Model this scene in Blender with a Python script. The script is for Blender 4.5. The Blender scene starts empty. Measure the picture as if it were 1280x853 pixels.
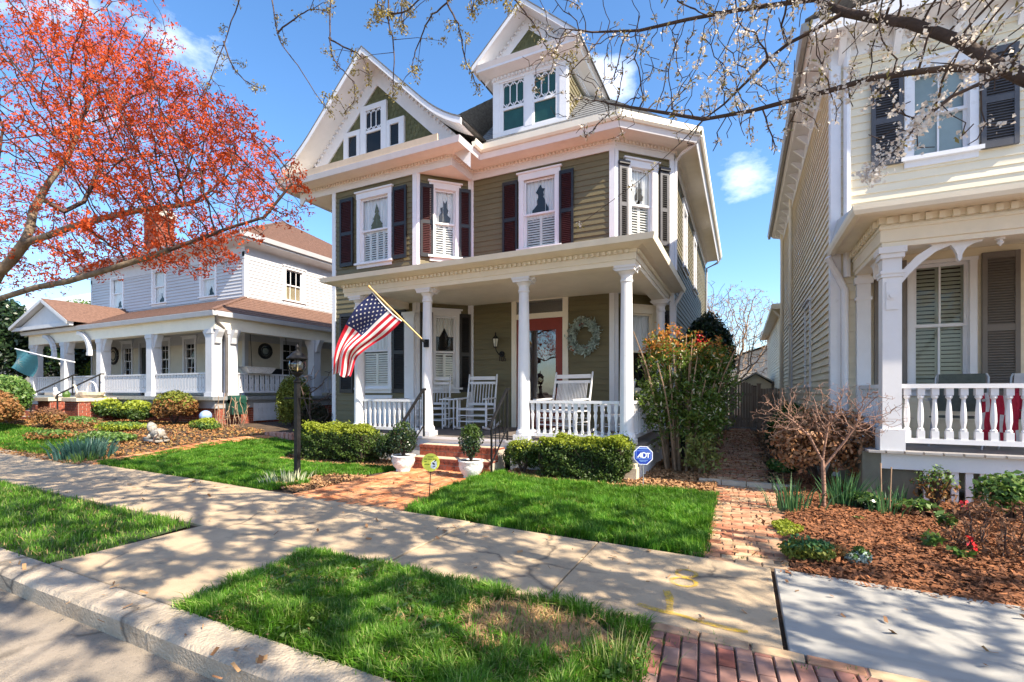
import bpy, math, random
import numpy as np
from mathutils import Vector, Matrix
R = math.radians
random.seed(7)
rng = np.random.default_rng(11)
SC = bpy.context.scene
COL = SC.collection

# ------------------------------------------------------------------ materials
MATS = {}
def nodes_of(m):
    m.use_nodes = True
    return m.node_tree.nodes, m.node_tree.links
def mat(name, col, rough=.6, var=.12, scale=4., bump=0., bscale=60., spec=.35, metal=0., col2=None, stretch=None, dirt=None, trans=0.):
    m = bpy.data.materials.new(name); n, l = nodes_of(m); b = n['Principled BSDF']
    b.inputs['Roughness'].default_value = rough
    b.inputs['Specular IOR Level'].default_value = spec
    b.inputs['Metallic'].default_value = metal
    tc = n.new('ShaderNodeTexCoord'); src = tc.outputs['Object']
    if stretch:
        mp = n.new('ShaderNodeMapping'); mp.inputs['Scale'].default_value = stretch
        l.new(src, mp.inputs['Vector']); src = mp.outputs['Vector']
    nz = n.new('ShaderNodeTexNoise'); nz.inputs['Scale'].default_value = scale; nz.inputs['Detail'].default_value = 8; nz.inputs['Roughness'].default_value = .65
    l.new(src, nz.inputs['Vector'])
    rp = n.new('ShaderNodeValToRGB'); e = rp.color_ramp.elements
    c2 = col2 or tuple(min(1, x*(1+var)) for x in col)
    c1 = tuple(x*(1-var) for x in col) if not col2 else col
    e[0].position = .32; e[0].color = (*c1, 1); e[1].position = .68; e[1].color = (*c2, 1)
    l.new(nz.outputs['Fac'], rp.inputs['Fac'])
    out = rp.outputs['Color']
    if dirt:
        n2 = n.new('ShaderNodeTexNoise'); n2.inputs['Scale'].default_value = dirt[1]; n2.inputs['Detail'].default_value = 10; n2.inputs['Roughness'].default_value = .75
        l.new(src, n2.inputs['Vector'])
        r2 = n.new('ShaderNodeValToRGB'); r2.color_ramp.elements[0].position = dirt[2]; r2.color_ramp.elements[1].position = dirt[2]+.15
        l.new(n2.outputs['Fac'], r2.inputs['Fac'])
        mx = n.new('ShaderNodeMix'); mx.data_type = 'RGBA'; mx.inputs[7].default_value = (*dirt[0], 1)
        ml = n.new('ShaderNodeMath'); ml.operation = 'MULTIPLY'; ml.inputs[1].default_value = dirt[3]
        l.new(r2.outputs['Color'], ml.inputs[0]); l.new(ml.outputs[0], mx.inputs[0]); l.new(out, mx.inputs[6]); out = mx.outputs[2]
    l.new(out, b.inputs['Base Color'])
    if bump:
        nb = n.new('ShaderNodeTexNoise'); nb.inputs['Scale'].default_value = bscale; nb.inputs['Detail'].default_value = 6
        l.new(src, nb.inputs['Vector'])
        bp = n.new('ShaderNodeBump'); bp.inputs['Strength'].default_value = bump; bp.inputs['Distance'].default_value = .02
        l.new(nb.outputs['Fac'], bp.inputs['Height']); l.new(bp.outputs['Normal'], b.inputs['Normal'])
    MATS[name] = m
    return m
def imat(name, cols, rough=.6, spec=.3, trans=0., noise=0.):
    """every loose piece of the mesh takes one of the colours (leaves, bricks, chips, blades)"""
    m = bpy.data.materials.new(name); n, l = nodes_of(m); b = n['Principled BSDF']
    b.inputs['Roughness'].default_value = rough; b.inputs['Specular IOR Level'].default_value = spec
    g = n.new('ShaderNodeNewGeometry'); rp = n.new('ShaderNodeValToRGB'); cr = rp.color_ramp
    k = len(cols); rp.color_ramp.interpolation = 'CONSTANT' if trans else 'LINEAR'; kd = k if trans else k-1
    for i, c in enumerate(cols):
        e = cr.elements[i] if i < 2 else cr.elements.new(0)
        e.position = i/kd
    el = sorted(cr.elements, key=lambda e: e.position)
    for e, c in zip(el, cols): e.color = (*c, 1)
    l.new(g.outputs['Random Per Island'], rp.inputs['Fac'])
    out = rp.outputs['Color']
    if noise:
        tc = n.new('ShaderNodeTexCoord'); nz = n.new('ShaderNodeTexNoise'); nz.inputs['Scale'].default_value = noise; nz.inputs['Detail'].default_value = 8
        l.new(tc.outputs['Object'], nz.inputs['Vector'])
        r2 = n.new('ShaderNodeMapRange'); r2.inputs['From Min'].default_value = .3; r2.inputs['From Max'].default_value = .7; r2.inputs['To Min'].default_value = .6; r2.inputs['To Max'].default_value = 1.3
        l.new(nz.outputs['Fac'], r2.inputs['Value'])
        mx = n.new('ShaderNodeMix'); mx.data_type = 'RGBA'; mx.blend_type = 'MULTIPLY'; mx.inputs[0].default_value = 1
        l.new(out, mx.inputs[6]); l.new(r2.outputs[0], mx.inputs[7]); out = mx.outputs[2]
    l.new(out, b.inputs['Base Color'])
    if trans:
        tr = n.new('ShaderNodeBsdfTranslucent'); l.new(out, tr.inputs['Color'])
        ms = n.new('ShaderNodeMixShader'); ms.inputs[0].default_value = trans
        l.new(b.outputs[0], ms.inputs[1]); l.new(tr.outputs[0], ms.inputs[2]); l.new(ms.outputs[0], n['Material Output'].inputs['Surface'])
    MATS[name] = m
    return m
def glass(name, tint=(.9, .95, .95), refl=1.0, base=.04):
    m = bpy.data.materials.new(name); n, l = nodes_of(m); n.remove(n['Principled BSDF'])
    t = n.new('ShaderNodeBsdfTransparent'); t.inputs[0].default_value = (*tint, 1)
    g = n.new('ShaderNodeBsdfGlossy'); g.inputs['Roughness'].default_value = .015; g.inputs[0].default_value = (1, 1, 1, 1)
    tc = n.new('ShaderNodeTexCoord'); nz = n.new('ShaderNodeTexNoise'); nz.inputs['Scale'].default_value = 2.2
    bp = n.new('ShaderNodeBump'); bp.inputs['Strength'].default_value = .12; bp.inputs['Distance'].default_value = .02
    l.new(tc.outputs['Object'], nz.inputs['Vector']); l.new(nz.outputs['Fac'], bp.inputs['Height']); l.new(bp.outputs[0], g.inputs['Normal'])
    f = n.new('ShaderNodeFresnel'); f.inputs[0].default_value = 1.5
    ma = n.new('ShaderNodeMath'); ma.operation = 'MULTIPLY_ADD'; ma.inputs[1].default_value = refl; ma.inputs[2].default_value = base
    l.new(f.outputs[0], ma.inputs[0])
    ms = n.new('ShaderNodeMixShader'); l.new(ma.outputs[0], ms.inputs[0]); l.new(t.outputs[0], ms.inputs[1]); l.new(g.outputs[0], ms.inputs[2])
    l.new(ms.outputs[0], n['Material Output'].inputs['Surface'])
    MATS[name] = m
    return m

M_white = mat('white_paint', (.74, .73, .745), .45, .05, 3, .05, 90, dirt=((.42, .39, .34), 6, .58, .38))
M_trim2 = mat('lavender_white_paint', (.53, .53, .555), .5, .07, 3, .05, 90, dirt=((.42, .40, .38), 6, .58, .4))
M_cream = mat('cream_paint', (.80, .73, .60), .5, .05, 3, .04, 60, dirt=((.5, .45, .36), 5, .66, .3))
M_cream_pink = mat('cream_paint_pink_bounce', (.80, .73, .64), .5, .05, 3, .04, 60)  # soffit and cornice cream, a little pinkish bounce light mixed into the colour
M_tan = mat('tan_gutter_paint', (.60, .46, .33), .5, .10, 3)
M_olive = mat('olive_siding_paint', (.150, .126, .064), .55, .14, 2.2, .12, 70, stretch=(.4, .4, 3), dirt=((.15, .13, .075), 3, .62, .5))
M_olive_d = mat('olive_shingle_paint', (.125, .125, .055), .7, .25, 9, .2, 60)
M_lav = mat('white_siding_paint', (.50, .50, .52), .5, .05, 2, .08, 70, stretch=(.4, .4, 3), dirt=((.42, .42, .42), 4, .64, .15))
M_yel = mat('cream_siding_paint', (.78, .685, .51), .5, .07, 2, .1, 70, stretch=(.4, .4, 3), dirt=((.55, .48, .34), 4, .62, .45))
M_black = mat('black_paint', (.018, .016, .017), .42, .3, 5, spec=.4)
M_black_red = mat('black_paint_red_bounce', (.055, .014, .014), .5, .3, 4, spec=.35)  # black louvre paint with the porch roof's red reflection put into its colour
M_grey = mat('charcoal_shutter_paint', (.075, .075, .085), .5, .15, 4)
M_taupe = mat('taupe_shutter_paint', (.17, .145, .125), .5, .10, 4)
M_red = mat('red_door_paint', (.24, .036, .022), .4, .12, 3)
M_iron = mat('black_iron', (.012, .012, .013), .5, .4, 12, .15, 80, spec=.2)
M_dark = mat('dark_interior', (.02, .018, .016), .9, .3, 2)
M_slate = mat('grey_roof_shingle', (.16, .16, .16), .85, .35, 9, .5, 35, stretch=(1, 1, 3), dirt=((.07, .07, .075), 6, .55, .6))
M_brownroof = mat('brown_roof_shingle', (.155, .085, .06), .9, .35, 12, .6, 30, dirt=((.1, .05, .035), 14, .55, .6))
M_greenroof = mat('green_metal_roof', (.33, .42, .38), .45, .08, 2)
M_glass = glass('window_glass', (.95, .97, .97), .55, .0)
M_glassd = glass('door_glass', (.5, .5, .5), 1.4, .12)
M_lamp = glass('lantern_glass', (.85, .82, .75), 1.0, .06)
M_curtain = mat('lace_curtain', (.80, .79, .78), .9, .10, 30, stretch=(1, 1, .08))
M_blind = mat('white_blind', (.78, .76, .72), .6, .05, 6)
M_blindg = mat('sage_blind', (.43, .44, .36), .6, .08, 6)
M_shade = mat('roller_shade', (.36, .43, .43), .7, .12, 2)
M_teal = mat('green_shade', (.025, .10, .08), .5, .2, 3)
M_tin = mat('grey_porch_floor', (.16, .135, .12), .6, .2, 5)
M_metal = mat('grey_metal', (.42, .43, .45), .4, .15, 8, metal=.6)
M_gold = mat('varnished_pole', (.50, .30, .07), .35, .15, 10)
M_brick = imat('red_brick', [(.30, .08, .045), (.40, .12, .065), (.46, .16, .085), (.36, .11, .07), (.22, .07, .05)], .85, .2, noise=14)
M_paver = imat('clay_paver', [(.36, .13, .07), (.48, .20, .11), (.52, .28, .17), (.42, .16, .09), (.54, .40, .26), (.28, .12, .08), (.50, .36, .22)], .9, .2, noise=9)
M_walk = imat('orange_walk_brick', [(.46, .16, .065), (.54, .23, .10), (.50, .19, .08), (.40, .13, .055), (.56, .29, .15)], .9, .2, noise=5)
M_mortar = mat('mortar', (.42, .36, .30), .9, .2, 20, .3, 90)
M_soilj = mat('sandy_joint', (.19, .145, .095), .95, .3, 20, .3, 90)
M_stone = mat('pale_stone', (.55, .46, .35), .8, .15, 8, .3, 50)
M_conc = mat('old_concrete', (.44, .335, .22), .9, .16, 1.4, .35, 120, dirt=((.20, .165, .12), 3.2, .52, .6))
M_concn = mat('new_concrete', (.35, .335, .305), .9, .10, 1.2, .3, 140, stretch=(1, 6, 1), dirt=((.27, .25, .22), 2.2, .56, .5))
M_kerb = mat('kerb_concrete', (.40, .33, .25), .92, .2, 2.2, .9, 45, dirt=((.13, .11, .09), 5, .55, .75))
M_road = mat('worn_asphalt', (.32, .265, .205), .95, .18, 1.3, .8, 130, dirt=((.12, .105, .09), 45, .52, .6))
M_soil = mat('soil', (.075, .05, .032), .98, .35, 3, .8, 30)
M_mulchbed = mat('mulch_bed', (.17, .075, .04), .98, .4, 10, .8, 30)
M_lawnsoil = mat('lawn_soil', (.045, .07, .018), .98, .4, 6, .6, 40)
M_bare = mat('bare_earth', (.40, .235, .115), .98, .3, 4, .7, 40)
M_far = mat('far_ground', (.07, .10, .035), .98, .4, .3)
M_bark = mat('grey_brown_bark', (.16, .115, .075), .9, .45, 8, .9, 26, stretch=(1, 1, .5))
M_barkd = mat('dark_cherry_bark', (.062, .043, .036), .85, .45, 7, .9, 24)
M_twig = mat('thin_twig_bark', (.07, .045, .035), .8, .3, 10)
M_twigr = mat('reddish_twig_bark', (.075, .045, .036), .8, .3, 10)
M_twigt = mat('tan_twig_bark', (.30, .20, .13), .85, .3, 10)
M_twigp = mat('pink_tan_twig_bark', (.27, .155, .11), .85, .3, 10)
M_fence = mat('weathered_fence_wood', (.33, .25, .19), .9, .25, 3, .4, 30, stretch=(8, 8, .5))
M_ceram = mat('white_ceramic', (.68, .67, .66), .6, .12, 12, 1., 22, dirt=((.20, .18, .17), 20, .54, .85))
M_dirt = mat('potting_soil', (.025, .018, .012), 1, .3, 20)
M_wicker = mat('grey_mesh_fabric', (.10, .11, .09), .8, .2, 20)
M_redc = mat('red_cushion', (.42, .02, .045), .9, .12, 6)
M_stripe = mat('pale_cushion', (.65, .62, .60), .9, .1, 6)
M_yellow = mat('yellow_sign', (.80, .78, .10), .4, .03, 3)
M_ink = mat('dark_green_ink', (.16, .22, .02), .6, .1, 10)
M_blue = mat('blue_sign', (.012, .045, .40), .35, .08, 3)
M_bluel = mat('light_blue_print', (.25, .42, .80), .4, .05, 3)
M_signw = mat('sign_white', (.82, .84, .88), .35, .03, 3)
M_fred = mat('flag_red', (.55, .012, .03), .8, .08, 3, trans=.3)
M_fwhite = mat('flag_white', (.82, .80, .80), .8, .04, 3)
M_fblue = mat('flag_blue', (.022, .03, .11), .8, .1, 3)
M_tealflag = mat('teal_flag', (.06, .21, .24), .8, .1, 3)
M_beige = mat('beige_print', (.45, .38, .30), .8, .1, 5)
M_mirror = mat('mirror_glass', (.45, .5, .55), .08, .3, 4, metal=1.)
M_rust = mat('rusty_disc', (.28, .10, .05), .7, .3, 10)
M_hose = mat('dark_green_plastic', (.012, .05, .035), .4, .2, 6)
M_globe = mat('blue_white_globe', (.10, .20, .45), .12, .1, 5, col2=(.45, .55, .66))
M_paint = None
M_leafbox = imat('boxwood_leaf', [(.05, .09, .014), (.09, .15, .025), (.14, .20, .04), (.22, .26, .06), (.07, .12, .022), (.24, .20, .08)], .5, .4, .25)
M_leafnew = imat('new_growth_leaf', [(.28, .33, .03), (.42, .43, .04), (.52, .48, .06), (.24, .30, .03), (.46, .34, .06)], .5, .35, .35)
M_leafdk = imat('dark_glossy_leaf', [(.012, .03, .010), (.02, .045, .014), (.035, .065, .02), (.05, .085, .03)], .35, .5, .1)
M_nandina = imat('nandina_leaf', [(.12, .19, .03), (.22, .30, .06), (.34, .40, .10), (.28, .36, .08), (.44, .46, .14), (.16, .24, .04), (.38, .42, .12), (.55, .50, .24), (.60, .54, .24), (.70, .58, .36), (.50, .24, .08), (.18, .24, .05), (.74, .68, .46), (.22, .30, .06)], .4, .5, .4)
M_nandtip = imat('red_orange_tip_leaf', [(.52, .24, .05), (.55, .38, .07), (.46, .42, .08), (.50, .14, .05), (.40, .36, .06)], .45, .4, .3)
M_berry = imat('red_berry', [(.5, .015, .02), (.38, .01, .015)], .3, .5)
M_maple = imat('red_maple_leaf', [(.60, .09, .018), (.72, .15, .024), (.76, .23, .04), (.50, .06, .018), (.78, .32, .09), (.66, .13, .03), (.40, .04, .02)], .55, .3, .4)
M_blossom = imat('white_blossom', [(.80, .74, .68), (.84, .82, .78), (.66, .46, .33), (.80, .70, .62), (.84, .80, .74)], .7, .2, .35)
M_bud = imat('olive_bud', [(.30, .24, .07), (.24, .13, .06), (.38, .33, .14), (.16, .09, .05)], .6, .3, .2)
M_grass = imat('lawn_blade', [(.08, .22, .013), (.13, .33, .022), (.18, .41, .035), (.11, .29, .018), (.27, .46, .06), (.20, .40, .04)], .5, .35, .45, noise=2.2)
M_grassd = imat('mixed_blade', [(.10, .24, .016), (.15, .33, .026), (.20, .40, .04), (.27, .44, .07), (.12, .28, .02), (.34, .44, .12), (.22, .42, .05)], .5, .35, .45, noise=2.6)
M_straw = imat('dry_blade', [(.40, .28, .13), (.30, .2, .10), (.46, .34, .18)], .8, .2, .2)
M_chip = imat('bark_chip', [(.30, .12, .05), (.54, .24, .09), (.66, .33, .13), (.72, .45, .22), (.58, .26, .10), (.78, .58, .38), (.40, .17, .065), (.17, .075, .04)], .85, .2)
M_litter = imat('leaf_litter', [(.42, .25, .12), (.54, .35, .18), (.34, .18, .085), (.60, .43, .26), (.24, .12, .06)], .85, .2)
M_daff = imat('daffodil_blade', [(.05, .14, .05), (.08, .19, .07), (.12, .24, .09), (.16, .25, .09)], .4, .4, .25)
M_bluegreen = imat('blue_green_blade', [(.05, .13, .10), (.09, .18, .15), (.04, .10, .08)], .4, .4, .2)
M_dryleaf = imat('dry_brown_leaf', [(.16, .08, .045), (.26, .14, .08), (.34, .22, .13), (.20, .10, .06), (.40, .28, .18)], .8, .2, .15)
M_rhodo = imat('bronze_leaf', [(.34, .18, .09), (.46, .27, .13), (.28, .19, .07), (.54, .38, .18), (.42, .36, .11), (.32, .15, .08), (.58, .42, .24)], .5, .4, .25)
M_yelbush = imat('gold_conifer_leaf', [(.18, .20, .03), (.28, .27, .04), (.36, .32, .06), (.12, .15, .03), (.36, .22, .07)], .6, .3, .25)
M_orange = imat('russet_leaf', [(.26, .12, .04), (.32, .18, .06), (.18, .12, .04), (.22, .20, .06)], .6, .3, .2)
M_fresh = imat('fresh_green_leaf', [(.08, .16, .03), (.13, .22, .045), (.19, .28, .07), (.05, .11, .02)], .45, .4, .3)
M_silver = imat('silver_green_leaf', [(.44, .52, .46), (.16, .21, .15), (.07, .10, .06), (.56, .58, .50), (.26, .12, .06), (.22, .26, .20), (.12, .10, .05)], .6, .3, .1)
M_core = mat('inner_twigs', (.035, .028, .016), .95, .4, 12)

def cracks(m, sc=.55, w=.012, col=(.09, .075, .06)):
    n, l = m.node_tree.nodes, m.node_tree.links; b = n['Principled BSDF']; src = b.inputs['Base Color'].links[0].from_socket
    tc = n.new('ShaderNodeTexCoord'); nz = n.new('ShaderNodeTexNoise'); nz.inputs['Scale'].default_value = 3; nz.inputs['Detail'].default_value = 6
    l.new(tc.outputs['Object'], nz.inputs['Vector']); mv = n.new('ShaderNodeMix'); mv.data_type = 'RGBA'; mv.inputs[0].default_value = .25
    l.new(tc.outputs['Object'], mv.inputs[6]); l.new(nz.outputs['Color'], mv.inputs[7])
    v = n.new('ShaderNodeTexVoronoi'); v.feature = 'DISTANCE_TO_EDGE'; v.inputs['Scale'].default_value = sc; l.new(mv.outputs[2], v.inputs['Vector'])
    r = n.new('ShaderNodeMapRange'); r.inputs['From Min'].default_value = 0; r.inputs['From Max'].default_value = w; r.inputs['To Min'].default_value = .8; r.inputs['To Max'].default_value = 0; l.new(v.outputs['Distance'], r.inputs['Value'])
    n2 = n.new('ShaderNodeTexNoise'); n2.inputs['Scale'].default_value = .9; l.new(tc.outputs['Object'], n2.inputs['Vector'])
    g = n.new('ShaderNodeMapRange'); g.inputs['From Min'].default_value = .48; g.inputs['From Max'].default_value = .56; l.new(n2.outputs['Fac'], g.inputs['Value'])
    k = n.new('ShaderNodeMath'); k.operation = 'MULTIPLY'; l.new(r.outputs[0], k.inputs[0]); l.new(g.outputs[0], k.inputs[1])
    mx = n.new('ShaderNodeMix'); mx.data_type = 'RGBA'; mx.inputs[7].default_value = (*col, 1); l.new(k.outputs[0], mx.inputs[0]); l.new(src, mx.inputs[6]); l.new(mx.outputs[2], b.inputs['Base Color'])
cracks(M_conc); cracks(M_kerb, .8, .02); cracks(M_road, .45, .012)

# ------------------------------------------------------------------ objects
def link(o, parent=None):
    COL.objects.link(o)
    if parent is not None: o.parent = parent
    return o
def tag(o, label, cat, group=None, kind=None):
    if label: o['label'] = label
    if cat: o['category'] = cat
    if group: o['group'] = group
    if kind: o['kind'] = kind
    return o
def thing(name, label, cat, loc=(0, 0, 0), group=None, rz=0.):
    o = bpy.data.objects.new(name, None); o.empty_display_size = .2
    o.location = loc; o.rotation_euler = (0, 0, rz)
    link(o); return tag(o, label, cat, group)
def base(parent):
    v = Vector((0, 0, 0))
    while parent is not None:
        v += parent.location; parent = parent.parent
    return v
def frame(ox, oy, ang, oz=0.):
    c, s = math.cos(R(ang)), math.sin(R(ang))
    return lambda p: (ox + p[0]*c - p[1]*s, oy + p[0]*s + p[1]*c, oz + p[2])
class MB:
    def __init__(s, T=None):
        s.v = []; s.f = []; s.m = []; s.T = T; s.k = 0
    def add(s, p):
        s.v.append(s.T(p) if s.T else tuple(p)); return len(s.v)-1
    def face(s, *pts):
        s.f.append([s.add(p) for p in pts]); s.m.append(s.k); return s
    def box(s, x0, x1, y0, y1, z0, z1):
        i = [s.add((x, y, z)) for z in (z0, z1) for y in (y0, y1) for x in (x0, x1)]
        for q in ((0, 2, 3, 1), (4, 5, 7, 6), (0, 1, 5, 4), (2, 6, 7, 3), (0, 4, 6, 2), (1, 3, 7, 5)):
            s.f.append([i[a] for a in q]); s.m.append(s.k)
        return s
    def bar(s, a, b, w, d, up=(0, 0, 1)):
        a, b = Vector(a), Vector(b); t = (b-a).normalized(); u = Vector(up)
        sx = t.cross(u)
        if sx.length < 1e-4: sx = t.cross(Vector((0, 1, 0)))
        sx.normalize(); sz = sx.cross(t)
        i = [s.add(p + sx*w/2*q + sz*d/2*r) for p in (a, b) for q, r in ((-1, -1), (1, -1), (1, 1), (-1, 1))]
        for q in ((3, 2, 1, 0), (4, 5, 6, 7), (0, 1, 5, 4), (1, 2, 6, 5), (2, 3, 7, 6), (3, 0, 4, 7)):
            s.f.append([i[x] for x in q]); s.m.append(s.k)
        return s
    def tube(s, pts, r, n=8, cap=True):
        pts = [Vector(p) for p in pts]; m = len(pts)
        rr = r if isinstance(r, (list, tuple)) else [r]*m
        ref = Vector((.3, .2, .93)).normalized(); rings = []
        for i, p in enumerate(pts):
            t = (pts[min(i+1, m-1)]-pts[max(i-1, 0)]).normalized()
            u = t.cross(ref)
            if u.length < .15: u = t.cross(Vector((1, 0, 0)))
            u.normalize(); w = t.cross(u)
            rings.append([s.add(p + (u*math.cos(6.28318*j/n) + w*math.sin(6.28318*j/n))*rr[i]) for j in range(n)])
        for a, b in zip(rings, rings[1:]):
            for j in range(n):
                s.f.append([a[j], a[(j+1) % n], b[(j+1) % n], b[j]]); s.m.append(s.k)
        if cap:
            s.f.append(list(reversed(rings[0]))); s.m.append(s.k); s.f.append(rings[-1]); s.m.append(s.k)
        return s
    def lathe(s, prof, cx, cy, n=14, z0=0.):
        rings = [[s.add((cx+r*math.cos(6.28318*j/n), cy+r*math.sin(6.28318*j/n), z0+z)) for j in range(n)] for r, z in prof]
        for a, b in zip(rings, rings[1:]):
            for j in range(n):
                s.f.append([a[j], a[(j+1) % n], b[(j+1) % n], b[j]]); s.m.append(s.k)
        s.f.append(list(reversed(rings[0]))); s.m.append(s.k); s.f.append(rings[-1]); s.m.append(s.k)
        return s
    def prism(s, pts, vec):
        a = [s.add(p) for p in pts]; b = [s.add((p[0]+vec[0], p[1]+vec[1], p[2]+vec[2])) for p in pts]
        n = len(pts); s.f.append(list(a)); s.m.append(s.k); s.f.append(b[::-1]); s.m.append(s.k)
        for j in range(n):
            s.f.append([a[j], b[j], b[(j+1) % n], a[(j+1) % n]]); s.m.append(s.k)
        return s
    def build(s, name, mats, parent=None, smooth=False):
        if not isinstance(mats, (list, tuple)): mats = [mats]
        b = base(parent)
        me = bpy.data.meshes.new(name)
        me.from_pydata([(p[0]-b.x, p[1]-b.y, p[2]-b.z) for p in s.v], [], s.f)
        for m in mats: me.materials.append(m)
        if s.k or len(mats) > 1: me.polygons.foreach_set('material_index', s.m)
        if smooth: me.polygons.foreach_set('use_smooth', [True]*len(me.polygons))
        me.update()
        return link(bpy.data.objects.new(name, me), parent)
def fast(name, V, nper, m, parent=None, idx=None, smooth=False):
    """V (N,k,3): N loose polygons/strips of k verts; idx: list of faces (lists of local indices), default one k-gon"""
    b = base(parent); N, k = V.shape[0], V.shape[1]
    me = bpy.data.meshes.new(name)
    me.vertices.add(N*k); me.vertices.foreach_set('co', (V.reshape(-1, 3)-np.array(b)).astype(np.float32).ravel())
    idx = idx or [list(range(k))]
    off = (np.arange(N)*k)
    loops = []; tot = sum(len(f) for f in idx)
    flat = np.concatenate([np.array(f) for f in idx])
    L = (off[:, None]+flat[None, :]).ravel().astype(np.int32)
    sizes = np.array([len(f) for f in idx]); st = np.concatenate([[0], np.cumsum(sizes)[:-1]])
    starts = (np.arange(N)[:, None]*tot+st[None, :]).ravel().astype(np.int32)
    me.loops.add(len(L)); me.loops.foreach_set('vertex_index', L)
    me.polygons.add(len(starts)); me.polygons.foreach_set('loop_start', starts)
    ms = m if isinstance(m, (list, tuple)) else [m]
    for q in ms: me.materials.append(q)
    if smooth: me.polygons.foreach_set('use_smooth', np.ones(len(starts), bool))
    me.update(calc_edges=True); me.validate()
    return link(bpy.data.objects.new(name, me), parent)
def unit(a): return a/np.maximum(np.linalg.norm(a, axis=1, keepdims=True), 1e-9)
def leaves(name, P, size, m, parent=None, out=None, bias=.6, ratio=.5, up=.2, fold=.15, mask=None):
    """a leaf at every point of P: folded four-corner blade facing roughly along out"""
    n = len(P); d = unit(rng.normal(size=(n, 3)))
    if out is not None: nn = unit(out*bias+d*(1-bias)*1.3+np.array([0, 0, up]))
    else: nn = unit(d+np.array([0, 0, up]))
    a = unit(np.cross(nn, rng.normal(size=(n, 3)))); w = np.cross(nn, a)
    s = (size*(.6+.8*rng.random(n)))[:, None]
    V = np.stack([P-a*s*.5, P+w*s*ratio*.5+nn*s*fold, P+a*s*.5, P-w*s*ratio*.5+nn*s*fold], 1)
    o = fast(name, V, 4, m, parent)
    if mask is not None: o.data.polygons.foreach_set('material_index', np.asarray(mask).astype(np.int32))
    return o
def blades(name, P, h, w, m, parent=None, lean=.5, dirs=None, clump=0.):
    n = len(P); az = rng.random(n)*6.283
    if clump: az = np.where(rng.random(n) < clump, vnoise(P[:, 0], P[:, 1], 5.5, 77)*14+rng.normal(size=n)*.5, az)
    a = np.stack([np.cos(az), np.sin(az), np.zeros(n)], 1)
    q = np.stack([-a[:, 1], a[:, 0], a[:, 2]], 1); H = (h*(.55+.75*rng.random(n)))[:, None]; L = H*lean*(rng.random(n)[:, None])
    if dirs is not None: L = L*.4; D = dirs*H
    else: D = 0
    up = np.array([0, 0, 1.]); W = w*(.7+.6*rng.random(n))[:, None]
    V = np.stack([P-q*W*.5, P+q*W*.5, P+q*W*.42+up*H*.55+a*L*.35+D*.3, P-q*W*.42+up*H*.55+a*L*.35+D*.3, P+up*H*(1-.25*L/np.maximum(H, 1e-6))+a*L+D], 1)
    return fast(name, V, 5, m, parent, [[0, 1, 2, 3], [3, 2, 4]])
def inpoly(x, y, poly):
    c = np.zeros(len(x), bool); j = len(poly)-1
    for i in range(len(poly)):
        xi, yi = poly[i]; xj, yj = poly[j]
        t = ((yi > y) != (yj > y)) & (x < (xj-xi)*(y-yi)/((yj-yi) or 1e-9)+xi); c ^= t; j = i
    return c
def scatter(poly, n):
    p = np.array(poly); lo, hi = p.min(0), p.max(0); out = []
    k = 0
    while k < n:
        q = lo+(hi-lo)*rng.random((n, 2)); q = q[inpoly(q[:, 0], q[:, 1], poly)]; out.append(q); k += len(q)
        if len(q) == 0: break
    return np.concatenate(out)[:n]
def ss(a, b, t):
    t = np.clip((t-a)/(b-a), 0, 1); return t*t*(3-2*t)
def zt(x, y):
    return .42*ss(8, 15, -np.asarray(x, float))*ss(5, 8.5, np.asarray(y, float))
def vnoise(x, y, f, seed=0):
    """smooth value noise"""
    g = np.random.default_rng(seed).random((64, 64)); x = np.asarray(x)*f+100; y = np.asarray(y)*f+100
    xi, yi = np.floor(x).astype(int), np.floor(y).astype(int); fx, fy = x-xi, y-yi
    fx = fx*fx*(3-2*fx); fy = fy*fy*(3-2*fy); G = lambda a, b: g[a % 64, b % 64]
    return (G(xi, yi)*(1-fx)+G(xi+1, yi)*fx)*(1-fy)+(G(xi, yi+1)*(1-fx)+G(xi+1, yi+1)*fx)*fy
def cluster(P, k, r):
    """k points around every point of P"""
    return (P[:, None, :]+rng.normal(size=(len(P), k, 3))*r).reshape(-1, 3)

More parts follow.
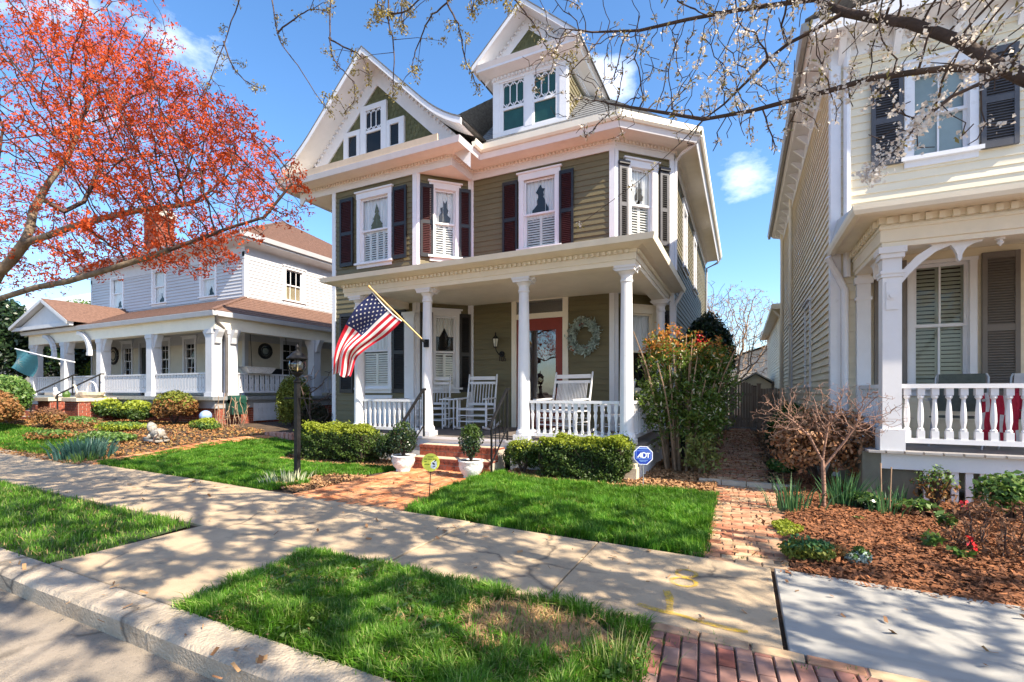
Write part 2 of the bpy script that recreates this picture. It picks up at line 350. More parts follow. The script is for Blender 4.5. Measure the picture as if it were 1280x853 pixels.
def grow(starts, attr, step=.2, infl=1.2, kill=.3, iters=120, bias=(0, 0, .0), jit=.15, r0=.004, p=2.3, maxn=9000):
    """space colonisation: returns node positions, parents, radii. starts: list of polylines [(x,y,z),..] with attach index or None"""
    N = []; par = []
    for pl, at in starts:
        prev = -1 if at is None else int(np.argmin(np.linalg.norm(np.array(N)-np.array(pl[0]), axis=1)))
        for q in pl[(0 if at is None else 1):]:
            q = np.array(q, float)
            if prev >= 0:
                a = np.array(N[prev]); d = np.linalg.norm(q-a); k = max(1, int(d/step))
                for i in range(1, k+1):
                    N.append(a+(q-a)*i/k); par.append(prev); prev = len(N)-1
            else:
                N.append(q); par.append(-1); prev = len(N)-1
    N = np.array(N); A = np.array(attr); nd = np.full(len(A), 1e9); ni = np.zeros(len(A), int)
    def upd(new, i0):
        nonlocal nd, ni
        d = np.linalg.norm(A[:, None, :]-new[None], axis=2); j = d.argmin(1); dm = d[np.arange(len(A)), j]
        b = dm < nd; nd = np.where(b, dm, nd); ni = np.where(b, j+i0, ni)
    for i in range(0, len(N), 400): upd(N[i:i+400], i)
    bias = np.array(bias)
    for it in range(iters):
        if len(A) == 0 or len(N) > maxn: break
        ok = nd < infl
        if not ok.any(): break
        v = unit(A[ok]-N[ni[ok]]); S = np.zeros((len(N), 3)); np.add.at(S, ni[ok], v)
        g = np.where(np.abs(S).sum(1) > 1e-6)[0]
        if len(g) == 0: break
        new = N[g]+unit(unit(S[g])+bias+rng.normal(size=(len(g), 3))*jit)*step
        i0 = len(N); N = np.concatenate([N, new]); par += list(g)
        upd(new, i0); k = nd > kill; A, nd, ni = A[k], nd[k], ni[k]
    n = len(N); rad = np.zeros(n); par = np.array(par)
    acc = np.zeros(n)
    for i in range(n-1, -1, -1):
        acc[i] = max(acc[i], r0**p); rad[i] = acc[i]**(1/p)
        if par[i] >= 0: acc[par[i]] += acc[i]
    return N, par, rad
def limbs(name, N, par, rad, m, parent, n=5, rmax=None, scale=1.):
    e = np.where(par >= 0)[0]; a = N[par[e]]; b = N[e]; ra = np.minimum(rad[par[e]], rad[e]*1.3)*scale; rb = rad[e]*scale
    if rmax: ra = np.minimum(ra, rmax); rb = np.minimum(rb, rmax)
    t = unit(b-a); ref = np.array([.31, .23, .92]); u = np.cross(t, ref); bad = np.linalg.norm(u, axis=1) < .1
    u[bad] = np.cross(t[bad], np.array([1., 0, 0])); u = unit(u); w = np.cross(t, u)
    an = np.arange(n)*2*math.pi/n; C = np.cos(an)[None, :, None]; S = np.sin(an)[None, :, None]
    o = u[:, None]*C+w[:, None]*S
    b2 = b+t*rb[:, None]*.6
    V = np.concatenate([a[:, None]+o*ra[:, None, None], b2[:, None]+o*rb[:, None, None]], 1)
    F = [[j, (j+1) % n, n+(j+1) % n, n+j] for j in range(n)]
    return fast(name, V, 2*n, m, parent, F, smooth=True)
def ell(c, r, n):
    d = unit(rng.normal(size=(n, 3)))*(rng.random((n, 1))**(1/3)); return np.array(c)+d*np.array(r)
# ------------------------------------------------------------------ camera, light, sky
cam = bpy.data.cameras.new('camera'); co = link(bpy.data.objects.new('camera', cam))
co.location = (0, 0, 1.45); co.rotation_euler = (R(90), 0, math.atan2(288, 598))
cam.sensor_width = 36; cam.lens = 598/1280*36; cam.shift_y = (490-426.5)/1280
cam.clip_start = .05; cam.clip_end = 2000
SC.camera = co
SUN_EL, SUN_AZ = R(43), R(-10.5)          # azimuth measured from +X, negative towards the street
sd = Vector((math.cos(SUN_EL)*math.cos(SUN_AZ), math.cos(SUN_EL)*math.sin(SUN_AZ), math.sin(SUN_EL)))
sl = bpy.data.lights.new('sun', 'SUN'); sl.energy = 5.0; sl.angle = R(.5); sl.color = (1, .89, .72)
so = link(bpy.data.objects.new('sun', sl)); so.rotation_euler = (-sd).to_track_quat('-Z', 'Y').to_euler(); so.location = (20, -6, 18)
W = bpy.data.worlds.new('World'); SC.world = W; W.use_nodes = True
n, l = W.node_tree.nodes, W.node_tree.links; bg = n['Background']
sky = n.new('ShaderNodeTexSky'); sky.sky_type = 'NISHITA'; sky.sun_disc = False
sky.sun_elevation = SUN_EL; sky.sun_rotation = math.atan2(sd.x, sd.y); sky.altitude = 50
sky.air_density = 1.0; sky.dust_density = .9; sky.ozone_density = 3.0
tc = n.new('ShaderNodeTexCoord'); mp = n.new('ShaderNodeMapping'); mp.inputs['Scale'].default_value = (1, 1, 2.2); mp.inputs['Location'].default_value = (.62, .18, .40)
l.new(tc.outputs['Generated'], mp.inputs['Vector'])
nz = n.new('ShaderNodeTexNoise'); nz.inputs['Scale'].default_value = 3.3; nz.inputs['Detail'].default_value = 10; nz.inputs['Roughness'].default_value = .6
l.new(mp.outputs[0], nz.inputs['Vector'])
rp = n.new('ShaderNodeValToRGB'); rp.color_ramp.elements[0].position = .62; rp.color_ramp.elements[1].position = .92; rp.color_ramp.elements[1].color = (.8, .8, .8, 1)
acc = nz.outputs['Fac']
for d_, r0, r1, k in (((-.202, .816, .543), .09, .01, .21), ((.003, .934, .358), .085, .0, .19), ((-.74, .43, .52), .10, .02, .13)):
    vd = n.new('ShaderNodeVectorMath'); vd.operation = 'DISTANCE'; vd.inputs[1].default_value = d_; l.new(tc.outputs['Generated'], vd.inputs[0])
    mr = n.new('ShaderNodeMapRange'); mr.inputs['From Min'].default_value = r0; mr.inputs['From Max'].default_value = r1; mr.inputs['To Min'].default_value = 0; mr.inputs['To Max'].default_value = k; mr.interpolation_type = 'SMOOTHSTEP'
    l.new(vd.outputs['Value'], mr.inputs['Value']); ad = n.new('ShaderNodeMath'); ad.operation = 'ADD'; l.new(acc, ad.inputs[0]); l.new(mr.outputs[0], ad.inputs[1]); acc = ad.outputs[0]
l.new(acc, rp.inputs['Fac'])
mx = n.new('ShaderNodeMix'); mx.data_type = 'RGBA'; mx.inputs[7].default_value = (10, 10, 10.4, 1)
hs = n.new('ShaderNodeHueSaturation'); hs.inputs['Saturation'].default_value = 1.18; l.new(sky.outputs[0], hs.inputs['Color'])
l.new(rp.outputs['Color'], mx.inputs[0]); l.new(hs.outputs[0], mx.inputs[6]); l.new(mx.outputs[2], bg.inputs['Color'])
bg.inputs['Strength'].default_value = .135
vs = SC.view_settings; vs.view_transform = 'Standard'; vs.look = 'None'; vs.gamma = 1; vs.exposure = 1.27
SC.cycles.max_bounces = 8; SC.cycles.transparent_max_bounces = 24; SC.cycles.use_denoising = True

# ------------------------------------------------------------------ ground, road, pavement
def skew(x): return -.01*np.clip(x, -40, 20)
def structure(o): o['kind'] = 'structure'; return o
xs = np.unique(np.concatenate([np.linspace(-400, -45, 12), np.linspace(-45, 12, 115), np.linspace(12, 400, 14)]))
ys = np.unique(np.concatenate([[-300, -60, -9, 1.66, 1.70, 3.1, 4.5], np.linspace(4.5, 14, 39), np.linspace(14, 45, 30), [60, 100, 200, 600]]))
gx, gy = np.meshgrid(xs, ys)
yy = np.where(np.abs(gy) < 50, gy+skew(gx)*np.clip((9-gy)/5, 0, 1), gy)
gz = np.where(gy < 1.68, -.35, zt(gx, gy)-.03+.02*(vnoise(gx, gy, .7, 3)-.5))
me = bpy.data.meshes.new('ground'); nx = len(xs)
vv = np.stack([gx, yy, gz], -1).reshape(-1, 3)
ff = [[j*nx+i, j*nx+i+1, (j+1)*nx+i+1, (j+1)*nx+i] for j in range(len(ys)-1) for i in range(nx-1)]
me.from_pydata(vv.tolist(), [], ff); me.materials.append(M_soil); me.update()
structure(link(bpy.data.objects.new('ground', me)))

def sk(x, y): return (x, y+float(skew(x)), 0)
b = MB(); XS = list(range(-120, 61, 6))
for a, c in zip(XS, XS[1:]):
    p = [sk(a, -8), sk(c, -8), sk(c, 1.76), sk(a, 1.76)]
    b.face(*[(q[0], q[1], -.145) for q in p])
structure(b.build('road', M_road))
# kerb: sections with rounded worn top edge
b = MB(); x = -60.
while x < 14:
    L = 1.5+.9*random.random(); x2 = min(14, x+L)
    nseg = 6
    pr = [(1.655, -.30), (1.635+.006*random.random(), -.022), (1.66, -.005+.004*random.random()), (1.70, .004), (1.875, .006), (1.885, -.30)]
    ring = []
    for i in range(nseg+1):
        xx = x+.006+(x2-x-.012)*i/nseg
        j = [(random.uniform(-.008, .008), random.uniform(-.006, .004)) if k in (1, 2) else (0, 0) for k in range(6)]
        ring.append([(xx, y+j[k][0]+float(skew(xx)), z+j[k][1]) for k, (y, z) in enumerate(pr)])
    for r1, r2 in zip(ring, ring[1:]):
        for k in range(5): b.face(r1[k], r2[k], r2[k+1], r1[k+1])
    b.face(*ring[0]); b.face(*ring[-1][::-1]); x = x2
structure(b.build('kerb', M_kerb))
# pavement slabs
def near(x): return 3.08-.03*x
def farr(x): return 4.47-.05*x
def slab(mb, x0, x1, n0, n1, f0, f1, top=.0, th=.12):
    P = [(x0, n0), (x1, n1), (x1, f1), (x0, f0)]; e = .006
    lo = [mb.add((x, y, top-th)) for x, y in P]; mid = [mb.add((x, y, top-e)) for x, y in P]
    cx, cy = sum(p[0] for p in P)/4, sum(p[1] for p in P)/4
    hi = [mb.add((x+(e if x < cx else -e), y+(e if y < cy else -e), top)) for x, y in P]
    for j in range(4):
        k = (j+1) % 4
        mb.f.append([lo[j], lo[k], mid[k], mid[j]]); mb.f.append([mid[j], mid[k], hi[k], hi[j]]); mb.m += [0, 0]
    mb.f.append(hi); mb.m.append(0)
b = MB(); x = .215
while x > -60:
    w = 1.46+.1*random.random(); x0 = x-w; t = random.uniform(-.003, .006)
    slab(b, x0+.008, x-.008, near(x0), near(x), farr(x0), farr(x), t); x = x0
# the path that crosses the verge to the kerb
slab(b, -5.28, -3.50, 1.895+.053, 1.895+.035, 3.235, 3.18, .0)
structure(b.build('sidewalk', M_conc))
b = MB(); x = .235
for w in (1.52, 1.5, 1.5, 1.5, 1.5, 1.5, 1.5):
    slab(b, x, x+w-.012, near(x), near(x+w), farr(x), farr(x+w), .008); x += w
structure(b.build('sidewalk', M_concn))

# spray paint left on the slab
m = bpy.data.materials.new('yellow_spray_paint'); nn, ll = nodes_of(m); bb = nn['Principled BSDF']; bb.inputs['Base Color'].default_value = (.66, .42, .03, 1); bb.inputs['Roughness'].default_value = .9
t_ = nn.new('ShaderNodeTexCoord'); z_ = nn.new('ShaderNodeTexNoise'); z_.inputs['Scale'].default_value = 22; z_.inputs['Detail'].default_value = 8; z_.inputs['Roughness'].default_value = .8
r_ = nn.new('ShaderNodeValToRGB'); r_.color_ramp.elements[0].position = .34; r_.color_ramp.elements[1].position = .58; r_.color_ramp.elements[0].color = (0, 0, 0, 1)
ll.new(t_.outputs['Object'], z_.inputs['Vector']); ll.new(z_.outputs['Fac'], r_.inputs['Fac'])
q_ = nn.new('ShaderNodeMath'); q_.operation = 'MULTIPLY'; q_.inputs[1].default_value = .75; ll.new(r_.outputs[0], q_.inputs[0]); ll.new(q_.outputs[0], bb.inputs['Alpha'])
def ribbon(mb, pts, w, z):
    pts = [Vector((p[0], p[1], 0)) for p in pts]; pr = None
    for i, p in enumerate(pts):
        t = (pts[min(i+1, len(pts)-1)]-pts[max(i-1, 0)]).normalized(); q = Vector((-t.y, t.x, 0))*w/2*(1+.25*math.sin(i*2.1))
        cur = ((p.x-q.x, p.y-q.y, z), (p.x+q.x, p.y+q.y, z))
        if pr: mb.face(pr[0], cur[0], cur[1], pr[1])
        pr = cur
b = MB()
ribbon(b, [(-.50, 3.62), (-.46, 3.50), (-.44, 3.36), (-.43, 3.27)], .05, .0105)
ribbon(b, [(-.64, 3.30), (-.5, 3.26), (-.35, 3.25), (-.2, 3.21), (-.05, 3.19), (.03, 3.2)], .045, .0108)
def ring(cx, cy, rx, ry): return [(cx+rx*math.cos(6.2832*i/16), cy+ry*math.sin(6.2832*i/16)) for i in range(17)]
ribbon(b, ring(-.40, 3.83, .09, .085), .03, .0110); ribbon(b, ring(-.40, 4.02, .075, .08), .03, .0112)
structure(b.build('painted_marking', m))

# ------------------------------------------------------------------ bricks underfoot
def brickbox(mb, c, L, Wd, H, ang, tilt=0., e=.006):
    ca, sa = math.cos(ang), math.sin(ang); h = []
    tx, ty = random.uniform(-tilt, tilt), random.uniform(-tilt, tilt)
    for sx, sy in ((-1, -1), (1, -1), (1, 1), (-1, 1)):
        lx, ly = sx*L/2, sy*Wd/2; h.append((lx, ly))
    lo = [mb.add((c[0]+x*ca-y*sa, c[1]+x*sa+y*ca, c[2]-H)) for x, y in h]
    md = [mb.add((c[0]+x*ca-y*sa, c[1]+x*sa+y*ca, c[2]-e+tx*x+ty*y)) for x, y in h]
    hi = [mb.add((c[0]+(x-e*(1 if x > 0 else -1))*ca-(y-e*(1 if y > 0 else -1))*sa, c[1]+(x-e*(1 if x > 0 else -1))*sa+(y-e*(1 if y > 0 else -1))*ca, c[2]+tx*x+ty*y)) for x, y in h]
    for j in range(4):
        k = (j+1) % 4
        mb.f += [[lo[j], lo[k], md[k], md[j]], [md[j], md[k], hi[k], hi[j]]]; mb.m += [mb.k]*2
    mb.f.append(hi); mb.m.append(mb.k)
def paving(name, poly, bl, bw, mt, ang=0., bond=.5, z=.0, gap=.010, zf=None):
    p = np.array(poly); lo, hi = p.min(0)-.3, p.max(0)+.3; mb = MB(); j = 0
    c0 = p.mean(0); rad = np.linalg.norm(hi-lo)
    ca, sa = math.cos(ang), math.sin(ang); y = -rad
    while y < rad:
        x = -rad+(bond*bl if j % 2 else 0)+random.uniform(-.01, .01)
        while x < rad:
            X_, Y_ = c0[0]+x*ca-y*sa, c0[1]+x*sa+y*ca
            if inpoly(np.array([X_]), np.array([Y_]), poly)[0]:
                zz = (float(zt(X_, Y_)) if zf is None else zf(X_, Y_))
                brickbox(mb, (X_, Y_, z+zz+random.uniform(-.004, .005)), bl-gap, bw-gap, .06, ang+random.uniform(-.012, .012), .025)
            x += bl
        y += bw; j += 1
    return structure(mb.build(name, mt))
def sheet(name, poly, z, m, n=1, zf=None):
    mb = MB(); mb.face(*[(x, y, z+(float(zt(x, y)) if zf is None else zf(x, y))) for x, y in poly]); return structure(mb.build(name, m))
WALK = [(-5.70, 4.75), (-3.68, 4.66), (-3.98, 6.0), (-4.06, 7.6), (-5.72, 7.4), (-5.72, 6.2)]
sheet('walkway_bed', WALK, -.004, M_soilj)
paving('front_walkway', WALK, .205, .10, M_walk, R(90), .5, .004)
SIDE = [(-.30, 4.50), (.34, 4.47), (.50, 7.6), (.48, 8.12), (-.36, 8.12), (-.33, 7.4)]
sheet('side_path_bed', SIDE, -.005, M_soilj)
paving('side_path', SIDE, .21, .105, M_paver, R(2), .5, .006)
SIDE2 = [(-.42, 8.22), (.30, 8.22), (.35, 14), (.2, 20), (-.35, 20), (-.55, 14)]
sheet('back_path_bed', SIDE2, .045, M_soilj)
paving('back_path', SIDE2, .21, .105, M_paver, R(2), .5, .068)
b = MB(); x = -.62
for i in range(4):
    L = .30+.05*random.random(); b.box(x, x+L-.012, 8.10, 8.22, -.1, .07+random.uniform(-.006, .006)); x += L
structure(b.build('path_step', M_stone))
STRIP = [(-.56, 1.91), (1.4, 1.89), (1.4, 3.02), (.2, 3.06), (-.50, 3.08)]
sheet('strip_bed', STRIP, -.022, M_soilj)
paving('paver_strip', STRIP, .19, .094, imat('red_paver', [(.28, .10, .075), (.36, .14, .10), (.31, .12, .09), (.24, .10, .08), (.34, .22, .17)], .9, .2, noise=7), R(94), .5, .002)
b = MB(); x = -.5
while x < 1.5:
    L = .27; b.T = None; brickbox(b, (x+L/2, near(x+L/2)-.05, .012), L-.012, .085, .06, R(-1.7), .01); x += L
structure(b.build('paver_edge', M_paver))

# ------------------------------------------------------------------ lawns
LAWN_R = [(-3.70, 4.70), (-.31, 4.53), (-.34, 7.38), (-1.5, 7.15), (-2.6, 7.3), (-3.2, 7.2), (-3.9, 7.62), (-4.03, 7.0), (-3.96, 6.0)]
LAWN_L = [(-11.85, 5.06), (-6.35, 4.84), (-6.1, 5.35), (-6.75, 5.95), (-6.0, 6.4), (-5.78, 7.3), (-6.5, 7.15), (-7.5, 6.95), (-8.9, 6.95), (-9.6, 8.6), (-11.3, 8.85), (-11.8, 6.6)]
VERGE_L = [(-40, 2.30), (-40, 4.15), (-5.42, 3.20), (-5.24, 1.95), (-12, 2.01)]
VERGE_R = [(-3.44, 1.93), (-3.54, 3.14), (-.55, 3.08), (-.45, 2.5), (-.58, 1.90)]
FARLAWN = [(-30, 5.6), (-14.3, 5.25), (-14.6, 6.6), (-22.4, 7.3), (-30, 7.4)]
def lawnsheet(name, poly, z=-.012): return sheet(name, poly, z, M_lawnsoil, zf=lambda x, y: float(zt(x, y)))
for nm, pl in (('lawn_soil', LAWN_R), ('lawn_soil', VERGE_L), ('lawn_soil', VERGE_R)): lawnsheet(nm, pl)
def grass(name, poly, n, h, w, m, label=None, thin=None, hv=.5, lean=.7):
    q = scatter(poly, n); q = q+rng.normal(size=q.shape)*.022
    k = vnoise(q[:, 0], q[:, 1], 5, 1)*.6+vnoise(q[:, 0], q[:, 1], 14, 2)*.4
    keep = rng.random(n) < np.clip(.35+1.1*k, 0, 1)
    if thin is not None: keep &= rng.random(n) < thin(q[:, 0], q[:, 1])
    q = q[keep]; k = k[keep]
    P = np.column_stack([q, zt(q[:, 0], q[:, 1])-.015])
    o = blades(name, P, h*(.45+hv*1.7*k), w, m, None, lean, None, .65); o['kind'] = 'stuff'; return o
def barepatch(x, y):
    d = ((x+1.2)/.46)**2+((y-2.72)/.37)**2+1.3*(vnoise(x, y, 4, 5)-.5)+1.0*(vnoise(x, y, 11, 6)-.5)
    return np.clip((d-.72)/.8, .035, 1)
grass('lawn', LAWN_R, 130000, .11, .0075, M_grass, lean=1.1)
grass('lawn', LAWN_L, 130000, .09, .009, M_grass, lean=1.1)
grass('verge_grass', VERGE_R, 70000, .075, .0068, M_grassd, thin=barepatch, hv=.7, lean=1.3)
grass('verge_grass', VERGE_L, 110000, .075, .0075, M_grassd, hv=.7, lean=1.3)
grass('far_lawn', FARLAWN, 60000, .10, .012, M_grass)
for pl, k, h in ((LAWN_R, 2600, .055), (LAWN_L, 2600, .05), (VERGE_R, 3000, .05), (VERGE_L, 4200, .05)):
    q = scatter(pl, k*2); q = q[vnoise(q[:, 0], q[:, 1], 1.7, 33)+.3*vnoise(q[:, 0], q[:, 1], 6, 34) > .62][:k]
    o = blades('dry_grass', np.column_stack([q, zt(q[:, 0], q[:, 1])]), np.full(len(q), h), .007, M_straw, None, 2.); o['kind'] = 'stuff'
q = scatter(VERGE_R, 900); q = q[(vnoise(q[:, 0], q[:, 1], 2.5, 50) > .6) & (barepatch(q[:, 0], q[:, 1]) > .8)]; o = leaves('clover', np.column_stack([q, np.full(len(q), .04)]), .035, M_fresh, None, np.tile([0, 0, 1.], (len(q), 1)), .7, .8); o['kind'] = 'stuff'
sheet('bare_patch', [(-1.2+.52*math.cos(a)*(1+.2*math.sin(3*a)+.12*math.sin(7*a)), 2.70+.38*math.sin(a)*(1+.2*math.cos(4*a)+.1*math.sin(9*a))) for a in np.linspace(0, 6.28, 40)[:-1]], -.006, M_bare)
q = scatter(VERGE_R, 9000); kp = rng.random(len(q)) > barepatch(q[:, 0], q[:, 1])*1.0
q = q[kp][:1000]; o = blades('dry_grass', np.column_stack([q, np.full(len(q), -.01)]), np.full(len(q), .03), .005, M_straw, None, 2.2); o['kind'] = 'stuff'
def litter(name, poly, n, size, m, z=.004, hump=None, ratio=.45, tilt=.5):
    q = scatter(poly, n); zz = zt(q[:, 0], q[:, 1])+z+rng.random(n)*.02
    if hump is not None: zz = zz+hump(q[:, 0], q[:, 1])
    P = np.column_stack([q, zz]); nn = unit(rng.normal(size=(n, 3))*tilt+np.array([0, 0, 1.])); a = unit(np.cross(nn, rng.normal(size=(n, 3)))); w = np.cross(nn, a)
    s = (size*(.4+1.0*rng.random(n)))[:, None]; r = (ratio*(.5+rng.random(n)))[:, None]
    V = np.stack([P-a*s*.5-w*s*r*.35, P-a*s*.45+w*s*r*.4, P+a*s*.5+w*s*r*.35, P+a*s*.42-w*s*r*.45], 1)
    o = fast(name, V, 4, m); o['kind'] = 'stuff'; return o
# right-hand mulch bed
BED_R = [(.36, 4.47), (1.7, 4.37), (4.2, 4.25), (6.5, 4.2), (6.5, 7.7), (1.65, 7.7), (1.4, 9.3), (.62, 9.3), (.5, 7.6)]
def hump(x, y): return .05*ss(4.5, 5.2, y)*ss(.4, .9, x)+.03*vnoise(x, y, 2.2, 9)*ss(4.45, 4.8, y)
b = MB(); gx = np.linspace(.36, 6.5, 60); gy = np.linspace(4.2, 9.3, 50)
for i in range(59):
    for j in range(49):
        c = np.array([gx[i]+.05]), np.array([gy[j]+.05])
        if inpoly(c[0], c[1], BED_R)[0]:
            b.face(*[(x, y, float(hump(x, y))-.008) for x, y in ((gx[i], gy[j]), (gx[i+1], gy[j]), (gx[i+1], gy[j+1]), (gx[i], gy[j+1]))])
structure(b.build('mulch_bed', M_mulchbed))
litter('bark_mulch', BED_R, 62000, .046, M_chip, .0, hump, .4, .34)
litter('bark_mulch', [(.2, 4.35), (3.5, 4.2), (3.5, 4.45), (.4, 4.55)], 500, .035, M_chip, .008, None, .4, .3)
# litter round the hedges, nandina and lamp post
BED_M = [(-3.7, 7.5), (-3.2, 7.15), (-2.6, 7.25), (-1.5, 7.1), (-.34, 7.33), (-.36, 8.1), (-.5, 10.5), (-1.5, 10.5), (-1.6, 8.3), (-3.8, 8.1)]
sheet('mulch_bed', BED_M, -.006, mat('tan_mulch_bed', (.30, .175, .085), .98, .35, 10, .8, 30))
litter('leaf_litter', BED_M, 12000, .07, M_litter, .002, lambda x, y: .05*ss(7.2, 7.8, y)*vnoise(x, y, 3, 4), .45, .45)
BED_L = [(-9.0, 6.95), (-7.5, 6.9), (-6.5, 7.1), (-5.75, 7.25), (-5.75, 8.1), (-9.6, 8.5)]
sheet('mulch_bed', BED_L, -.006, M_mulchbed)
litter('leaf_litter', BED_L, 3500, .06, M_litter)
litter('leaf_litter', [(-7.2, 5.5), (-6.2, 4.95), (-5.72, 4.9), (-5.75, 6.3), (-6.3, 6.2)], 2200, .06, M_litter)
for pl, k in ((SIDE2, 900), ([(-.6, 8.3), (1.0, 8.3), (1.0, 19), (-.9, 19)], 5000)): litter('leaf_litter', pl, k, .07, M_litter, .05)
for pl, k in ((WALK, 150), (SIDE, 200), (VERGE_R, 90), (LAWN_R, 70), (LAWN_L, 60), (VERGE_L, 80), ([(-9, 3.4), (1.8, 3.1), (1.8, 4.4), (-9, 4.8)], 150), ([(-9, 1.55), (0, 1.4), (0, 1.9), (-9, 1.98)], 90)): litter('fallen_leaf', pl, k, .045, M_litter, .012)
# neighbour's planting bed and the brick edging between the two lots
BED_N = [(-30, 5.2), (-12.1, 5.0), (-11.95, 6.6), (-11.7, 8.9), (-12.8, 9.6), (-15.3, 9.8), (-30, 9.8)]
litter('bark_mulch', BED_N, 26000, .062, imat('brown_litter', [(.30, .12, .05), (.40, .18, .08), (.44, .23, .10), (.22, .09, .04), (.34, .15, .06), (.26, .18, .06)], .9, .2), .0, None, .5, .5)
b = MB(); pts = [(-11.95, 4.98), (-11.85, 6.0), (-11.80, 7.2), (-11.62, 8.9)]
for (x0, y0), (x1, y1) in zip(pts, pts[1:]):
    L = math.hypot(x1-x0, y1-y0); k = int(L/.2); a = math.atan2(y1-y0, x1-x0)
    for i in range(k):
        for off in (-.26, -.13, 0, .13):
            t = (i+.5)/k; x = x0+(x1-x0)*t-math.sin(a)*off; y = y0+(y1-y0)*t+math.cos(a)*off
            brickbox(b, (x, y, float(zt(x, y))+.035), .19, .12, .1, a, .03)
structure(b.build('brick_edging', M_walk))
litter('leaf_litter', [(-16, 4.95), (-11.8, 4.75), (-11.7, 5.15), (-14, 5.4)], 700, .06, M_litter)
# ------------------------------------------------------------------ building kit
def clap(mb, L, z0, z1, exp=.14, op=(), xlim=None, out=.018):
    z = z0
    while z < z1-.01:
        zb = min(z+exp, z1); zm = (z+zb)/2
        iv = [(0., L)] if xlim is None else [xlim(zm)]
        for (a, c, za, zc) in op:
            if zc > z+.3*exp and za < zb-.3*exp:
                nv = []
                for p, q in iv:
                    if c <= p or a >= q: nv.append((p, q)); continue
                    if a > p: nv.append((p, a))
                    if c < q: nv.append((c, q))
                iv = nv
        for p, q in iv:
            x = p
            while q-x > .01:
                e = min(q, x+random.uniform(1.6, 4.2)); e = q if q-e < .3 else e; o = out+random.uniform(-.003, .003)
                mb.face((x+.0015, -o, z), (e-.0015, -o, z), (e-.0015, -.002, zb), (x+.0015, -.002, zb))
                mb.face((x, -.002, z), (e, -.002, z), (e, -o, z), (x, -o, z)); x = e
        z = zb
def louvres(mb, x0, x1, z0, z1, y0, y1, pitch, th=.008):
    z = z0+pitch*.3
    while z < z1-.01:
        mb.face((x0, y0, z), (x1, y0, z), (x1, y1, z+pitch*.75), (x0, y1, z+pitch*.75))
        mb.face((x0, y0, z-th), (x1, y0, z-th), (x1, y0, z), (x0, y0, z)); z += pitch
def shutter(parent, T, x0, x1, z0, z1, mf, ml, label=None, st=.055, pitch=.045, solid=False, mid=.48):
    b = MB(T); y0, y1 = -.075, -.035
    b.box(x0, x0+st, y0, y1, z0, z1); b.box(x1-st, x1, y0, y1, z0, z1)
    zm = z0+(z1-z0)*mid
    for a, c in ((z0, z0+.10), (zm-.045, zm+.045), (z1-.09, z1)): b.box(x0+st, x1-st, y0+.002, y1, a, c)
    b.k = 1
    for a, c in ((z0+.10, zm-.045), (zm+.045, z1-.09)):
        if solid: b.box(x0+st, x1-st, y0+.014, y1-.004, a, c)
        else: louvres(b, x0+st, x1-st, a, c, y0+.004, y1-.002, pitch)
        if not solid: b.face((x0+st, y1-.001, a), (x1-st, y1-.001, a), (x1-st, y1-.001, c), (x0+st, y1-.001, c))
    o = b.build('shutter', [mf, ml], parent)
    if label: o['label'] = label
    return o
CAT = [(0, .03), (.3, .0), (1, .02), (.98, .16), (.84, .30), (.76, .46), (.66, .56), (.72, .62), (.66, .72), (.78, .84), (.60, .86), (.52, 1.0), (.40, .92), (.22, .74), (.34, .66), (.36, .56), (.28, .44), (.30, .30), (.12, .18), (.0, .12)]
TREE = [(0, 0), (1, 0), (.92, .14), (1.0, .16), (.74, .36), (.82, .40), (.62, .62), (.70, .66), (.50, 1.0), (.34, .66), (.42, .62), (.2, .40), (.28, .36), (.04, .16), (.12, .14)]
RAB = [(.1, 0), (.95, .03), (1, .22), (.72, .34), (.84, .52), (.70, .66), (.74, .98), (.56, .80), (.40, .96), (.42, .66), (.2, .6), (.26, .42), (.08, .24)]
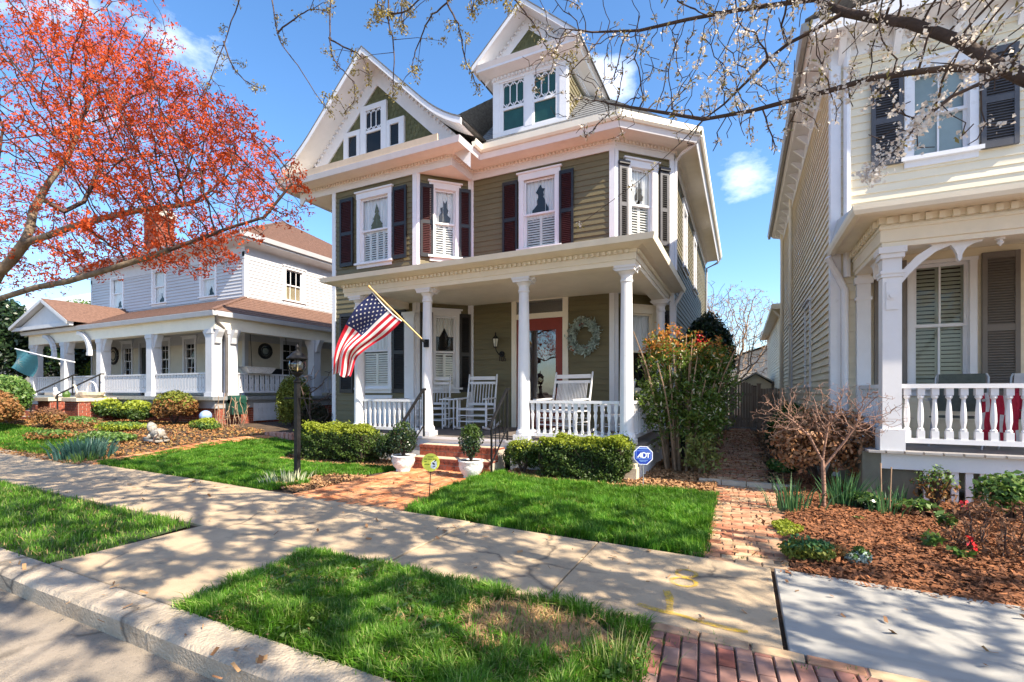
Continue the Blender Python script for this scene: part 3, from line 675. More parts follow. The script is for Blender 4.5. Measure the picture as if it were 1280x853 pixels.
def window(parent, T, x0, x1, z0, z1, trim=None, cas=.12, head=.16, sill=.05, curtain=None, blind=None, orn=None, muntin=(1, 1), gl=None, depth=.55, shade=None, ornm=None, cap=.0, low_muntin=0):
    trim = trim or M_white; zm = (z0+z1)/2
    b = MB(T)
    b.box(x0-cas, x0, -.045, .01, z0, z1); b.box(x1, x1+cas, -.045, .01, z0, z1)
    b.box(x0-cas-.01, x1+cas+.01, -.052, .01, z1, z1+head)
    if head > .05: b.box(x0-cas-.05, x1+cas+.05, -.09, .01, z1+head, z1+head+.04)
    b.box(x0-cas-.05, x1+cas+.05, -.10, .01, z0-sill, z0); b.box(x0-cas, x1+cas, -.04, .01, z0-sill-.09, z0-sill)
    # jambs
    b.box(x0-.01, x0, .01, .14, z0, z1); b.box(x1, x1+.01, .01, .14, z0, z1); b.box(x0, x1, .01, .14, z1, z1+.01); b.box(x0, x1, .01, .14, z0-.01, z0)
    w = b.build('window', trim, parent)
    s = MB(T); f = .045
    for (a, c, y) in ((zm-.02, z1, .03), (z0, zm+.02, .06)):
        s.box(x0, x0+f, y, y+.03, a, c); s.box(x1-f, x1, y, y+.03, a, c)
        s.box(x0+f, x1-f, y+.001, y+.03, c-f, c); s.box(x0+f, x1-f, y+.001, y+.03, a, a+f)
        k = muntin[0]+(low_muntin if y > .05 else 0) if y > .05 and low_muntin else muntin[0]
        for i in range(1, k): xx = x0+(x1-x0)*i/k; s.box(xx-.012, xx+.012, y+.004, y+.026, a+f, c-f)
        for i in range(1, muntin[1]): zz = a+(c-a)*i/muntin[1]; s.box(x0+f, x1-f, y+.005, y+.025, zz-.012, zz+.012)
    s.build('sash', trim, w)
    g = MB(T); g.face((x0+.02, .045, zm), (x1-.02, .045, zm), (x1-.02, .045, z1-.02), (x0+.02, .045, z1-.02)); g.face((x0+.02, .075, z0+.02), (x1-.02, .075, z0+.02), (x1-.02, .075, zm), (x0+.02, .075, zm))
    g.build('glass', gl or M_glass, w)
    if curtain:                                     # (z from, z to, gap)
        c = MB(T); a, e, gap = curtain; n_ = 46; cx = (x0+x1)/2
        pt = []
        for i in range(n_+1):
            x = x0+(x1-x0)*i/n_; d = abs(x-cx)/((x1-x0)/2)
            pt.append((x, .108+.017*math.sin(i*1.15+x)+.010*math.sin(i*.47+2*x)))
        for i in range(n_):
            xm = (pt[i][0]+pt[i+1][0])/2; d = abs(xm-cx)/((x1-x0)/2)
            zb = a if not gap else a+(e-a)*max(0, .95-d*2.2)*gap
            c.face((pt[i][0], pt[i][1], zb), (pt[i+1][0], pt[i+1][1], zb), (pt[i+1][0], pt[i+1][1], e), (pt[i][0], pt[i][1], e))
        c.build('curtain', M_curtain, w)
    if blind:                                       # (z from, z to, panels, material)
        a, e, k, bm_ = blind; c = MB(T)
        for i in range(k):
            p, q = x0+.02+(x1-x0-.04)*i/k, x0+.02+(x1-x0-.04)*(i+1)/k
            c.box(p, p+.035, .10, .125, a, e); c.box(q-.035, q, .10, .125, a, e); c.box(p+.035, q-.035, .101, .124, a, a+.05); c.box(p+.035, q-.035, .101, .124, e-.04, e)
            z = a+.07
            while z < e-.06:
                c.bar((p+.035, .112, z), (q-.035, .112, z), .010, .056, up=(0, .6, .8)); z += .062
        c.build('blind', bm_, w)
    if shade:
        c = MB(T); c.box(x0+.01, x1-.01, .10, .11, shade[0], shade[1]); c.build('shade', shade[2], w)
    if orn:
        sh, cx, zb, ww, hh = orn
        c = MB(T); c.prism([(cx-ww/2+p[0]*ww, .085, zb+p[1]*hh) for p in sh], (0, .006, 0)); c.build('ornament', ornm or M_black, w)
    c = MB(T); y = .14; q = depth
    c.face((x0, q, z0), (x1, q, z0), (x1, q, z1), (x0, q, z1)); c.face((x0, y, z0), (x0, q, z0), (x0, q, z1), (x0, y, z1)); c.face((x1, y, z0), (x1, q, z0), (x1, q, z1), (x1, y, z1))
    c.face((x0, y, z1), (x1, y, z1), (x1, q, z1), (x0, q, z1)); c.face((x0, y, z0), (x1, y, z0), (x1, q, z0), (x0, q, z0))
    c.build('room_behind', M_dark, w)
    return w
def extr(mb, path, prof):
    """sweep a closed (offset outwards, z) profile along a plan path with mitred corners; outwards = right of the path"""
    P = [Vector((p[0], p[1])) for p in path]; R_ = []
    for i, p in enumerate(P):
        d0 = (P[i]-P[i-1]).normalized() if i else (P[1]-P[0]).normalized(); d1 = (P[i+1]-P[i]).normalized() if i < len(P)-1 else d0
        n0, n1 = Vector((d0.y, -d0.x)), Vector((d1.y, -d1.x)); m_ = (n0+n1).normalized(); k = 1/max(.3, m_.dot(n0))
        R_.append([mb.add((p.x+m_.x*k*o, p.y+m_.y*k*o, z)) for o, z in prof])
    n_ = len(prof)
    for a, c in zip(R_, R_[1:]):
        for j in range(n_): mb.f.append([a[j], c[j], c[(j+1) % n_], a[(j+1) % n_]]); mb.m.append(mb.k)
    mb.f.append(R_[0][::-1]); mb.m.append(mb.k); mb.f.append(R_[-1]); mb.m.append(mb.k)
def dentils(mb, path, off, z0, z1, pitch=.11, w=.055, d=.05):
    P = [Vector((p[0], p[1])) for p in path]
    for a, c in zip(P, P[1:]):
        t = (c-a); L = t.length; t.normalize(); nn = Vector((t.y, -t.x)); s = pitch*.5
        while s < L-.03:
            p = a+t*s
            q = [p+nn*off-t*w/2, p+nn*(off+d)-t*w/2, p+nn*(off+d)+t*w/2, p+nn*off+t*w/2]
            mb.prism([(v.x, v.y, z0) for v in q], (0, 0, z1-z0)); s += pitch

# ------------------------------------------------------------------ the olive house
H = thing('victorian_house', 'olive green two storey house with dormer, gable and columned white porch, flag on its column', 'house', (-5.5, 8.05, 0))
F0 = frame(0, 11, 0); FB = frame(0, 10, 0); FA = frame(-7.52, 10, 45); FR = frame(-2.67, 11, 45); FS = frame(-1.53, 12.14, 90); FL = frame(-10.42, 20, -90)
LA, LR = 1.43, 1.61
W1 = (-9.40, -8.44, 4.95, 6.70); W3 = (-4.96, -4.12, 5.04, 6.76); W5 = (-9.40, -8.44, 1.56, 3.55)
WA = (.45, 1.00, 4.98, 6.72); WAl = (.45, 1.00, 1.56, 3.42); WR = (.43, 1.02, 5.0, 6.72); WRl = (.43, 1.02, 1.5, 3.3)
DOOR = (-5.16, -3.92, .55, 3.74)
b = MB(); 
b.T = lambda p: FB((p[0]-10.42, p[1], p[2])); sh = lambda o, d: (o[0]+d, o[1]+d, o[2], o[3])
clap(b, 2.9, 0, 7.06, .135, [sh(W1, 10.42), sh(W5, 10.42)])
b.T = FA; clap(b, LA, 0, 7.06, .135, [WA, WAl])
b.T = lambda p: F0((p[0]-6.51, p[1], p[2])); clap(b, 3.84, 0, 7.06, .135, [sh(W3, 6.51), sh(DOOR, 6.51)])
b.T = FR; clap(b, LR, 0, 7.06, .135, [WR, WRl])
b.T = FS; clap(b, 11.2, 0, 7.06, .135, [(2.2, 3.0, 5, 6.7), (5.4, 6.2, 5, 6.7)])
b.T = frame(-11.44, 23.3, -90); clap(b, 12.3, 0, 7.06, .135)
b.T = frame(-11.44, 11.02, -45); clap(b, 1.44, 0, 7.06, .135)
b.T = None; b.face((-11.44, 23.3, 0), (-1.53, 23.3, 0), (-1.53, 23.3, 7.06), (-11.44, 23.3, 7.06))
b.build('wall', M_olive, H)
# corner boards and other vertical trim
b = MB()
CB = []
for T, xs_ in ((FB, ((-10.44, -10.31), (-7.64, -7.51))), (FA, ((-.01, .07), (LA-.09, LA))), (F0, ((-6.50, -6.42), (-2.78, -2.66))), (FR, ((0.0, .09), (LR-.10, LR+.02))), (FS, ((-.02, .12),))):
    for a, c in xs_: b = MB(T); b.box(a, c, -.035, .0, 0, 7.05); b.build('corner_board', M_white, H)
b = MB(frame(-11.44, 11.02, -45)); b.box(1.34, 1.45, -.035, 0, 0, 7.05); b.build('corner_board', M_white, H)
# upper cornice: frieze, dentils, soffit, fascia, gutter
CP = [(-11.44, 23.3), (-11.44, 10), (-6.48, 10), (-6.48, 11), (-2.67, 11), (-1.53, 12.13), (-1.53, 23.3)]
b = MB(); extr(b, CP, [(.0, 7.045), (.035, 7.045), (.035, 7.19), (.05, 7.19), (.05, 7.22), (.0, 7.22)])
b.build('frieze', M_white, H)
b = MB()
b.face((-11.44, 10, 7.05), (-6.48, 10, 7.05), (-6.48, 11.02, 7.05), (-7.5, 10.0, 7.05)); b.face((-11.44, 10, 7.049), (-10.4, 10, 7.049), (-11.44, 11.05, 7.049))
b.build('soffit', M_cream_pink, H)
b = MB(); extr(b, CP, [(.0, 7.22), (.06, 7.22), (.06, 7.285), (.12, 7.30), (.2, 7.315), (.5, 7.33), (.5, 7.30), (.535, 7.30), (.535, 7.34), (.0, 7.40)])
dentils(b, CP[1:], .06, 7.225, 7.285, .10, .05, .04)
b.build('cornice', M_cream_pink, H)
b = MB(); extr(b, CP, [(.535, 7.25), (.56, 7.25), (.62, 7.37), (.535, 7.37)]); b.build('crown_moulding', M_white, H)
b = MB(); extr(b, [(-3.2, 10.999), CP[4], CP[5], CP[6]], [(.60, 7.372), (.66, 7.372), (.70, 7.42), (.71, 7.55), (.69, 7.56), (.66, 7.5), (.58, 7.5)])
extr(b, [CP[2], CP[3], (-3.2, 11)], [(.60, 7.372), (.66, 7.372), (.70, 7.42), (.71, 7.55), (.69, 7.56), (.66, 7.5), (.58, 7.5)])
b.build('gutter', M_cream, H)
b = MB(); extr(b, [(-11.44, 12), CP[1], (-6.48, 10)], [(.56, 7.371), (.6, 7.371), (.615, 7.54), (.55, 7.545)])
b.build('gutter', M_tan, H)['label'] = 'tan painted ledge under the front gable'
# main roof (hip), courses of shingle as thin laps
def rooflap(mb, e0, e1, r0, r1, n_, lift=.012):
    e0, e1, r0, r1 = map(Vector, (e0, e1, r0, r1)); nn = (e1-e0).cross(r0-e0).normalized()
    if nn.z < 0: nn = -nn
    for i in range(n_):
        a, c = i/n_, (i+1)/n_
        p, q, s_, t = e0.lerp(r0, a), e1.lerp(r1, a), e1.lerp(r1, c), e0.lerp(r0, c)
        mb.face(p+nn*lift, q+nn*lift, s_, t); mb.face(p, q, q+nn*lift, p+nn*lift)
b = MB(); PK0, PK1 = (-6.4, 15.6, 12.6), (-6.4, 18.5, 12.6)
ez = 7.50
rooflap(b, (-6.1, 10.33, ez), (-2.42, 10.33, ez), PK0, PK0, 40); rooflap(b, (-2.42, 10.33, ez), (-.87, 11.86, ez), PK0, PK0, 40)
rooflap(b, (-.87, 11.86, ez), (-.87, 23.9, ez), PK0, PK1, 40); rooflap(b, (-12, 23.9, ez), (-12, 10.2, ez), PK1, PK0, 30); rooflap(b, (-.87, 23.9, ez), (-12, 23.9, ez), PK1, PK1, 20)
# gable roof over the bay with bell-cast foot
GX, GZ = -8.80, 10.30
def rake(u):                                     # u: 0 at apex .. 1 at eave, right side; returns dx, z
    x = 2.98*u; z = GZ-.965*x+ (max(0, u-.62)**2)*2.3
    return x, z
pr = [rake(i/14) for i in range(15)]
for s_ in (-1, 1):
    for (xa, za), (xb, zb) in zip(pr, pr[1:]):
        q = [(GX+s_*xa, 9.36, za+.03), (GX+s_*xb, 9.36, zb+.03), (GX+s_*xb, 14.5, zb+.03), (GX+s_*xa, 14.5, za+.03)]
        b.face(*q); b.face(*[(x, y, z-.035) for x, y, z in q]); b.face(q[0], q[1], (q[1][0], q[1][1], q[1][2]-.035), (q[0][0], q[0][1], q[0][2]-.035))
b.build('roof', M_slate, H)
# gable front: raking cornice, soffit and shingled wall
b = MB()
for s_ in (-1, 1):
    for (xa, za), (xb, zb) in zip(pr, pr[1:]):
        A = (GX+s_*xa, 9.37, za-.006); B_ = (GX+s_*xb, 9.37, zb-.006)
        lo = lambda p, d: (p[0], p[1], p[2]-d)
        b.prism([A, B_, lo(B_, .15), lo(A, .15)], (0, .05, 0))
        # sloping soffit back to the gable wall
        b.face((A[0], 9.42, A[2]-.13), (B_[0], 9.42, B_[2]-.13), (B_[0], 9.97, B_[2]-.15), (A[0], 9.97, A[2]-.15))
    # frieze board on the wall, parallel with the rake
    n_ = 10
    for i in range(n_):
        x0, x1 = 2.9*i/n_, 2.9*(i+1)/n_; z = lambda x: GZ-.965*x-.15
        b.face((GX+s_*x0, 9.955, z(x0)), (GX+s_*x1, 9.955, z(x1)), (GX+s_*x1, 9.955, z(x1)-.50), (GX+s_*x0, 9.955, z(x0)-.50))
        b.face((GX+s_*x0, 9.955, z(x0)-.5), (GX+s_*x1, 9.955, z(x1)-.5), (GX+s_*x1, 10.0, z(x1)-.5), (GX+s_*x0, 10.0, z(x0)-.5))
    for i in range(24):
        x = .16+i*.115; zz = GZ-.965*x-.165
        b.bar((GX+s_*x, 9.955, zz-.045), (GX+s_*x, 9.905, zz-.045), .055, .07, up=(s_*.69, 0, .72))
b.build('raking_cornice', M_white, H)
def scales(mb, x0f, z0, z1, y, pitch=.12, w=.14):
    r_ = 0; z = z0
    while z < z1:
        a, c = x0f(z+pitch/2)
        x = a-(w/2 if r_ % 2 else 0)
        while x < c:
            p, q = max(a, x+.006), min(c, x+w-.006)
            if q > p: mb.face((p, y-.016, z+.03), ((p+q)/2, y-.018, z), (q, y-.016, z+.03), (q, y-.004, z+pitch+.03), (p, y-.004, z+pitch+.03))
            x += w
        z += pitch; r_ += 1
b = MB(); hw = lambda z: max(.02, (9.62-z)/.965+.25)
scales(b, lambda z: (GX-hw(z), GX+hw(z)), 7.5, 9.75, 10.0); b.face((GX-2.7, 10.0, 7.3), (GX+2.7, 10.0, 7.3), (GX, 10.0, 10.0))
b.build('gable_wall', M_olive_d, H)
# triple gable window
def lattice(mb, x0, x1, z0, z1, y, nx_=3, r=.011):
    w = (x1-x0)/nx_; h = z1-z0; t = h*.17; th = .012
    for i in range(nx_+1):
        x = x0+i*w
        for (a, c) in (((x, z0+t), (x, z1-t)),): mb.bar((a[0], y, a[1]), (c[0], y, c[1]), .026, th, up=(0, 1, 0))
        for zc, s_ in ((z0+t, -1), (z1-t, 1)):
            for dx in (-w/2, w/2):
                if x0-.001 <= x+dx <= x1+.001: mb.bar((x, y, zc), (x+dx, y, zc+s_*t), .026, th, up=(0, 1, 0))
        for zc, s_ in ((z0+t, -1), (z1-t, 1)):
            xm = x+w/2
            if xm < x1: mb.bar((xm, y, zc+s_*t), (xm, y, zc+s_*t*.2), .0175, th, up=(0, 1, 0))
def lightw(parent, T, x0, x1, z0, z1, fr, dark, latt=None, name='window'):
    w = MB(T); l_, r2, t_, bt = fr
    w.box(x0-l_, x0, -.07, .0, z0-bt, z1+t_); w.box(x1, x1+r2, -.07, .0, z0-bt, z1+t_); w.box(x0, x1, -.069, 0, z1, z1+t_); w.box(x0, x1, -.069, 0, z0-bt, z0)
    if latt: w.box(x0, x1, -.066, -.002, latt-.035, latt+.035); 
    if latt: lattice(w, x0, x1, latt+.035, z1, -.05)
    o = w.build(name, M_white, parent)
    g = MB(T); g.face((x0, -.035, z0), (x1, -.035, z0), (x1, -.035, z1), (x0, -.035, z1)); g.build('glass', M_glass, o)
    g = MB(T); g.face((x0, -.024, z0), (x1, -.024, z0), (x1, -.024, z1), (x0, -.024, z1)); g.build('shade', dark, o)
    return o
T10 = frame(0, 9.985, 0)
lightw(H, T10, -9.16, -8.64, 7.88, 9.02, (.19, .18, .14, .08), M_dark, 8.45)
lightw(H, T10, -9.80, -9.49, 7.9, 8.46, (.16, .12, .13, .08), M_dark); lightw(H, T10, -8.34, -8.05, 7.9, 8.46, (.11, .17, .13, .08), M_dark)

# dormer
DX0, DX1, DY = -5.66, -3.74, 10.72
b = MB(frame(DX1, DY, 90)); clap(b, 3.2, 7.6, 9.3, .13); b.T = frame(DX0, DY+3.2, -90); clap(b, 3.2, 7.6, 9.3, .13)
b.build('dormer_wall', M_olive, H)
b = MB()
b.box(DX0-.02, DX1+.02, DY-.03, DY+.02, 7.5, 7.95); b.box(DX0-.02, DX0+.16, DY-.035, DY+.1, 7.95, 9.2); b.box(DX1-.16, DX1+.02, DY-.035, DY+.1, 7.95, 9.2)
b.box(-4.80, -4.60, DY-.034, DY+.05, 7.95, 9.2); b.box(DX0-.02, DX1+.02, DY-.04, DY+.02, 9.19, 9.26)
for x in (DX1+.021, DX0-.022): b.box(min(x, x), x+.001, DY-.034, DY+.14, 7.5, 9.25)
b.build('dormer_front', M_white, H)
TD = frame(0, DY+.05, 0)
lightw(H, TD, -5.40, -4.84, 7.98, 9.16, (.10, .05, .04, .03), M_teal, 8.52); lightw(H, TD, -4.56, -4.00, 7.98, 9.16, (.05, .10, .04, .03), M_teal, 8.52)
b = MB(); ax, az = (DX0+DX1)/2, 10.78
DP = [(DX0, DY+2.4), (DX0, DY), (DX1, DY), (DX1, DY+2.4)]
extr(b, DP, [(.0, 9.25), (.05, 9.25), (.05, 9.34), (.10, 9.35), (.16, 9.37), (.34, 9.41), (.34, 9.46), (.40, 9.55), (.0, 9.55)]); dentils(b, DP, .05, 9.265, 9.33, .10, .05, .04)
# pediment
sl_ = (az-9.55)/1.38
for s_ in (-1, 1):
    for i in range(8):
        x0, x1 = 1.38*i/8, 1.38*(i+1)/8; z = lambda x: az-sl_*x
        b.prism([(ax+s_*x0, DY-.42, z(x0)), (ax+s_*x1, DY-.42, z(x1)), (ax+s_*x1, DY-.42, z(x1)-.13), (ax+s_*x0, DY-.42, z(x0)-.13)], (0, .05, 0))
        b.face((ax+s_*x0, DY-.37, z(x0)-.11), (ax+s_*x1, DY-.37, z(x1)-.11), (ax+s_*x1, DY+.0, z(x1)-.13), (ax+s_*x0, DY+.0, z(x0)-.13))
        if i < 7: b.face((ax+s_*x0, DY-.02, z(x0)-.13), (ax+s_*x1, DY-.02, z(x1)-.13), (ax+s_*x1, DY-.02, z(x1)-.48), (ax+s_*x0, DY-.02, z(x0)-.48))
    for i in range(9):
        x = .14+i*.10; zz = az-sl_*x-.15; b.bar((ax+s_*x, DY-.02, zz-.04), (ax+s_*x, DY-.07, zz-.04), .05, .06, up=(s_*.69, 0, .72))
b.build('pediment', M_white, H)
b = MB(); scales(b, lambda z: (ax-max(.01, (10.36-z)/sl_), ax+max(.01, (10.36-z)/sl_)), 9.56, 10.36, DY, .09, .11); b.face((ax-1.2, DY, 9.5), (ax+1.2, DY, 9.5), (ax, DY, 10.62)); b.build('gable_wall', M_olive_d, H)
b = MB()
for s_ in (-1, 1):
    q = [(ax, DY-.43, az+.02), (ax+s_*1.42, DY-.43, az+.02-sl_*1.42), (ax+s_*1.42, DY+3.2, az+.02-sl_*1.42), (ax, DY+3.2, az+.02)]
    b.face(*q); b.face(*[(x, y, z-.03) for x, y, z in q]); b.face(q[0], q[1], (q[1][0], q[1][1], q[1][2]-.03), (q[0][0], q[0][1], q[0][2]-.03)); b.face(q[1], q[2], (q[2][0], q[2][1], q[2][2]-.03), (q[1][0], q[1][1], q[1][2]-.03))
b.build('dormer_roof', M_slate, H)

# windows and shutters
window(H, FB, *W1, curtain=(5.72, 6.68, .28), blind=(4.97, 5.80, 4, M_blind), orn=(TREE, -8.93, 5.86, .42, .70), ornm=M_olive_d)
window(H, FA, *WA, cas=.13, curtain=(5.75, 6.7, .28), blind=(5.0, 5.84, 2, M_blind), orn=(RAB, .72, 5.9, .34, .62))
window(H, F0, *W3, cas=.13, curtain=(5.78, 6.74, .0), blind=(5.06, 5.88, 2, M_blind), orn=(CAT, -4.55, 5.93, .44, .70))
window(H, FR, *WR, cas=.15, curtain=(5.8, 6.7, .3), blind=(5.02, 5.86, 2, M_blind), orn=(RAB, .72, 6.0, .24, .5))
window(H, FB, *W5, curtain=(2.55, 3.53, .0), blind=(1.6, 2.5, 2, M_blind))
window(H, FA, *WAl, cas=.13, curtain=(2.9, 3.4, .5), blind=(1.6, 2.45, 2, M_blind))
window(H, FR, *WRl, cas=.15, curtain=(2.4, 3.28, .0), trim=M_cream)
for a in (2.2, 5.4): window(H, FS, a, a+.8, 5.0, 6.7, curtain=(5.0, 6.68, .2))
for T, r_ in ((FB, ((-10.12, -9.64), (-8.26, -7.82))), (FA, ((.08, .41), (1.09, 1.40))), (F0, ((-5.54, -5.12), (-4.0, -3.64)))):
    for a, c in r_: shutter(H, T, a, c, 4.92, 6.80, M_black, M_black_red, solid=False)
for a, c in ((.10, .34), (1.22, 1.46)): shutter(H, FR, a, c, 4.95, 6.72, M_grey, M_black, pitch=.05); b_ = MB(FR); b_.box(a-.02, c+.02, -.12, -.03, 6.722, 6.80); b_.build('shutter_cap', M_black, H)
for a, c in ((-10.12, -9.64), (-8.26, -7.84)): shutter(H, FB, a, c, 1.42, 3.62, M_black, M_black)
for a, c in ((.07, .40), (1.10, 1.40)): shutter(H, FA, a, c, 1.45, 3.50, M_black, M_black)
for a, c in ((.12, .33), (1.22, 1.46)): shutter(H, FR, a, c, 1.4, 3.4, M_black, M_black)
# pilaster on the bay corner below the porch roof
b = MB(FB); b.box(-7.86, -7.56, -.09, -.036, .55, 3.42); b.box(-7.92, -7.5, -.13, -.036, 3.42, 3.50); b.box(-7.89, -7.53, -.11, -.036, 3.36, 3.42); b.box(-7.9, -7.52, -.12, -.036, .55, .75); b.build('pilaster', M_white, H)
# panel under the bay windows
b = MB(FB); b.box(-9.55, -8.3, -.05, -.02, .6, 1.36); b.build('apron_panel', M_white, H)

# front door
d = MB(F0); x0, x1 = -5.16, -3.92
d.box(x0-.13, x0, -.05, .05, .55, 3.72); d.box(x1, x1+.14, -.05, .05, .55, 3.72); d.box(x0-.13, x1+.14, -.055, .05, 3.72, 3.84); d.box(x0, x1, -.045, .05, 3.27, 3.40)
dc = d.build('door_casing', M_cream, H)
d = MB(F0); d.box(x0+.01, x0+.17, .0, .045, .57, 3.27); d.box(x1-.19, x1-.01, .0, .045, .57, 3.27); d.box(x0+.17, x1-.19, .001, .044, 2.98, 3.27); d.box(x0+.17, x1-.19, .001, .044, .57, .95)
dr = d.build('door', M_red, H)
d = MB(F0); d.face((x0+.15, .02, .9), (x1-.17, .02, .9), (x1-.17, .02, 3.0), (x0+.15, .02, 3.0)); d.build('glass', M_glassd, dr)
d = MB(F0); d.box(x1-.17, x1-.12, -.05, .0, 1.55, 1.75); d.build('handle', M_iron, dr)
d = MB(F0); d.box(x0, x1, .35, .36, .55, 3.3); d.box(x0+.3, x0+.36, .2, .25, .55, 3.3); d.box(x1-.5, x1-.44, .2, .25, .55, 3.3); d.build('inner_door', mat('dark_red_door', (.10, .028, .018), .5, .3, 3), dr)
d = MB(F0); d.face((x0, .02, 3.4), (x1, .02, 3.4), (x1, .02, 3.72), (x0, .02, 3.72)); tw = d.build('transom', M_glassd, H)
d = MB(F0); d.face((x0, .3, 3.3), (x1, .3, 3.3), (x1, .3, 3.8), (x0, .3, 3.8)); d.build('room_behind', mat('brown_transom_shade', (.10, .06, .04), .8, .2, 5), tw)

# ------------------------------------------------------------------ porch
PF = .55
b = MB(); b.box(-8.1, -1.5, 8.0, 11.0, PF-.05, PF); b.box(-8.1, -7.5, 9.9, 10.0, PF-.06, PF-.001)
b.build('porch_floor', M_tin, H)
b = MB(); b.box(-8.12, -1.48, 7.97, 8.0, PF-.045, PF+.002); b.box(-8.1, -1.5, 8.0, 8.06, PF-.20, PF-.05); b.box(-8.1, -5.75, 8.02, 8.06, 0, PF-.20); b.box(-3.9, -1.5, 8.02, 8.06, 0, PF-.20); b.box(-1.54, -1.5, 8.06, 11.5, 0, PF-.051); b.build('porch_skirt', M_white, H)
def column(x, y, z0, z1, r):
    b = MB(); b.box(x-r*1.45, x+r*1.45, y-r*1.45, y+r*1.45, z0, z0+.10)
    b.lathe([(r*1.4, .10), (r*1.42, .14), (r*1.3, .18), (r*1.12, .20), (r*1.08, .24), (r*1.05, (z1-z0)*.35), (r*.98, (z1-z0)*.6), (r*.86, z1-z0-.28), (r*1.0, z1-z0-.26), (r*1.0, z1-z0-.23), (r*.88, z1-z0-.21), (r*.92, z1-z0-.15), (r*1.3, z1-z0-.09)], x, y, 18, z0)
    b.box(x-r*1.5, x+r*1.5, y-r*1.5, y+r*1.5, z1-.09, z1); b.box(x-r*1.65, x+r*1.65, y-r*1.65, y+r*1.65, z1-.045, z1-.004)
    for s_ in (-1, 1):
        b.prism([(x+s_*r*1.2, y-.05, z1-.09), (x+s_*r*2.1, y-.05, z1-.03), (x+s_*r*2.1, y-.05, z1), (x+s_*r*1.2, y-.05, z1)], (0, .1, 0))
    return b.build('column', M_white, H, smooth=False)
CX = (-7.75, -5.90, -3.70, -1.78)
for x in CX: column(x, 8.2, PF, 3.58, .108)
column(-1.72, 11.55, PF, 3.58, .11)
PP = [(-8.05, 10.0), (-8.05, 8.06), (-1.62, 8.06), (-1.62, 12.3)]
b = MB(); extr(b, PP, [(0, 3.58), (.012, 3.58), (.012, 3.66), (.03, 3.665), (.03, 3.76), (0, 3.76)]); extr(b, PP, [(-.28, 3.58), (0, 3.581), (0, 3.76), (-.28, 3.76)])
extr(b, PP, [(0, 3.76), (.03, 3.76), (.03, 3.78), (.05, 3.78), (.05, 3.83), (.09, 3.84), (.16, 3.86), (.33, 3.875), (.33, 3.86), (.36, 3.86), (.39, 3.955), (.37, 3.96), (.34, 3.92), (0, 3.92)]); dentils(b, PP, .045, 3.765, 3.825, .098, .05, .04)
b.build('porch_cornice', M_cream, H)
b = MB(); b.face((-7.8, 8.3, 3.74), (-1.8, 8.3, 3.74), (-1.6, 12.2, 3.74), (-7.8, 12.2, 3.74)); b.build('porch_ceiling', M_cream, H)
b = MB(); rooflap(b, (-8.4, 7.72, 3.93), (-1.27, 7.72, 3.93), (-8.4, 11.02, 4.5), (-1.6, 11.02, 4.5), 14); rooflap(b, (-1.27, 7.72, 3.93), (-1.27, 12.5, 3.93), (-1.6, 11.02, 4.5), (-1.6, 12.5, 4.3), 6); b.face((-8.4, 7.72, 3.9), (-8.4, 10, 3.9), (-8.4, 10, 4.4)); b.build('porch_roof', mat('red_roof_paint', (.34, .115, .08), .5, .15, 3), H)
# railings: top rail and bottom rail, every baluster its own piece
def turned(h, r):
    b = MB(); b.box(-r, r, -r, r, 0, h*.16); b.box(-r, r, -r, r, h*.86, h)
    b.lathe([(r*.9, h*.16), (r*1.05, h*.19), (r*.6, h*.22), (r*.95, h*.36), (r*.9, h*.5), (r*.62, h*.72), (r*.55, h*.78), (r*1.05, h*.82), (r*.9, h*.86)], 0, 0, 8)
    return b
def flatbal(h, r):
    b = MB(); pts = [(-r, 0), (r, 0), (r, h*.1), (r*.55, h*.14), (r*.62, h*.4), (r*1.25, h*.62), (r*.7, h*.7), (r*1.25, h*.78), (r*1.25, h), (-r*1.25, h), (-r*1.25, h*.78), (-r*.7, h*.7), (-r*1.25, h*.62), (-r*.62, h*.4), (-r*.55, h*.14), (-r, h*.1)]
    b.prism([(x, -.012, z) for x, z in pts], (0, .024, 0)); return b
def railing(parent, a, c, z0, z1, n_, proto, m, w=.075, d=.05, rot=0.):
    a, c = Vector(a), Vector(c); b = MB()
    b.bar((a.x, a.y, z1-d/2), (c.x, c.y, z1-d/2), w, d); b.bar((a.x, a.y, z0+.03), (c.x, c.y, z0+.03), w*.8, .06)
    o = b.build('railing', m, parent); me = None
    for i in range(n_):
        p = a.lerp(c, (i+.5)/n_)
        if me is None:
            bo = proto(z1-d-z0-.06, .026).build('baluster', m, None); me = bo.data; bo.parent = o
        else: bo = link(bpy.data.objects.new('baluster', me), o)
        bo.location = (p.x-base(parent).x, p.y-base(parent).y, z0+.06-base(parent).z); bo.rotation_euler = (0, 0, math.atan2(c.y-a.y, c.x-a.x)+rot)
    return o
railing(H, (-7.64, 8.2), (-6.02, 8.2), PF+.08, 1.29, 12, flatbal, M_white)
railing(H, (-3.58, 8.2), (-1.9, 8.2), PF+.08, 1.29, 14, flatbal, M_white)
railing(H, (-1.72, 8.32), (-1.72, 11.4), PF+.08, 1.29, 20, flatbal, M_white)
railing(H, (-7.76, 8.35), (-7.76, 9.9), PF+.08, 1.29, 10, flatbal, M_white)
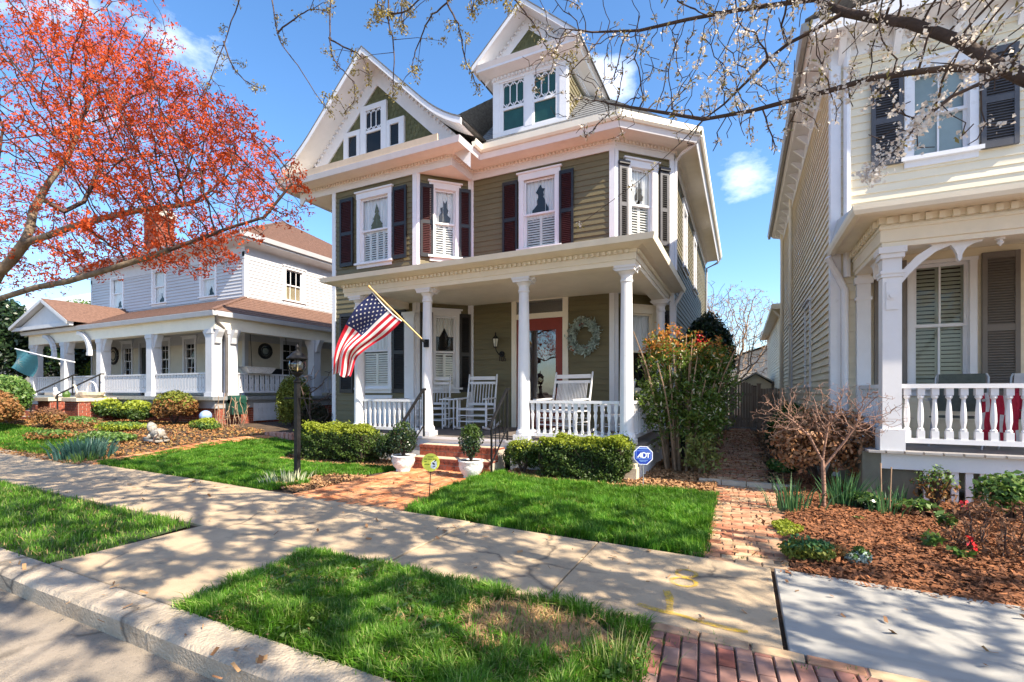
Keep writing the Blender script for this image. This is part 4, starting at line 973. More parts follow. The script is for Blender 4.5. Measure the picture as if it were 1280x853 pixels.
# brick steps
def brickface(mb, x0, x1, y, z0, z1, bl=.2, bh=.075, out=.012, mix=True):
    n_ = max(1, round((z1-z0)/bh)); h = (z1-z0)/n_
    for j in range(n_):
        L = bl*(.52 if mix and j == n_-1 else 1); x = x0-(L/2 if j % 2 else 0)
        while x < x1-.01:
            p, q = max(x, x0), min(x+L, x1)
            if q-p > .03: mb.box(p+.007, q-.007, y-out-random.uniform(0, .004), y+.05, z0+j*h+.005, z0+(j+1)*h-.005)
            x += L
st = MB(); st.box(-5.72, -3.98, 7.40, 7.96, -.1, .18); st.box(-5.72, -3.98, 7.70, 7.96, .18, .39); sob = st.build('steps', M_mortar, H)
st = MB(); brickface(st, -5.72, -3.98, 7.40, 0.0, .185, bh=.09); brickface(st, -5.72, -3.98, 7.70, .21, .395, bh=.09)
for y0, y1, z in ((7.40, 7.70, .188), (7.70, 7.97, .398)):
    x = -5.72
    while x < -3.99:
        st.box(x+.004, min(x+.10, -3.98)-.004, y0-.02, y1-.01, z-.03, z+.018+random.uniform(-.003, .003)); x += .10
st.build('step_brick', M_brick, sob)
st = MB(); st.box(-5.70, -4.0, 7.43, 7.69, .2, .212); st.box(-5.70, -4.0, 7.73, 7.96, .41, .422); st.build('tread', mat('sandy_tread', (.55, .42, .30), .9, .2, 5, .3, 60), sob)
# iron hand rails
def handrail(x):
    b = MB(); top = [(x, 8.0, 1.50), (x, 7.92, 1.50), (x, 7.30, .90), (x, 7.24, .84)]
    for p, q in zip(top, top[1:]): b.bar(p, q, .035, .045)
    b.bar((x, 7.94, PF), (x, 7.94, 1.49), .03, .03); b.bar((x, 7.32, .0), (x, 7.32, .90), .028, .028)
    for i in range(1, 4):
        y = 7.94-.155*i; zt_ = 1.49-(7.94-y)*.968; b.bar((x, y, zt_-.66), (x, y, zt_), .014, .014)
    b.bar((x, 7.94, .78), (x, 7.32, .20), .022, .022)
    return b.build('handrail', M_iron, H)
handrail(-5.80); handrail(-3.92)
# downspout at the back of the porch and gutter leader at the upper corner
b = MB(); b.tube([(-1.3, 12.2, 3.9), (-1.36, 12.2, 3.75), (-1.48, 12.25, 3.6), (-1.50, 12.3, 3.45), (-1.50, 12.3, .6)], .045, 8); b.tube([(-.87, 11.9, 7.4), (-1.0, 12.0, 7.28), (-1.3, 12.12, 7.18), (-1.47, 12.22, 7.05), (-1.47, 12.22, 4.4)], .045, 8); b.build('downspout', M_white, H)
b = MB(); b.tube([(-.88, 23.2, 7.4), (-1.0, 23.2, 7.2), (-1.45, 23.2, 7.0), (-1.48, 23.2, 4.0)], .05, 8); b.build('downspout', M_metal, H)
# house number beside the door
DIG = {'1': [((.3, 0), (.3, 1)), ((.12, .8), (.3, 1))], '0': [((0, .15), (0, .85)), ((.6, .15), (.6, .85)), ((0, .85), (.15, 1)), ((.45, 1), (.6, .85)), ((.15, 1), (.45, 1)), ((0, .15), (.15, 0)), ((.15, 0), (.45, 0)), ((.45, 0), (.6, .15))], '5': [((.55, 1), (.05, 1)), ((.05, 1), (.05, .55)), ((.05, .55), (.45, .6)), ((.45, .6), (.6, .4)), ((.6, .4), (.6, .18)), ((.6, .18), (.4, 0)), ((.4, 0), (0, .05))]}
b = MB(F0); x = -5.66
for ch in '1105':
    for p, q in DIG[ch]: b.bar((x+p[0]*.075, -.03, 2.24+p[1]*.12), (x+q[0]*.075, -.03, 2.24+q[1]*.12), .016, .014, up=(0, 1, 0))
    x += .045 if ch == '1' else .062
b.build('house_number', mat('dark_bronze', (.05, .035, .02), .5, .2, 8), H)
# ------------------------------------------------------------------ the white house on the left
N = thing('porch_house', 'white clapboard house with brown hipped roof, brick chimney and deep wrap-around porch', 'house', (-17, 9.4, .4))
NF = frame(-28.3, 12, 0); NS = frame(-17.07, 12, 90)
nw = [(1.75, 2.85), (5.12, 6.15), (8.5, 9.55)]
b = MB(NF); clap(b, 11.23, 3.4, 6.75, .13, [(a, c, 5.25, 6.85) for a, c in nw], out=.03)
b.T = NS; clap(b, 10, 3.4, 6.75, .13, [(1.75, 2.65, 5.25, 6.75), (6, 6.9, 5.25, 6.75)], out=.03)
b.T = frame(-28.3, 22, -90); clap(b, 10, .4, 6.75, .13); b.T = None; b.face((-28.3, 22, 0), (-17.07, 22, 0), (-17.07, 22, 6.75), (-28.3, 22, 6.75))
b.build('wall', M_lav, N)
lw = [(2.75, 3.55), (5.6, 6.4), (7.4, 8.2)]
b = MB(NF); clap(b, 11.23, .4, 3.4, .13, [(a, c, 2.0, 3.75) for a, c in lw]+[(4.2, 5.1, 1.3, 3.6)]); b.T = NS; clap(b, 10, .4, 3.4, .13, [(1.6, 2.5, 1.9, 3.6)])
b.build('porch_wall', mat('beige_porch_paint', (.66, .60, .49), .6, .06, 3), N)
b = MB()
for T, q in ((NF, (0, .12)), (NF, (11.11, 11.25)), (NS, (-.02, .12))): b = MB(T); b.box(q[0], q[1], -.03, 0, 1.2, 6.8); b.build('corner_board', M_trim2, N)
b = MB(); extr(b, [(-28.3, 22), (-28.3, 12), (-17.07, 12), (-17.07, 22)], [(0, 6.62), (.03, 6.62), (.03, 6.95), (.06, 7.0), (.5, 7.12), (.5, 7.22), (0, 7.2)])
b.build('frieze', M_trim2, N)
b = MB(); extr(b, [(-28.3, 22), (-28.3, 12), (-17.07, 12), (-17.07, 22)], [(.5, 7.2), (.58, 7.2), (.64, 7.36), (.56, 7.38), (.5, 7.3)]); b.build('gutter', M_trim2, N)
b = MB(); A = [(-28.9, 11.4, 7.34), (-16.45, 11.4, 7.34), (-16.45, 22.6, 7.34), (-28.9, 22.6, 7.34)]; r0, r1 = (-23.6, 16.8, 10.05), (-20.9, 16.8, 10.05)
rooflap(b, A[0], A[1], r0, r1, 30); rooflap(b, A[1], A[2], r1, r1, 30); rooflap(b, A[2], A[3], r1, r0, 20); rooflap(b, A[3], A[0], r0, r0, 20)
b.bar(A[1], r1, .16, .05); b.bar(r0, r1, .16, .05)
rf = b.build('roof', M_brownroof, N)
b = MB(); b.box(-27.2, -26.1, 13.7, 14.5, 7.4, 10.2); b.box(-27.28, -26.02, 13.62, 14.58, 10.2, 10.45); b.box(-27.2, -26.1, 13.7, 14.5, 10.45, 10.6); b.box(-26.9, -26.4, 13.9, 14.3, 10.6, 10.66)
ch = b.build('chimney', M_mortar, rf)
b = MB(frame(0, 13.7, 0)); brickface(b, -27.2, -26.1, 0, 7.5, 10.2, .22, .075, .012, False); b.T = frame(-26.1, 13.7, 90); brickface(b, 0, .8, 0, 7.5, 10.2, .22, .075, .012, False); b.build('chimney_brick', M_brick, ch)
for a, c in nw: window(N, NF, a+.08, c-.08, 5.28, 6.72, cas=.10, head=.04, sill=.05, muntin=(2, 1) if False else (1, 1), curtain=(5.3, 6.7, .35))
window(N, NS, 1.8, 2.62, 5.28, 6.55, cas=.12, head=.10, muntin=(3, 1), shade=(5.3, 5.9, mat('tan_shade', (.42, .34, .22), .8, .1, 4)))
window(N, NS, 6, 6.9, 5.3, 6.55, cas=.12, head=.1)
for a, c in lw: window(N, NF, a+.05, c-.05, 2.05, 3.62, cas=.11, head=.10, muntin=(2, 2))
window(N, NS, 1.65, 2.45, 1.95, 3.55, cas=.12, head=.12, muntin=(2, 2))
# its front door
b = MB(NF); b.box(4.08, 4.2, -.04, .05, 1.3, 3.6); b.box(5.1, 5.22, -.04, .05, 1.3, 3.6); b.box(4.08, 5.22, -.045, .05, 3.6, 3.72); dc = b.build('door_casing', M_trim2, N)
b = MB(NF); b.box(4.2, 5.1, .04, .08, 1.3, 3.6); dd = b.build('door', mat('dark_green_door', (.03, .035, .03), .4, .2, 3), N)
b = MB(NF); b.face((4.35, .035, 2.2), (4.95, .035, 2.2), (4.95, .035, 3.4), (4.35, .035, 3.4)); b.build('glass', M_glass, dd)
# porch roof, beam, ceiling, floor
PN = [(-28.0, 12), (-28.0, 9.5), (-15.0, 9.5), (-15.0, 20)]
b = MB(); rooflap(b, (-28.4, 9.4, 4.02), (-14.9, 9.4, 4.02), (-28.4, 12, 5.05), (-17.05, 12, 5.05), 10); rooflap(b, (-14.9, 9.4, 4.02), (-14.9, 20, 4.02), (-17.05, 12, 5.05), (-17.05, 20, 5.05), 10); b.bar((-14.9, 9.4, 4.03), (-17.05, 12, 5.06), .14, .04)
b.build('porch_roof', M_brownroof, N)
b = MB(); extr(b, PN, [(0, 3.86), (.08, 3.86), (.12, 4.0), (.08, 4.02), (0, 3.98)]); b.build('gutter', M_trim2, N)
b = MB(); extr(b, PN, [(-.45, 3.46), (-.1, 3.46), (-.1, 3.86), (.02, 3.88), (-.45, 3.9)]); b.face((-27.8, 9.6, 3.85), (-15.2, 9.6, 3.85), (-15.2, 20, 3.85), (-27.8, 20, 3.85)); b.build('porch_beam', M_cream, N)
b = MB(); b.box(-28.1, -14.93, 9.42, 12, 1.18, 1.30); b.box(-17.1, -14.93, 12, 20, 1.18, 1.30); b.build('porch_floor', M_metal, N)
b = MB(); b.box(-28, -15.05, 9.56, 9.6, .92, 1.18); b.box(-15.09, -15.05, 9.6, 20, .92, 1.18); b.build('porch_skirt', mat('grey_skirt', (.30, .30, .31), .7, .1, 4), N)
b = MB(); b.box(-28, -15.1, 9.66, 9.7, 0, .92); b.box(-15.14, -15.1, 9.66, 20, 0, .92); fd = b.build('foundation', M_mortar, N)
b = MB(frame(0, 9.66, 0)); brickface(b, -28, -15.1, 0, .3, .92, .24, .08, .012, False); b.T = frame(-15.1, 9.66, 90); brickface(b, 0, 8, 0, .3, .92, .24, .08, .012, False); b.build('foundation_brick', M_brick, fd)
def pillar(x, y, w=.33):
    b = MB(); b.box(x-w/2, x+w/2, y-w/2, y+w/2, 1.30, 3.46); b.box(x-w/2-.03, x+w/2+.03, y-w/2-.03, y+w/2+.03, 1.30, 1.42); b.box(x-w/2-.025, x+w/2+.025, y-w/2-.025, y+w/2+.025, 3.32, 3.46)
    for s_ in (-1, 1):
        b.prism([(x+s_*w/2, y-.10, 3.46), (x+s_*(w/2+.26), y-.10, 3.46), (x+s_*(w/2+.23), y-.10, 3.37), (x+s_*(w/2+.12), y-.10, 3.2), (x+s_*(w/2+.07), y-.10, 3.02), (x+s_*w/2, y-.10, 2.98)], (0, .2, 0))
    return b.build('porch_pillar', M_trim2, N)
for x in (-27.6, -24.9, -22.1, -18.75, -15.4): pillar(x, 9.75)
for y in (10.15, 13.6, 17.4): pillar(-15.2, y)
def sawn(h, r):
    b = MB(); r = .072
    d = .016; n_ = 10                      # board with two punched diamonds
    b.box(-r, r, -d, d, 0, h*.17); b.box(-r, r, -d, d, h*.27, h*.73); b.box(-r, r, -d, d, h*.83, h)
    for z0 in (h*.17, h*.73): b.box(-r, -.018, -d, d, z0, z0+h*.10); b.box(.018, r, -d, d, z0, z0+h*.10)
    return b
for a, c, k in (((-24.7, 9.72), (-22.3, 9.72), 14), ((-21.9, 9.72), (-18.95, 9.72), 17), ((-18.55, 9.72), (-15.6, 9.72), 17), ((-27.4, 9.72), (-25.1, 9.72), 12)): railing(N, a, c, 1.42, 2.08, k, sawn, M_trim2)
for a, c, k in (((-15.12, 10.36), (-15.12, 13.4), 15), ((-15.12, 13.8), (-15.12, 17.2), 16)): railing(N, a, c, 1.42, 2.08, k, sawn, M_trim2)
# entrance gable over the steps
b = MB(); b.prism([(-28.1, 9.3, 4.08), (-23.5, 9.3, 4.08), (-25.4, 9.3, 5.02)], (0, .1, 0)); b.prism([(-28.3, 9.18, 4.02), (-23.3, 9.18, 4.02), (-23.3, 9.18, 4.16), (-28.3, 9.18, 4.16)], (0, .12, 0))
b.bar((-28.3, 9.2, 4.12), (-25.4, 9.2, 5.12), .22, .12, up=(0, 0, 1)); b.bar((-23.3, 9.2, 4.12), (-25.4, 9.2, 5.12), .22, .12)
b.face((-28.4, 9.1, 4.14), (-25.4, 9.1, 5.2), (-25.4, 12, 5.2), (-28.4, 12, 4.14)); b.build('entrance_gable', M_trim2, N)
b = MB(); b.face((-23.2, 9.1, 4.16), (-25.4, 9.1, 5.22), (-25.4, 12, 5.22), (-23.2, 12, 4.16)); b.build('gable_roof', M_brownroof, N)
for x in (-25.1, -22.3):
    b = MB(); pts = []
    for i in range(9): a = math.pi/2*i/8; pts.append((x-.25-.85*(1-math.cos(a)), 2.95+.80*math.sin(a)))
    for (xa, za), (xb, zb) in zip(pts, pts[1:]): b.bar((xa, 9.5, za), (xb, 9.5, zb), .14, .13, up=(0, 1, 0))
    b.box(x-.33, x-.17, 9.42, 9.56, 2.84, 2.96); b.build('bracket', M_trim2, N)
# brick steps with piers and rails
b = MB()
for i in range(4): b.box(-25.1, -21.4, 8.2+i*.32, 9.5, .3, .52+.2*i)
ns = b.build('steps', M_mortar, N)
for i in range(4): b = MB(frame(0, 8.2+i*.32, 0)); brickface(b, -25.1, -21.4, 0, .32+.2*i, .52+.2*i, .22, .08); b.build('step_brick', M_brick, ns)
for x in (-20.9, -22.9):
    b = MB(); b.box(x-.46, x+.46, 8.3, 9.3, .3, 1.12); po = b.build('step_pier', M_mortar, N)
    b = MB(frame(0, 8.3, 0)); brickface(b, x-.46, x+.46, 0, .35, 1.12, .22, .08); b.T = frame(x+.46, 8.3, 90); brickface(b, 0, 1, 0, .35, 1.12, .22, .08); b.build('pier_brick', M_brick, po)
    b = MB(); b.box(x-.52, x+.52, 8.22, 9.38, 1.12, 1.24); b.build('pier_cap', M_stone, po)
for x in (-21.6, -23.6):
    b = MB(); b.tube([(x, 9.55, 2.12), (x, 9.45, 2.12), (x-.05, 8.2, 1.35), (x-.05, 8.15, 1.2)], .028, 6); b.tube([(x-.05, 8.2, 1.35), (x-.05, 8.2, .5)], .024, 6); b.tube([(x, 9.4, 2.08), (x, 9.4, 1.3)], .024, 6); b.build('handrail', M_iron, N)
# crawl-space hatch, downspout
b = MB()
for i in range(6): y = 10.88+.165*i; b.box(-15.05, -15.01, y+.004, y+.161, .46, 1.06)
b.box(-15.012, -15.0, 10.88, 11.87, .58, .66); b.box(-15.012, -15.0, 10.88, 11.87, .88, .96); b.build('crawl_hatch', M_trim2, N)
b = MB(); b.tube([(-14.95, 9.55, 3.9), (-15.05, 9.62, 3.7), (-15.12, 9.9, 3.5), (-15.05, 9.95, 3.2), (-15.05, 9.95, .6)], .05, 8); b.build('downspout', mat('dark_downspout', (.10, .09, .085), .6, .2, 5), N)

# ------------------------------------------------------------------ the cream house on the right
E_ = thing('cream_house', 'cream clapboard house with charcoal upper shutters and bracketed white porch', 'house', (3, 7.7, 0))
EF = frame(0, 9.35, 0); ES = frame(1.33, 20.2, -90)
b = MB(lambda p: EF((p[0]+1.33, p[1], p[2]))); clap(b, 8, 0, 7.2, .128, [(2.36-1.33, 3.03-1.33, 5.06, 6.36), (2.38-1.33, 3.03-1.33, 1.52, 3.40), (5.6, 6.4, 5.06, 6.36)])
b.T = ES; clap(b, 10.85, 0, 7.2, .128, out=.028)
b.T = frame(1.36, 33, -90); clap(b, 12.8, 0, 4.6, .128)
b.build('wall', M_yel, E_)
for T, q in ((EF, (1.30, 1.44)), (ES, (10.72, 10.87)), (ES, (0, .12))): b = MB(T); b.box(q[0], q[1], -.035, 0, 0, 7.2); b.build('corner_board', M_white, E_)
b = MB(); extr(b, [(1.33, 20.3), (1.33, 9.35), (9.4, 9.35)], [(0, 6.85), (.03, 6.85), (.03, 7.1), (.3, 7.16), (.36, 7.22), (.4, 7.3), (0, 7.3)])
for i in range(16):
    y = 9.6+i*.68; b.prism([(1.33, y, 6.86), (1.18, y, 7.02), (1.08, y, 7.12), (1.33, y, 7.13)], (0, .07, 0))
for i in range(11):
    x = 1.4+i*.72; b.prism([(x, 9.34, 6.72), (x, 9.08, 7.06), (x, 8.95, 7.12), (x, 9.34, 7.14)], (.09, 0, 0))
b.face((1.0, 8.95, 7.15), (9.4, 8.95, 7.15), (9.4, 9.35, 7.14), (1.0, 9.35, 7.14)); b.box(.98, 9.4, 8.89, 8.95, 7.1, 7.34); b.build('cornice', M_white, E_)
b = MB(); b.T = None; extr(b, [(1.33, 20.5), (1.33, 8.9)], [(.38, 7.2), (.45, 7.2), (.48, 7.33), (.38, 7.34)]); b.build('gutter', mat('grey_gutter', (.33, .31, .28), .5, .1, 5), E_)
b = MB(); rooflap(b, (.9, 20.5, 7.34), (.9, 8.84, 7.34), (5.4, 20.5, 9.4), (5.4, 8.84, 9.4), 24); rooflap(b, (10, 8.84, 7.34), (10, 20.5, 7.34), (5.4, 8.84, 9.4), (5.4, 20.5, 9.4), 24)
rooflap(b, (1.0, 33, 4.66), (1.0, 20.4, 4.66), (5, 33, 6), (5, 20.4, 6), 8); b.build('roof', M_slate, E_)
b = MB(); b.face((1.0, 20.4, 4.6), (1.36, 20.4, 4.6), (1.36, 33, 4.6), (1.0, 33, 4.6)); b.box(.98, 1.02, 20.4, 33, 4.55, 4.72); b.box(1.0, 2.2, 20.38, 20.42, 4.55, 4.75); b.build('eave', M_cream, E_)
b = MB(); b.tube([(1.0, 20.5, 4.6), (1.1, 20.5, 4.45), (1.3, 20.5, 4.2), (1.3, 20.5, .1)], .05, 8); b.tube([(1.27, 19.6, 7.1), (1.27, 19.6, .1)], .05, 8); b.tube([(1.27, 16.2, 7.1), (1.27, 16.2, .1)], .045, 8); b.build('downspout', M_cream, E_)
b = MB(EF); b.tube([(1.52, -.06, 7.1), (1.52, -.06, 3.3)], .05, 8); b.tube([(1.24, -.2, 3.62), (1.30, -.15, 3.5), (1.40, -.08, 3.3), (1.49, -.06, 3.1), (1.49, -.06, .05)], .05, 8); b.build('downspout', M_white, E_)
window(E_, EF, 2.36, 3.03, 5.06, 6.36, cas=.10, head=.14, muntin=(2, 1), sill=.06, shade=(5.08, 6.34, M_shade))
window(E_, EF, 6.93, 7.73, 5.06, 6.36, cas=.10, head=.14, muntin=(2, 1), shade=(5.08, 6.34, M_shade))
window(E_, EF, 2.38, 3.03, 1.52, 3.40, cas=.085, head=.05, muntin=(2, 1), sill=.04, blind=(1.55, 3.38, 2, M_blindg), trim=M_white)
for a, c in ((1.84, 2.24), (3.15, 3.56)): shutter(E_, EF, a, c, 5.0, 6.45, M_grey, M_grey, pitch=.04)
for a, c in ((1.88, 2.28), (3.16, 3.57)): shutter(E_, EF, a, c, 1.36, 3.48, M_taupe, M_taupe, pitch=.038)
# side windows
for a in (3.2, 7.4): window(E_, ES, a, a+.8, 1.6, 3.3, cas=.1, head=.1)
# porch
PZ = .70
b = MB(); b.box(1.46, 9, 7.60, 9.35, PZ-.03, PZ); 
for i in range(40): b.box(1.47+i*.19, 1.64+i*.19, 7.56, 7.61, PZ-.032, PZ-.004)
b.build('porch_floor', mat('grey_porch_board', (.33, .31, .30), .7, .15, 5), E_)
b = MB(); b.box(1.62, 9, 7.66, 7.70, .46, PZ-.03); 
b.build('porch_skirt', M_white, E_)
b = MB(); b.box(1.42, 1.62, 7.66, 9.35, 0, PZ-.031); b.box(1.62, 2.02, 7.75, 7.8, 0, .46); b.build('porch_base', mat('drab_base_paint', (.16, .155, .12), .8, .15, 5), E_)
b = MB(); x = 2.06
while x < 8: b.box(x, x+.07, 7.69, 7.72, .02, .46); x += .135
b.build('lattice', M_white, E_)
b = MB(); b.box(1.55, 1.9, 9.2, 9.34, PZ, PZ+.3)
b = MB(); b.box(1.625, 1.825, 7.62, 7.82, PZ, 3.30); b.box(1.595, 1.855, 7.59, 7.85, PZ, PZ+.27); b.box(1.60, 1.85, 7.595, 7.845, 2.96, 3.0); b.box(1.61, 1.84, 7.605, 7.835, 2.92, 2.96); b.box(1.60, 1.85, 7.595, 7.845, 3.16, 3.22); b.box(1.58, 1.87, 7.575, 7.865, 3.22, 3.30)
b.lathe([(.06, 0), (.06, .02)], 0, 0, 4) if False else None
b.tube([(1.725, 7.625, 2.68), (1.725, 7.60, 2.68)], .062, 14); b.tube([(1.725, 7.60, 2.68), (1.725, 7.59, 2.68)], .035, 12)
b.box(1.66, 1.79, 7.608, 7.622, 2.5, 2.86)
b.build('porch_post', M_white, E_)
b = MB(); b.box(1.64, 1.82, 9.22, 9.33, PZ, 3.3); b.box(1.61, 1.85, 9.2, 9.33, 3.16, 3.26); b.box(1.62, 1.84, 9.21, 9.33, 2.9, 2.95); b.build('pilaster', M_white, E_)
b = MB(); b.box(4.6, 4.8, 7.62, 7.82, PZ, 3.30); b.box(7.6, 7.8, 7.62, 7.82, PZ, 3.3); b.build('porch_post', M_white, E_)
EP = [(1.62, 9.34), (1.62, 7.62), (9, 7.62)]
b = MB(); extr(b, EP, [(-.2, 3.30), (.0, 3.30), (.0, 3.36), (.02, 3.37), (.02, 3.52), (.035, 3.53), (.035, 3.56), (.0, 3.62), (-.2, 3.62)]); extr(b, EP, [(0, 3.6), (.04, 3.6), (.04, 3.68), (.12, 3.685), (.28, 3.70), (.28, 3.76), (0, 3.78)]); dentils(b, EP, .03, 3.585, 3.665, .13, .065, .05)
b.build('porch_cornice', M_cream, E_)
b = MB(); extr(b, EP, [(.27, 3.67), (.30, 3.655), (.35, 3.67), (.37, 3.72), (.375, 3.78), (.36, 3.785), (.34, 3.74), (.28, 3.74)]); b.build('gutter', M_cream, E_)
b = MB(); b.face((1.7, 7.7, 3.58), (9, 7.7, 3.58), (9, 9.34, 3.58), (1.7, 9.34, 3.58)); b.build('porch_ceiling', M_cream, E_)
b = MB(); b.face((1.26, 7.27, 3.77), (9, 7.27, 3.77), (9, 9.34, 4.25), (1.4, 9.34, 4.25)); b.face((1.26, 7.27, 3.77), (1.4, 9.34, 4.25), (1.26, 9.34, 3.77)); b.build('porch_roof', M_metal, E_)
br = [(0, -.48), (.1, -.34), (.22, -.21), (.36, -.09), (.50, -.03), (.53, -.08), (.56, -.15), (.565, -.21), (.585, -.245), (.605, -.21), (.61, -.15), (.65, -.08), (.72, -.035), (.80, -.02), (.80, 0), (.30, 0), (.32, -.02), (.16, -.13), (.05, -.26), (.0, -.36)]
def bracket(T): b = MB(T); b.prism([(x, -.03, z) for x, z in br], (0, .06, 0)); return b.build('bracket', M_white, E_)
bracket(frame(1.825, 7.72, 0, 3.30)); bracket(frame(4.6, 7.72, 180, 3.30)); bracket(frame(1.72, 7.82, 90, 3.30))
b = MB()
for x in (2.79, 3.2): b.lathe([(.045, 0), (.045, -.02), (.02, -.03), (.035, -.06), (.012, -.085), (.006, -.1)], x, 7.72, 10, 3.30)
b.build('pendant', M_white, E_)
railing(E_, (1.83, 7.72), (4.6, 7.72), .80, 1.55, 20, lambda h, r: turned(h, .036), M_white, .11, .055)
railing(E_, (1.72, 7.85), (1.72, 9.2), .80, 1.55, 10, lambda h, r: turned(h, .036), M_white, .11, .055)

# ------------------------------------------------------------------ passage between the houses
g = thing('garden_gate', 'weathered wooden gate with arched top between the olive and cream houses', 'gate', (0, 20.6, 0))
b = MB()
for i in range(10):
    x = -.46+i*.095; h = 1.62+.22*math.sin(math.pi*(i+.5)/10); b.prism([(x, 20.58, .08), (x+.085, 20.58, .08), (x+.085, 20.58, h-.03), (x+.06, 20.58, h), (x+.025, 20.58, h), (x, 20.58, h-.03)], (0, .025, 0))
b.build('picket', M_fence, g)
b = MB(); b.box(-.46, .48, 20.61, 20.65, .35, .45); b.box(-.46, .48, 20.61, 20.65, 1.3, 1.4); b.build('gate_brace', M_fence, g)
for x0, x1, h, lab in ((-1.5, -.62, 1.66, 'weathered wooden fence panel left of the arched gate'), (.62, 1.32, 1.58, 'weathered wooden fence panel right of the arched gate')):
    f = thing('wooden_fence', lab, 'fence', ((x0+x1)/2, 20.6, 0)); b = MB(); x = x0
    while x < x1-.02: b.box(x, min(x+.088, x1), 20.58, 20.605, .06, h+random.uniform(-.015, .01)); x += .097
    b.build('picket', M_fence, f); b = MB(); b.box(x0, x1, 20.61, 20.65, .3, .4); b.box(x0, x1, 20.61, 20.65, 1.25, 1.35); b.build('rail', M_fence, f)
    px = x1+.05 if x0 < 0 else x0-.05
    b = MB(); b.box(px-.06, px+.06, 20.55, 20.67, 0, h+.15); b.box(px-.08, px+.08, 20.53, 20.69, h+.15, h+.19); b.build('post', M_fence, f)
sh_ = thing('garden_shed', 'small yellow shed with a low pale gable roof behind the gate', 'shed', (.6, 26.5, 0))
b = MB(); b.box(-.1, 1.25, 26, 29, 0, 1.85); b.prism([(-.1, 26, 1.85), (1.25, 26, 1.85), (.58, 26, 2.3)], (0, 3, 0)); b.build('wall', M_yel, sh_)
b = MB(); b.bar((-.3, 27.4, 1.80), (.58, 27.4, 2.36), 3.2, .06, up=(-.5, 0, .85)) if False else None
for s_ in (-1, 1):
    q = [(.58, 25.7, 2.40), (.58+s_*.95, 25.7, 1.84), (.58+s_*.95, 29.2, 1.84), (.58, 29.2, 2.40)]; b.face(*q); b.face(*[(x, y, z-.07) for x, y, z in q]); b.face(q[0], q[1], (q[1][0], q[1][1], q[1][2]-.07), (q[0][0], q[0][1], q[0][2]-.07))
b.build('roof', mat('pale_shed_roof', (.45, .42, .38), .8, .15, 4), sh_)
b = MB(); b.box(.42, .62, 25.96, 26.0, 0, 1.75); b.build('door', mat('brown_shed_door', (.12, .06, .035), .7, .2, 5), sh_)

# houses glimpsed farther off
gr = thing('green_roofed_house', 'far house with pale green standing seam metal roof behind the porch house', 'house', (-55, 26, 0))
b = MB(); b.box(-82, -48, 24, 34, 0, 9.4); b.build('wall', M_stone, gr)
b = MB(); q = [(-82.5, 23, 9.3), (-47, 23, 9.3), (-47, 29, 13), (-82.5, 29, 13)]; b.face(*q); b.face(q[3], q[2], (-47, 35, 9.3), (-82.5, 35, 9.3)); b.build('roof', M_greenroof, gr)
b = MB()
for i in range(42): x = -82.5+i*.83; b.bar((x, 23, 9.33), (x, 29, 13.03), .05, .06)
b.build('roof_seam', M_metal, gr); b = MB(); b.box(-82.5, -47, 22.9, 23.05, 9.1, 9.32); b.build('gutter', M_white, gr)
fh = thing('far_house', 'pale far house with brown roof at the end of the passage behind the gate', 'house', (3, 62, 0))
b = MB(); b.box(-4, 9, 58, 68, 0, 4.2); b.prism([(-4, 58, 4.2), (9, 58, 4.2), (2.5, 58, 6.3)], (0, 10, 0)); b.build('wall', M_stone, fh)
b = MB(); b.face((-4.5, 57.5, 4.1), (2.5, 57.5, 6.5), (2.5, 68.5, 6.5), (-4.5, 68.5, 4.1)); b.face((9.5, 57.5, 4.1), (2.5, 57.5, 6.5), (2.5, 68.5, 6.5), (9.5, 68.5, 4.1)); b.build('roof', M_slate, fh)
# ------------------------------------------------------------------ yard and porch things
t = thing('lamp_post', 'black metal lamp post with clear glass lantern standing in the front lawn', 'lamp post', (-6.73, 5.67, 0))
b = MB(); b.box(-6.767, -6.693, 5.633, 5.707, 0, 1.60); b.box(-6.80, -6.66, 5.60, 5.74, 0, .03); b.lathe([(.045, 1.60), (.06, 1.61), (.06, 1.64), (.03, 1.66), (.03, 1.70), (.075, 1.74), (.085, 1.76)], -6.73, 5.67, 12)
b.build('post', M_iron, t)
b = MB(); b.tube([(-7.02, 5.67, 1.34), (-6.44, 5.67, 1.34)], .012, 6); b.lathe([(.02, 0), (.02, .03)], -7.02, 5.67, 6, 1.325); b.lathe([(.02, 0), (.02, .03)], -6.44, 5.67, 6, 1.325); b.build('ladder_rest', M_iron, t)
lan = MB(); lan.lathe([(.09, 1.755), (.10, 1.77), (.10, 1.785)], -6.73, 5.67, 12)
for k in range(8):
    a = k*math.pi/4; c, s = math.cos(a), math.sin(a)
    lan.tube([(-6.73+r*c, 5.67+r*s, z) for r, z in ((.095, 1.78), (.135, 1.84), (.145, 1.91), (.13, 1.98), (.125, 2.0))], .006, 5)
lan.lathe([(.165, 1.995), (.17, 2.01), (.155, 2.03), (.12, 2.06), (.10, 2.09), (.06, 2.12), (.03, 2.14), (.022, 2.16), (.04, 2.175), (.022, 2.19), (.03, 2.205), (.008, 2.25)], -6.73, 5.67, 16)
lo = lan.build('lantern', M_iron, t)
b = MB(); b.lathe([(.085, 1.785), (.125, 1.84), (.135, 1.91), (.12, 1.99)], -6.73, 5.67, 16); b.build('lantern_glass', M_lamp, lo, True)
b = MB(); b.lathe([(.012, 1.785), (.012, 1.84), (.02, 1.86), (.014, 1.90), (.004, 1.93)], -6.73, 5.67, 8); b.build('bulb', mat('cream_bulb', (.7, .6, .35), .3, .05, 3), lo)

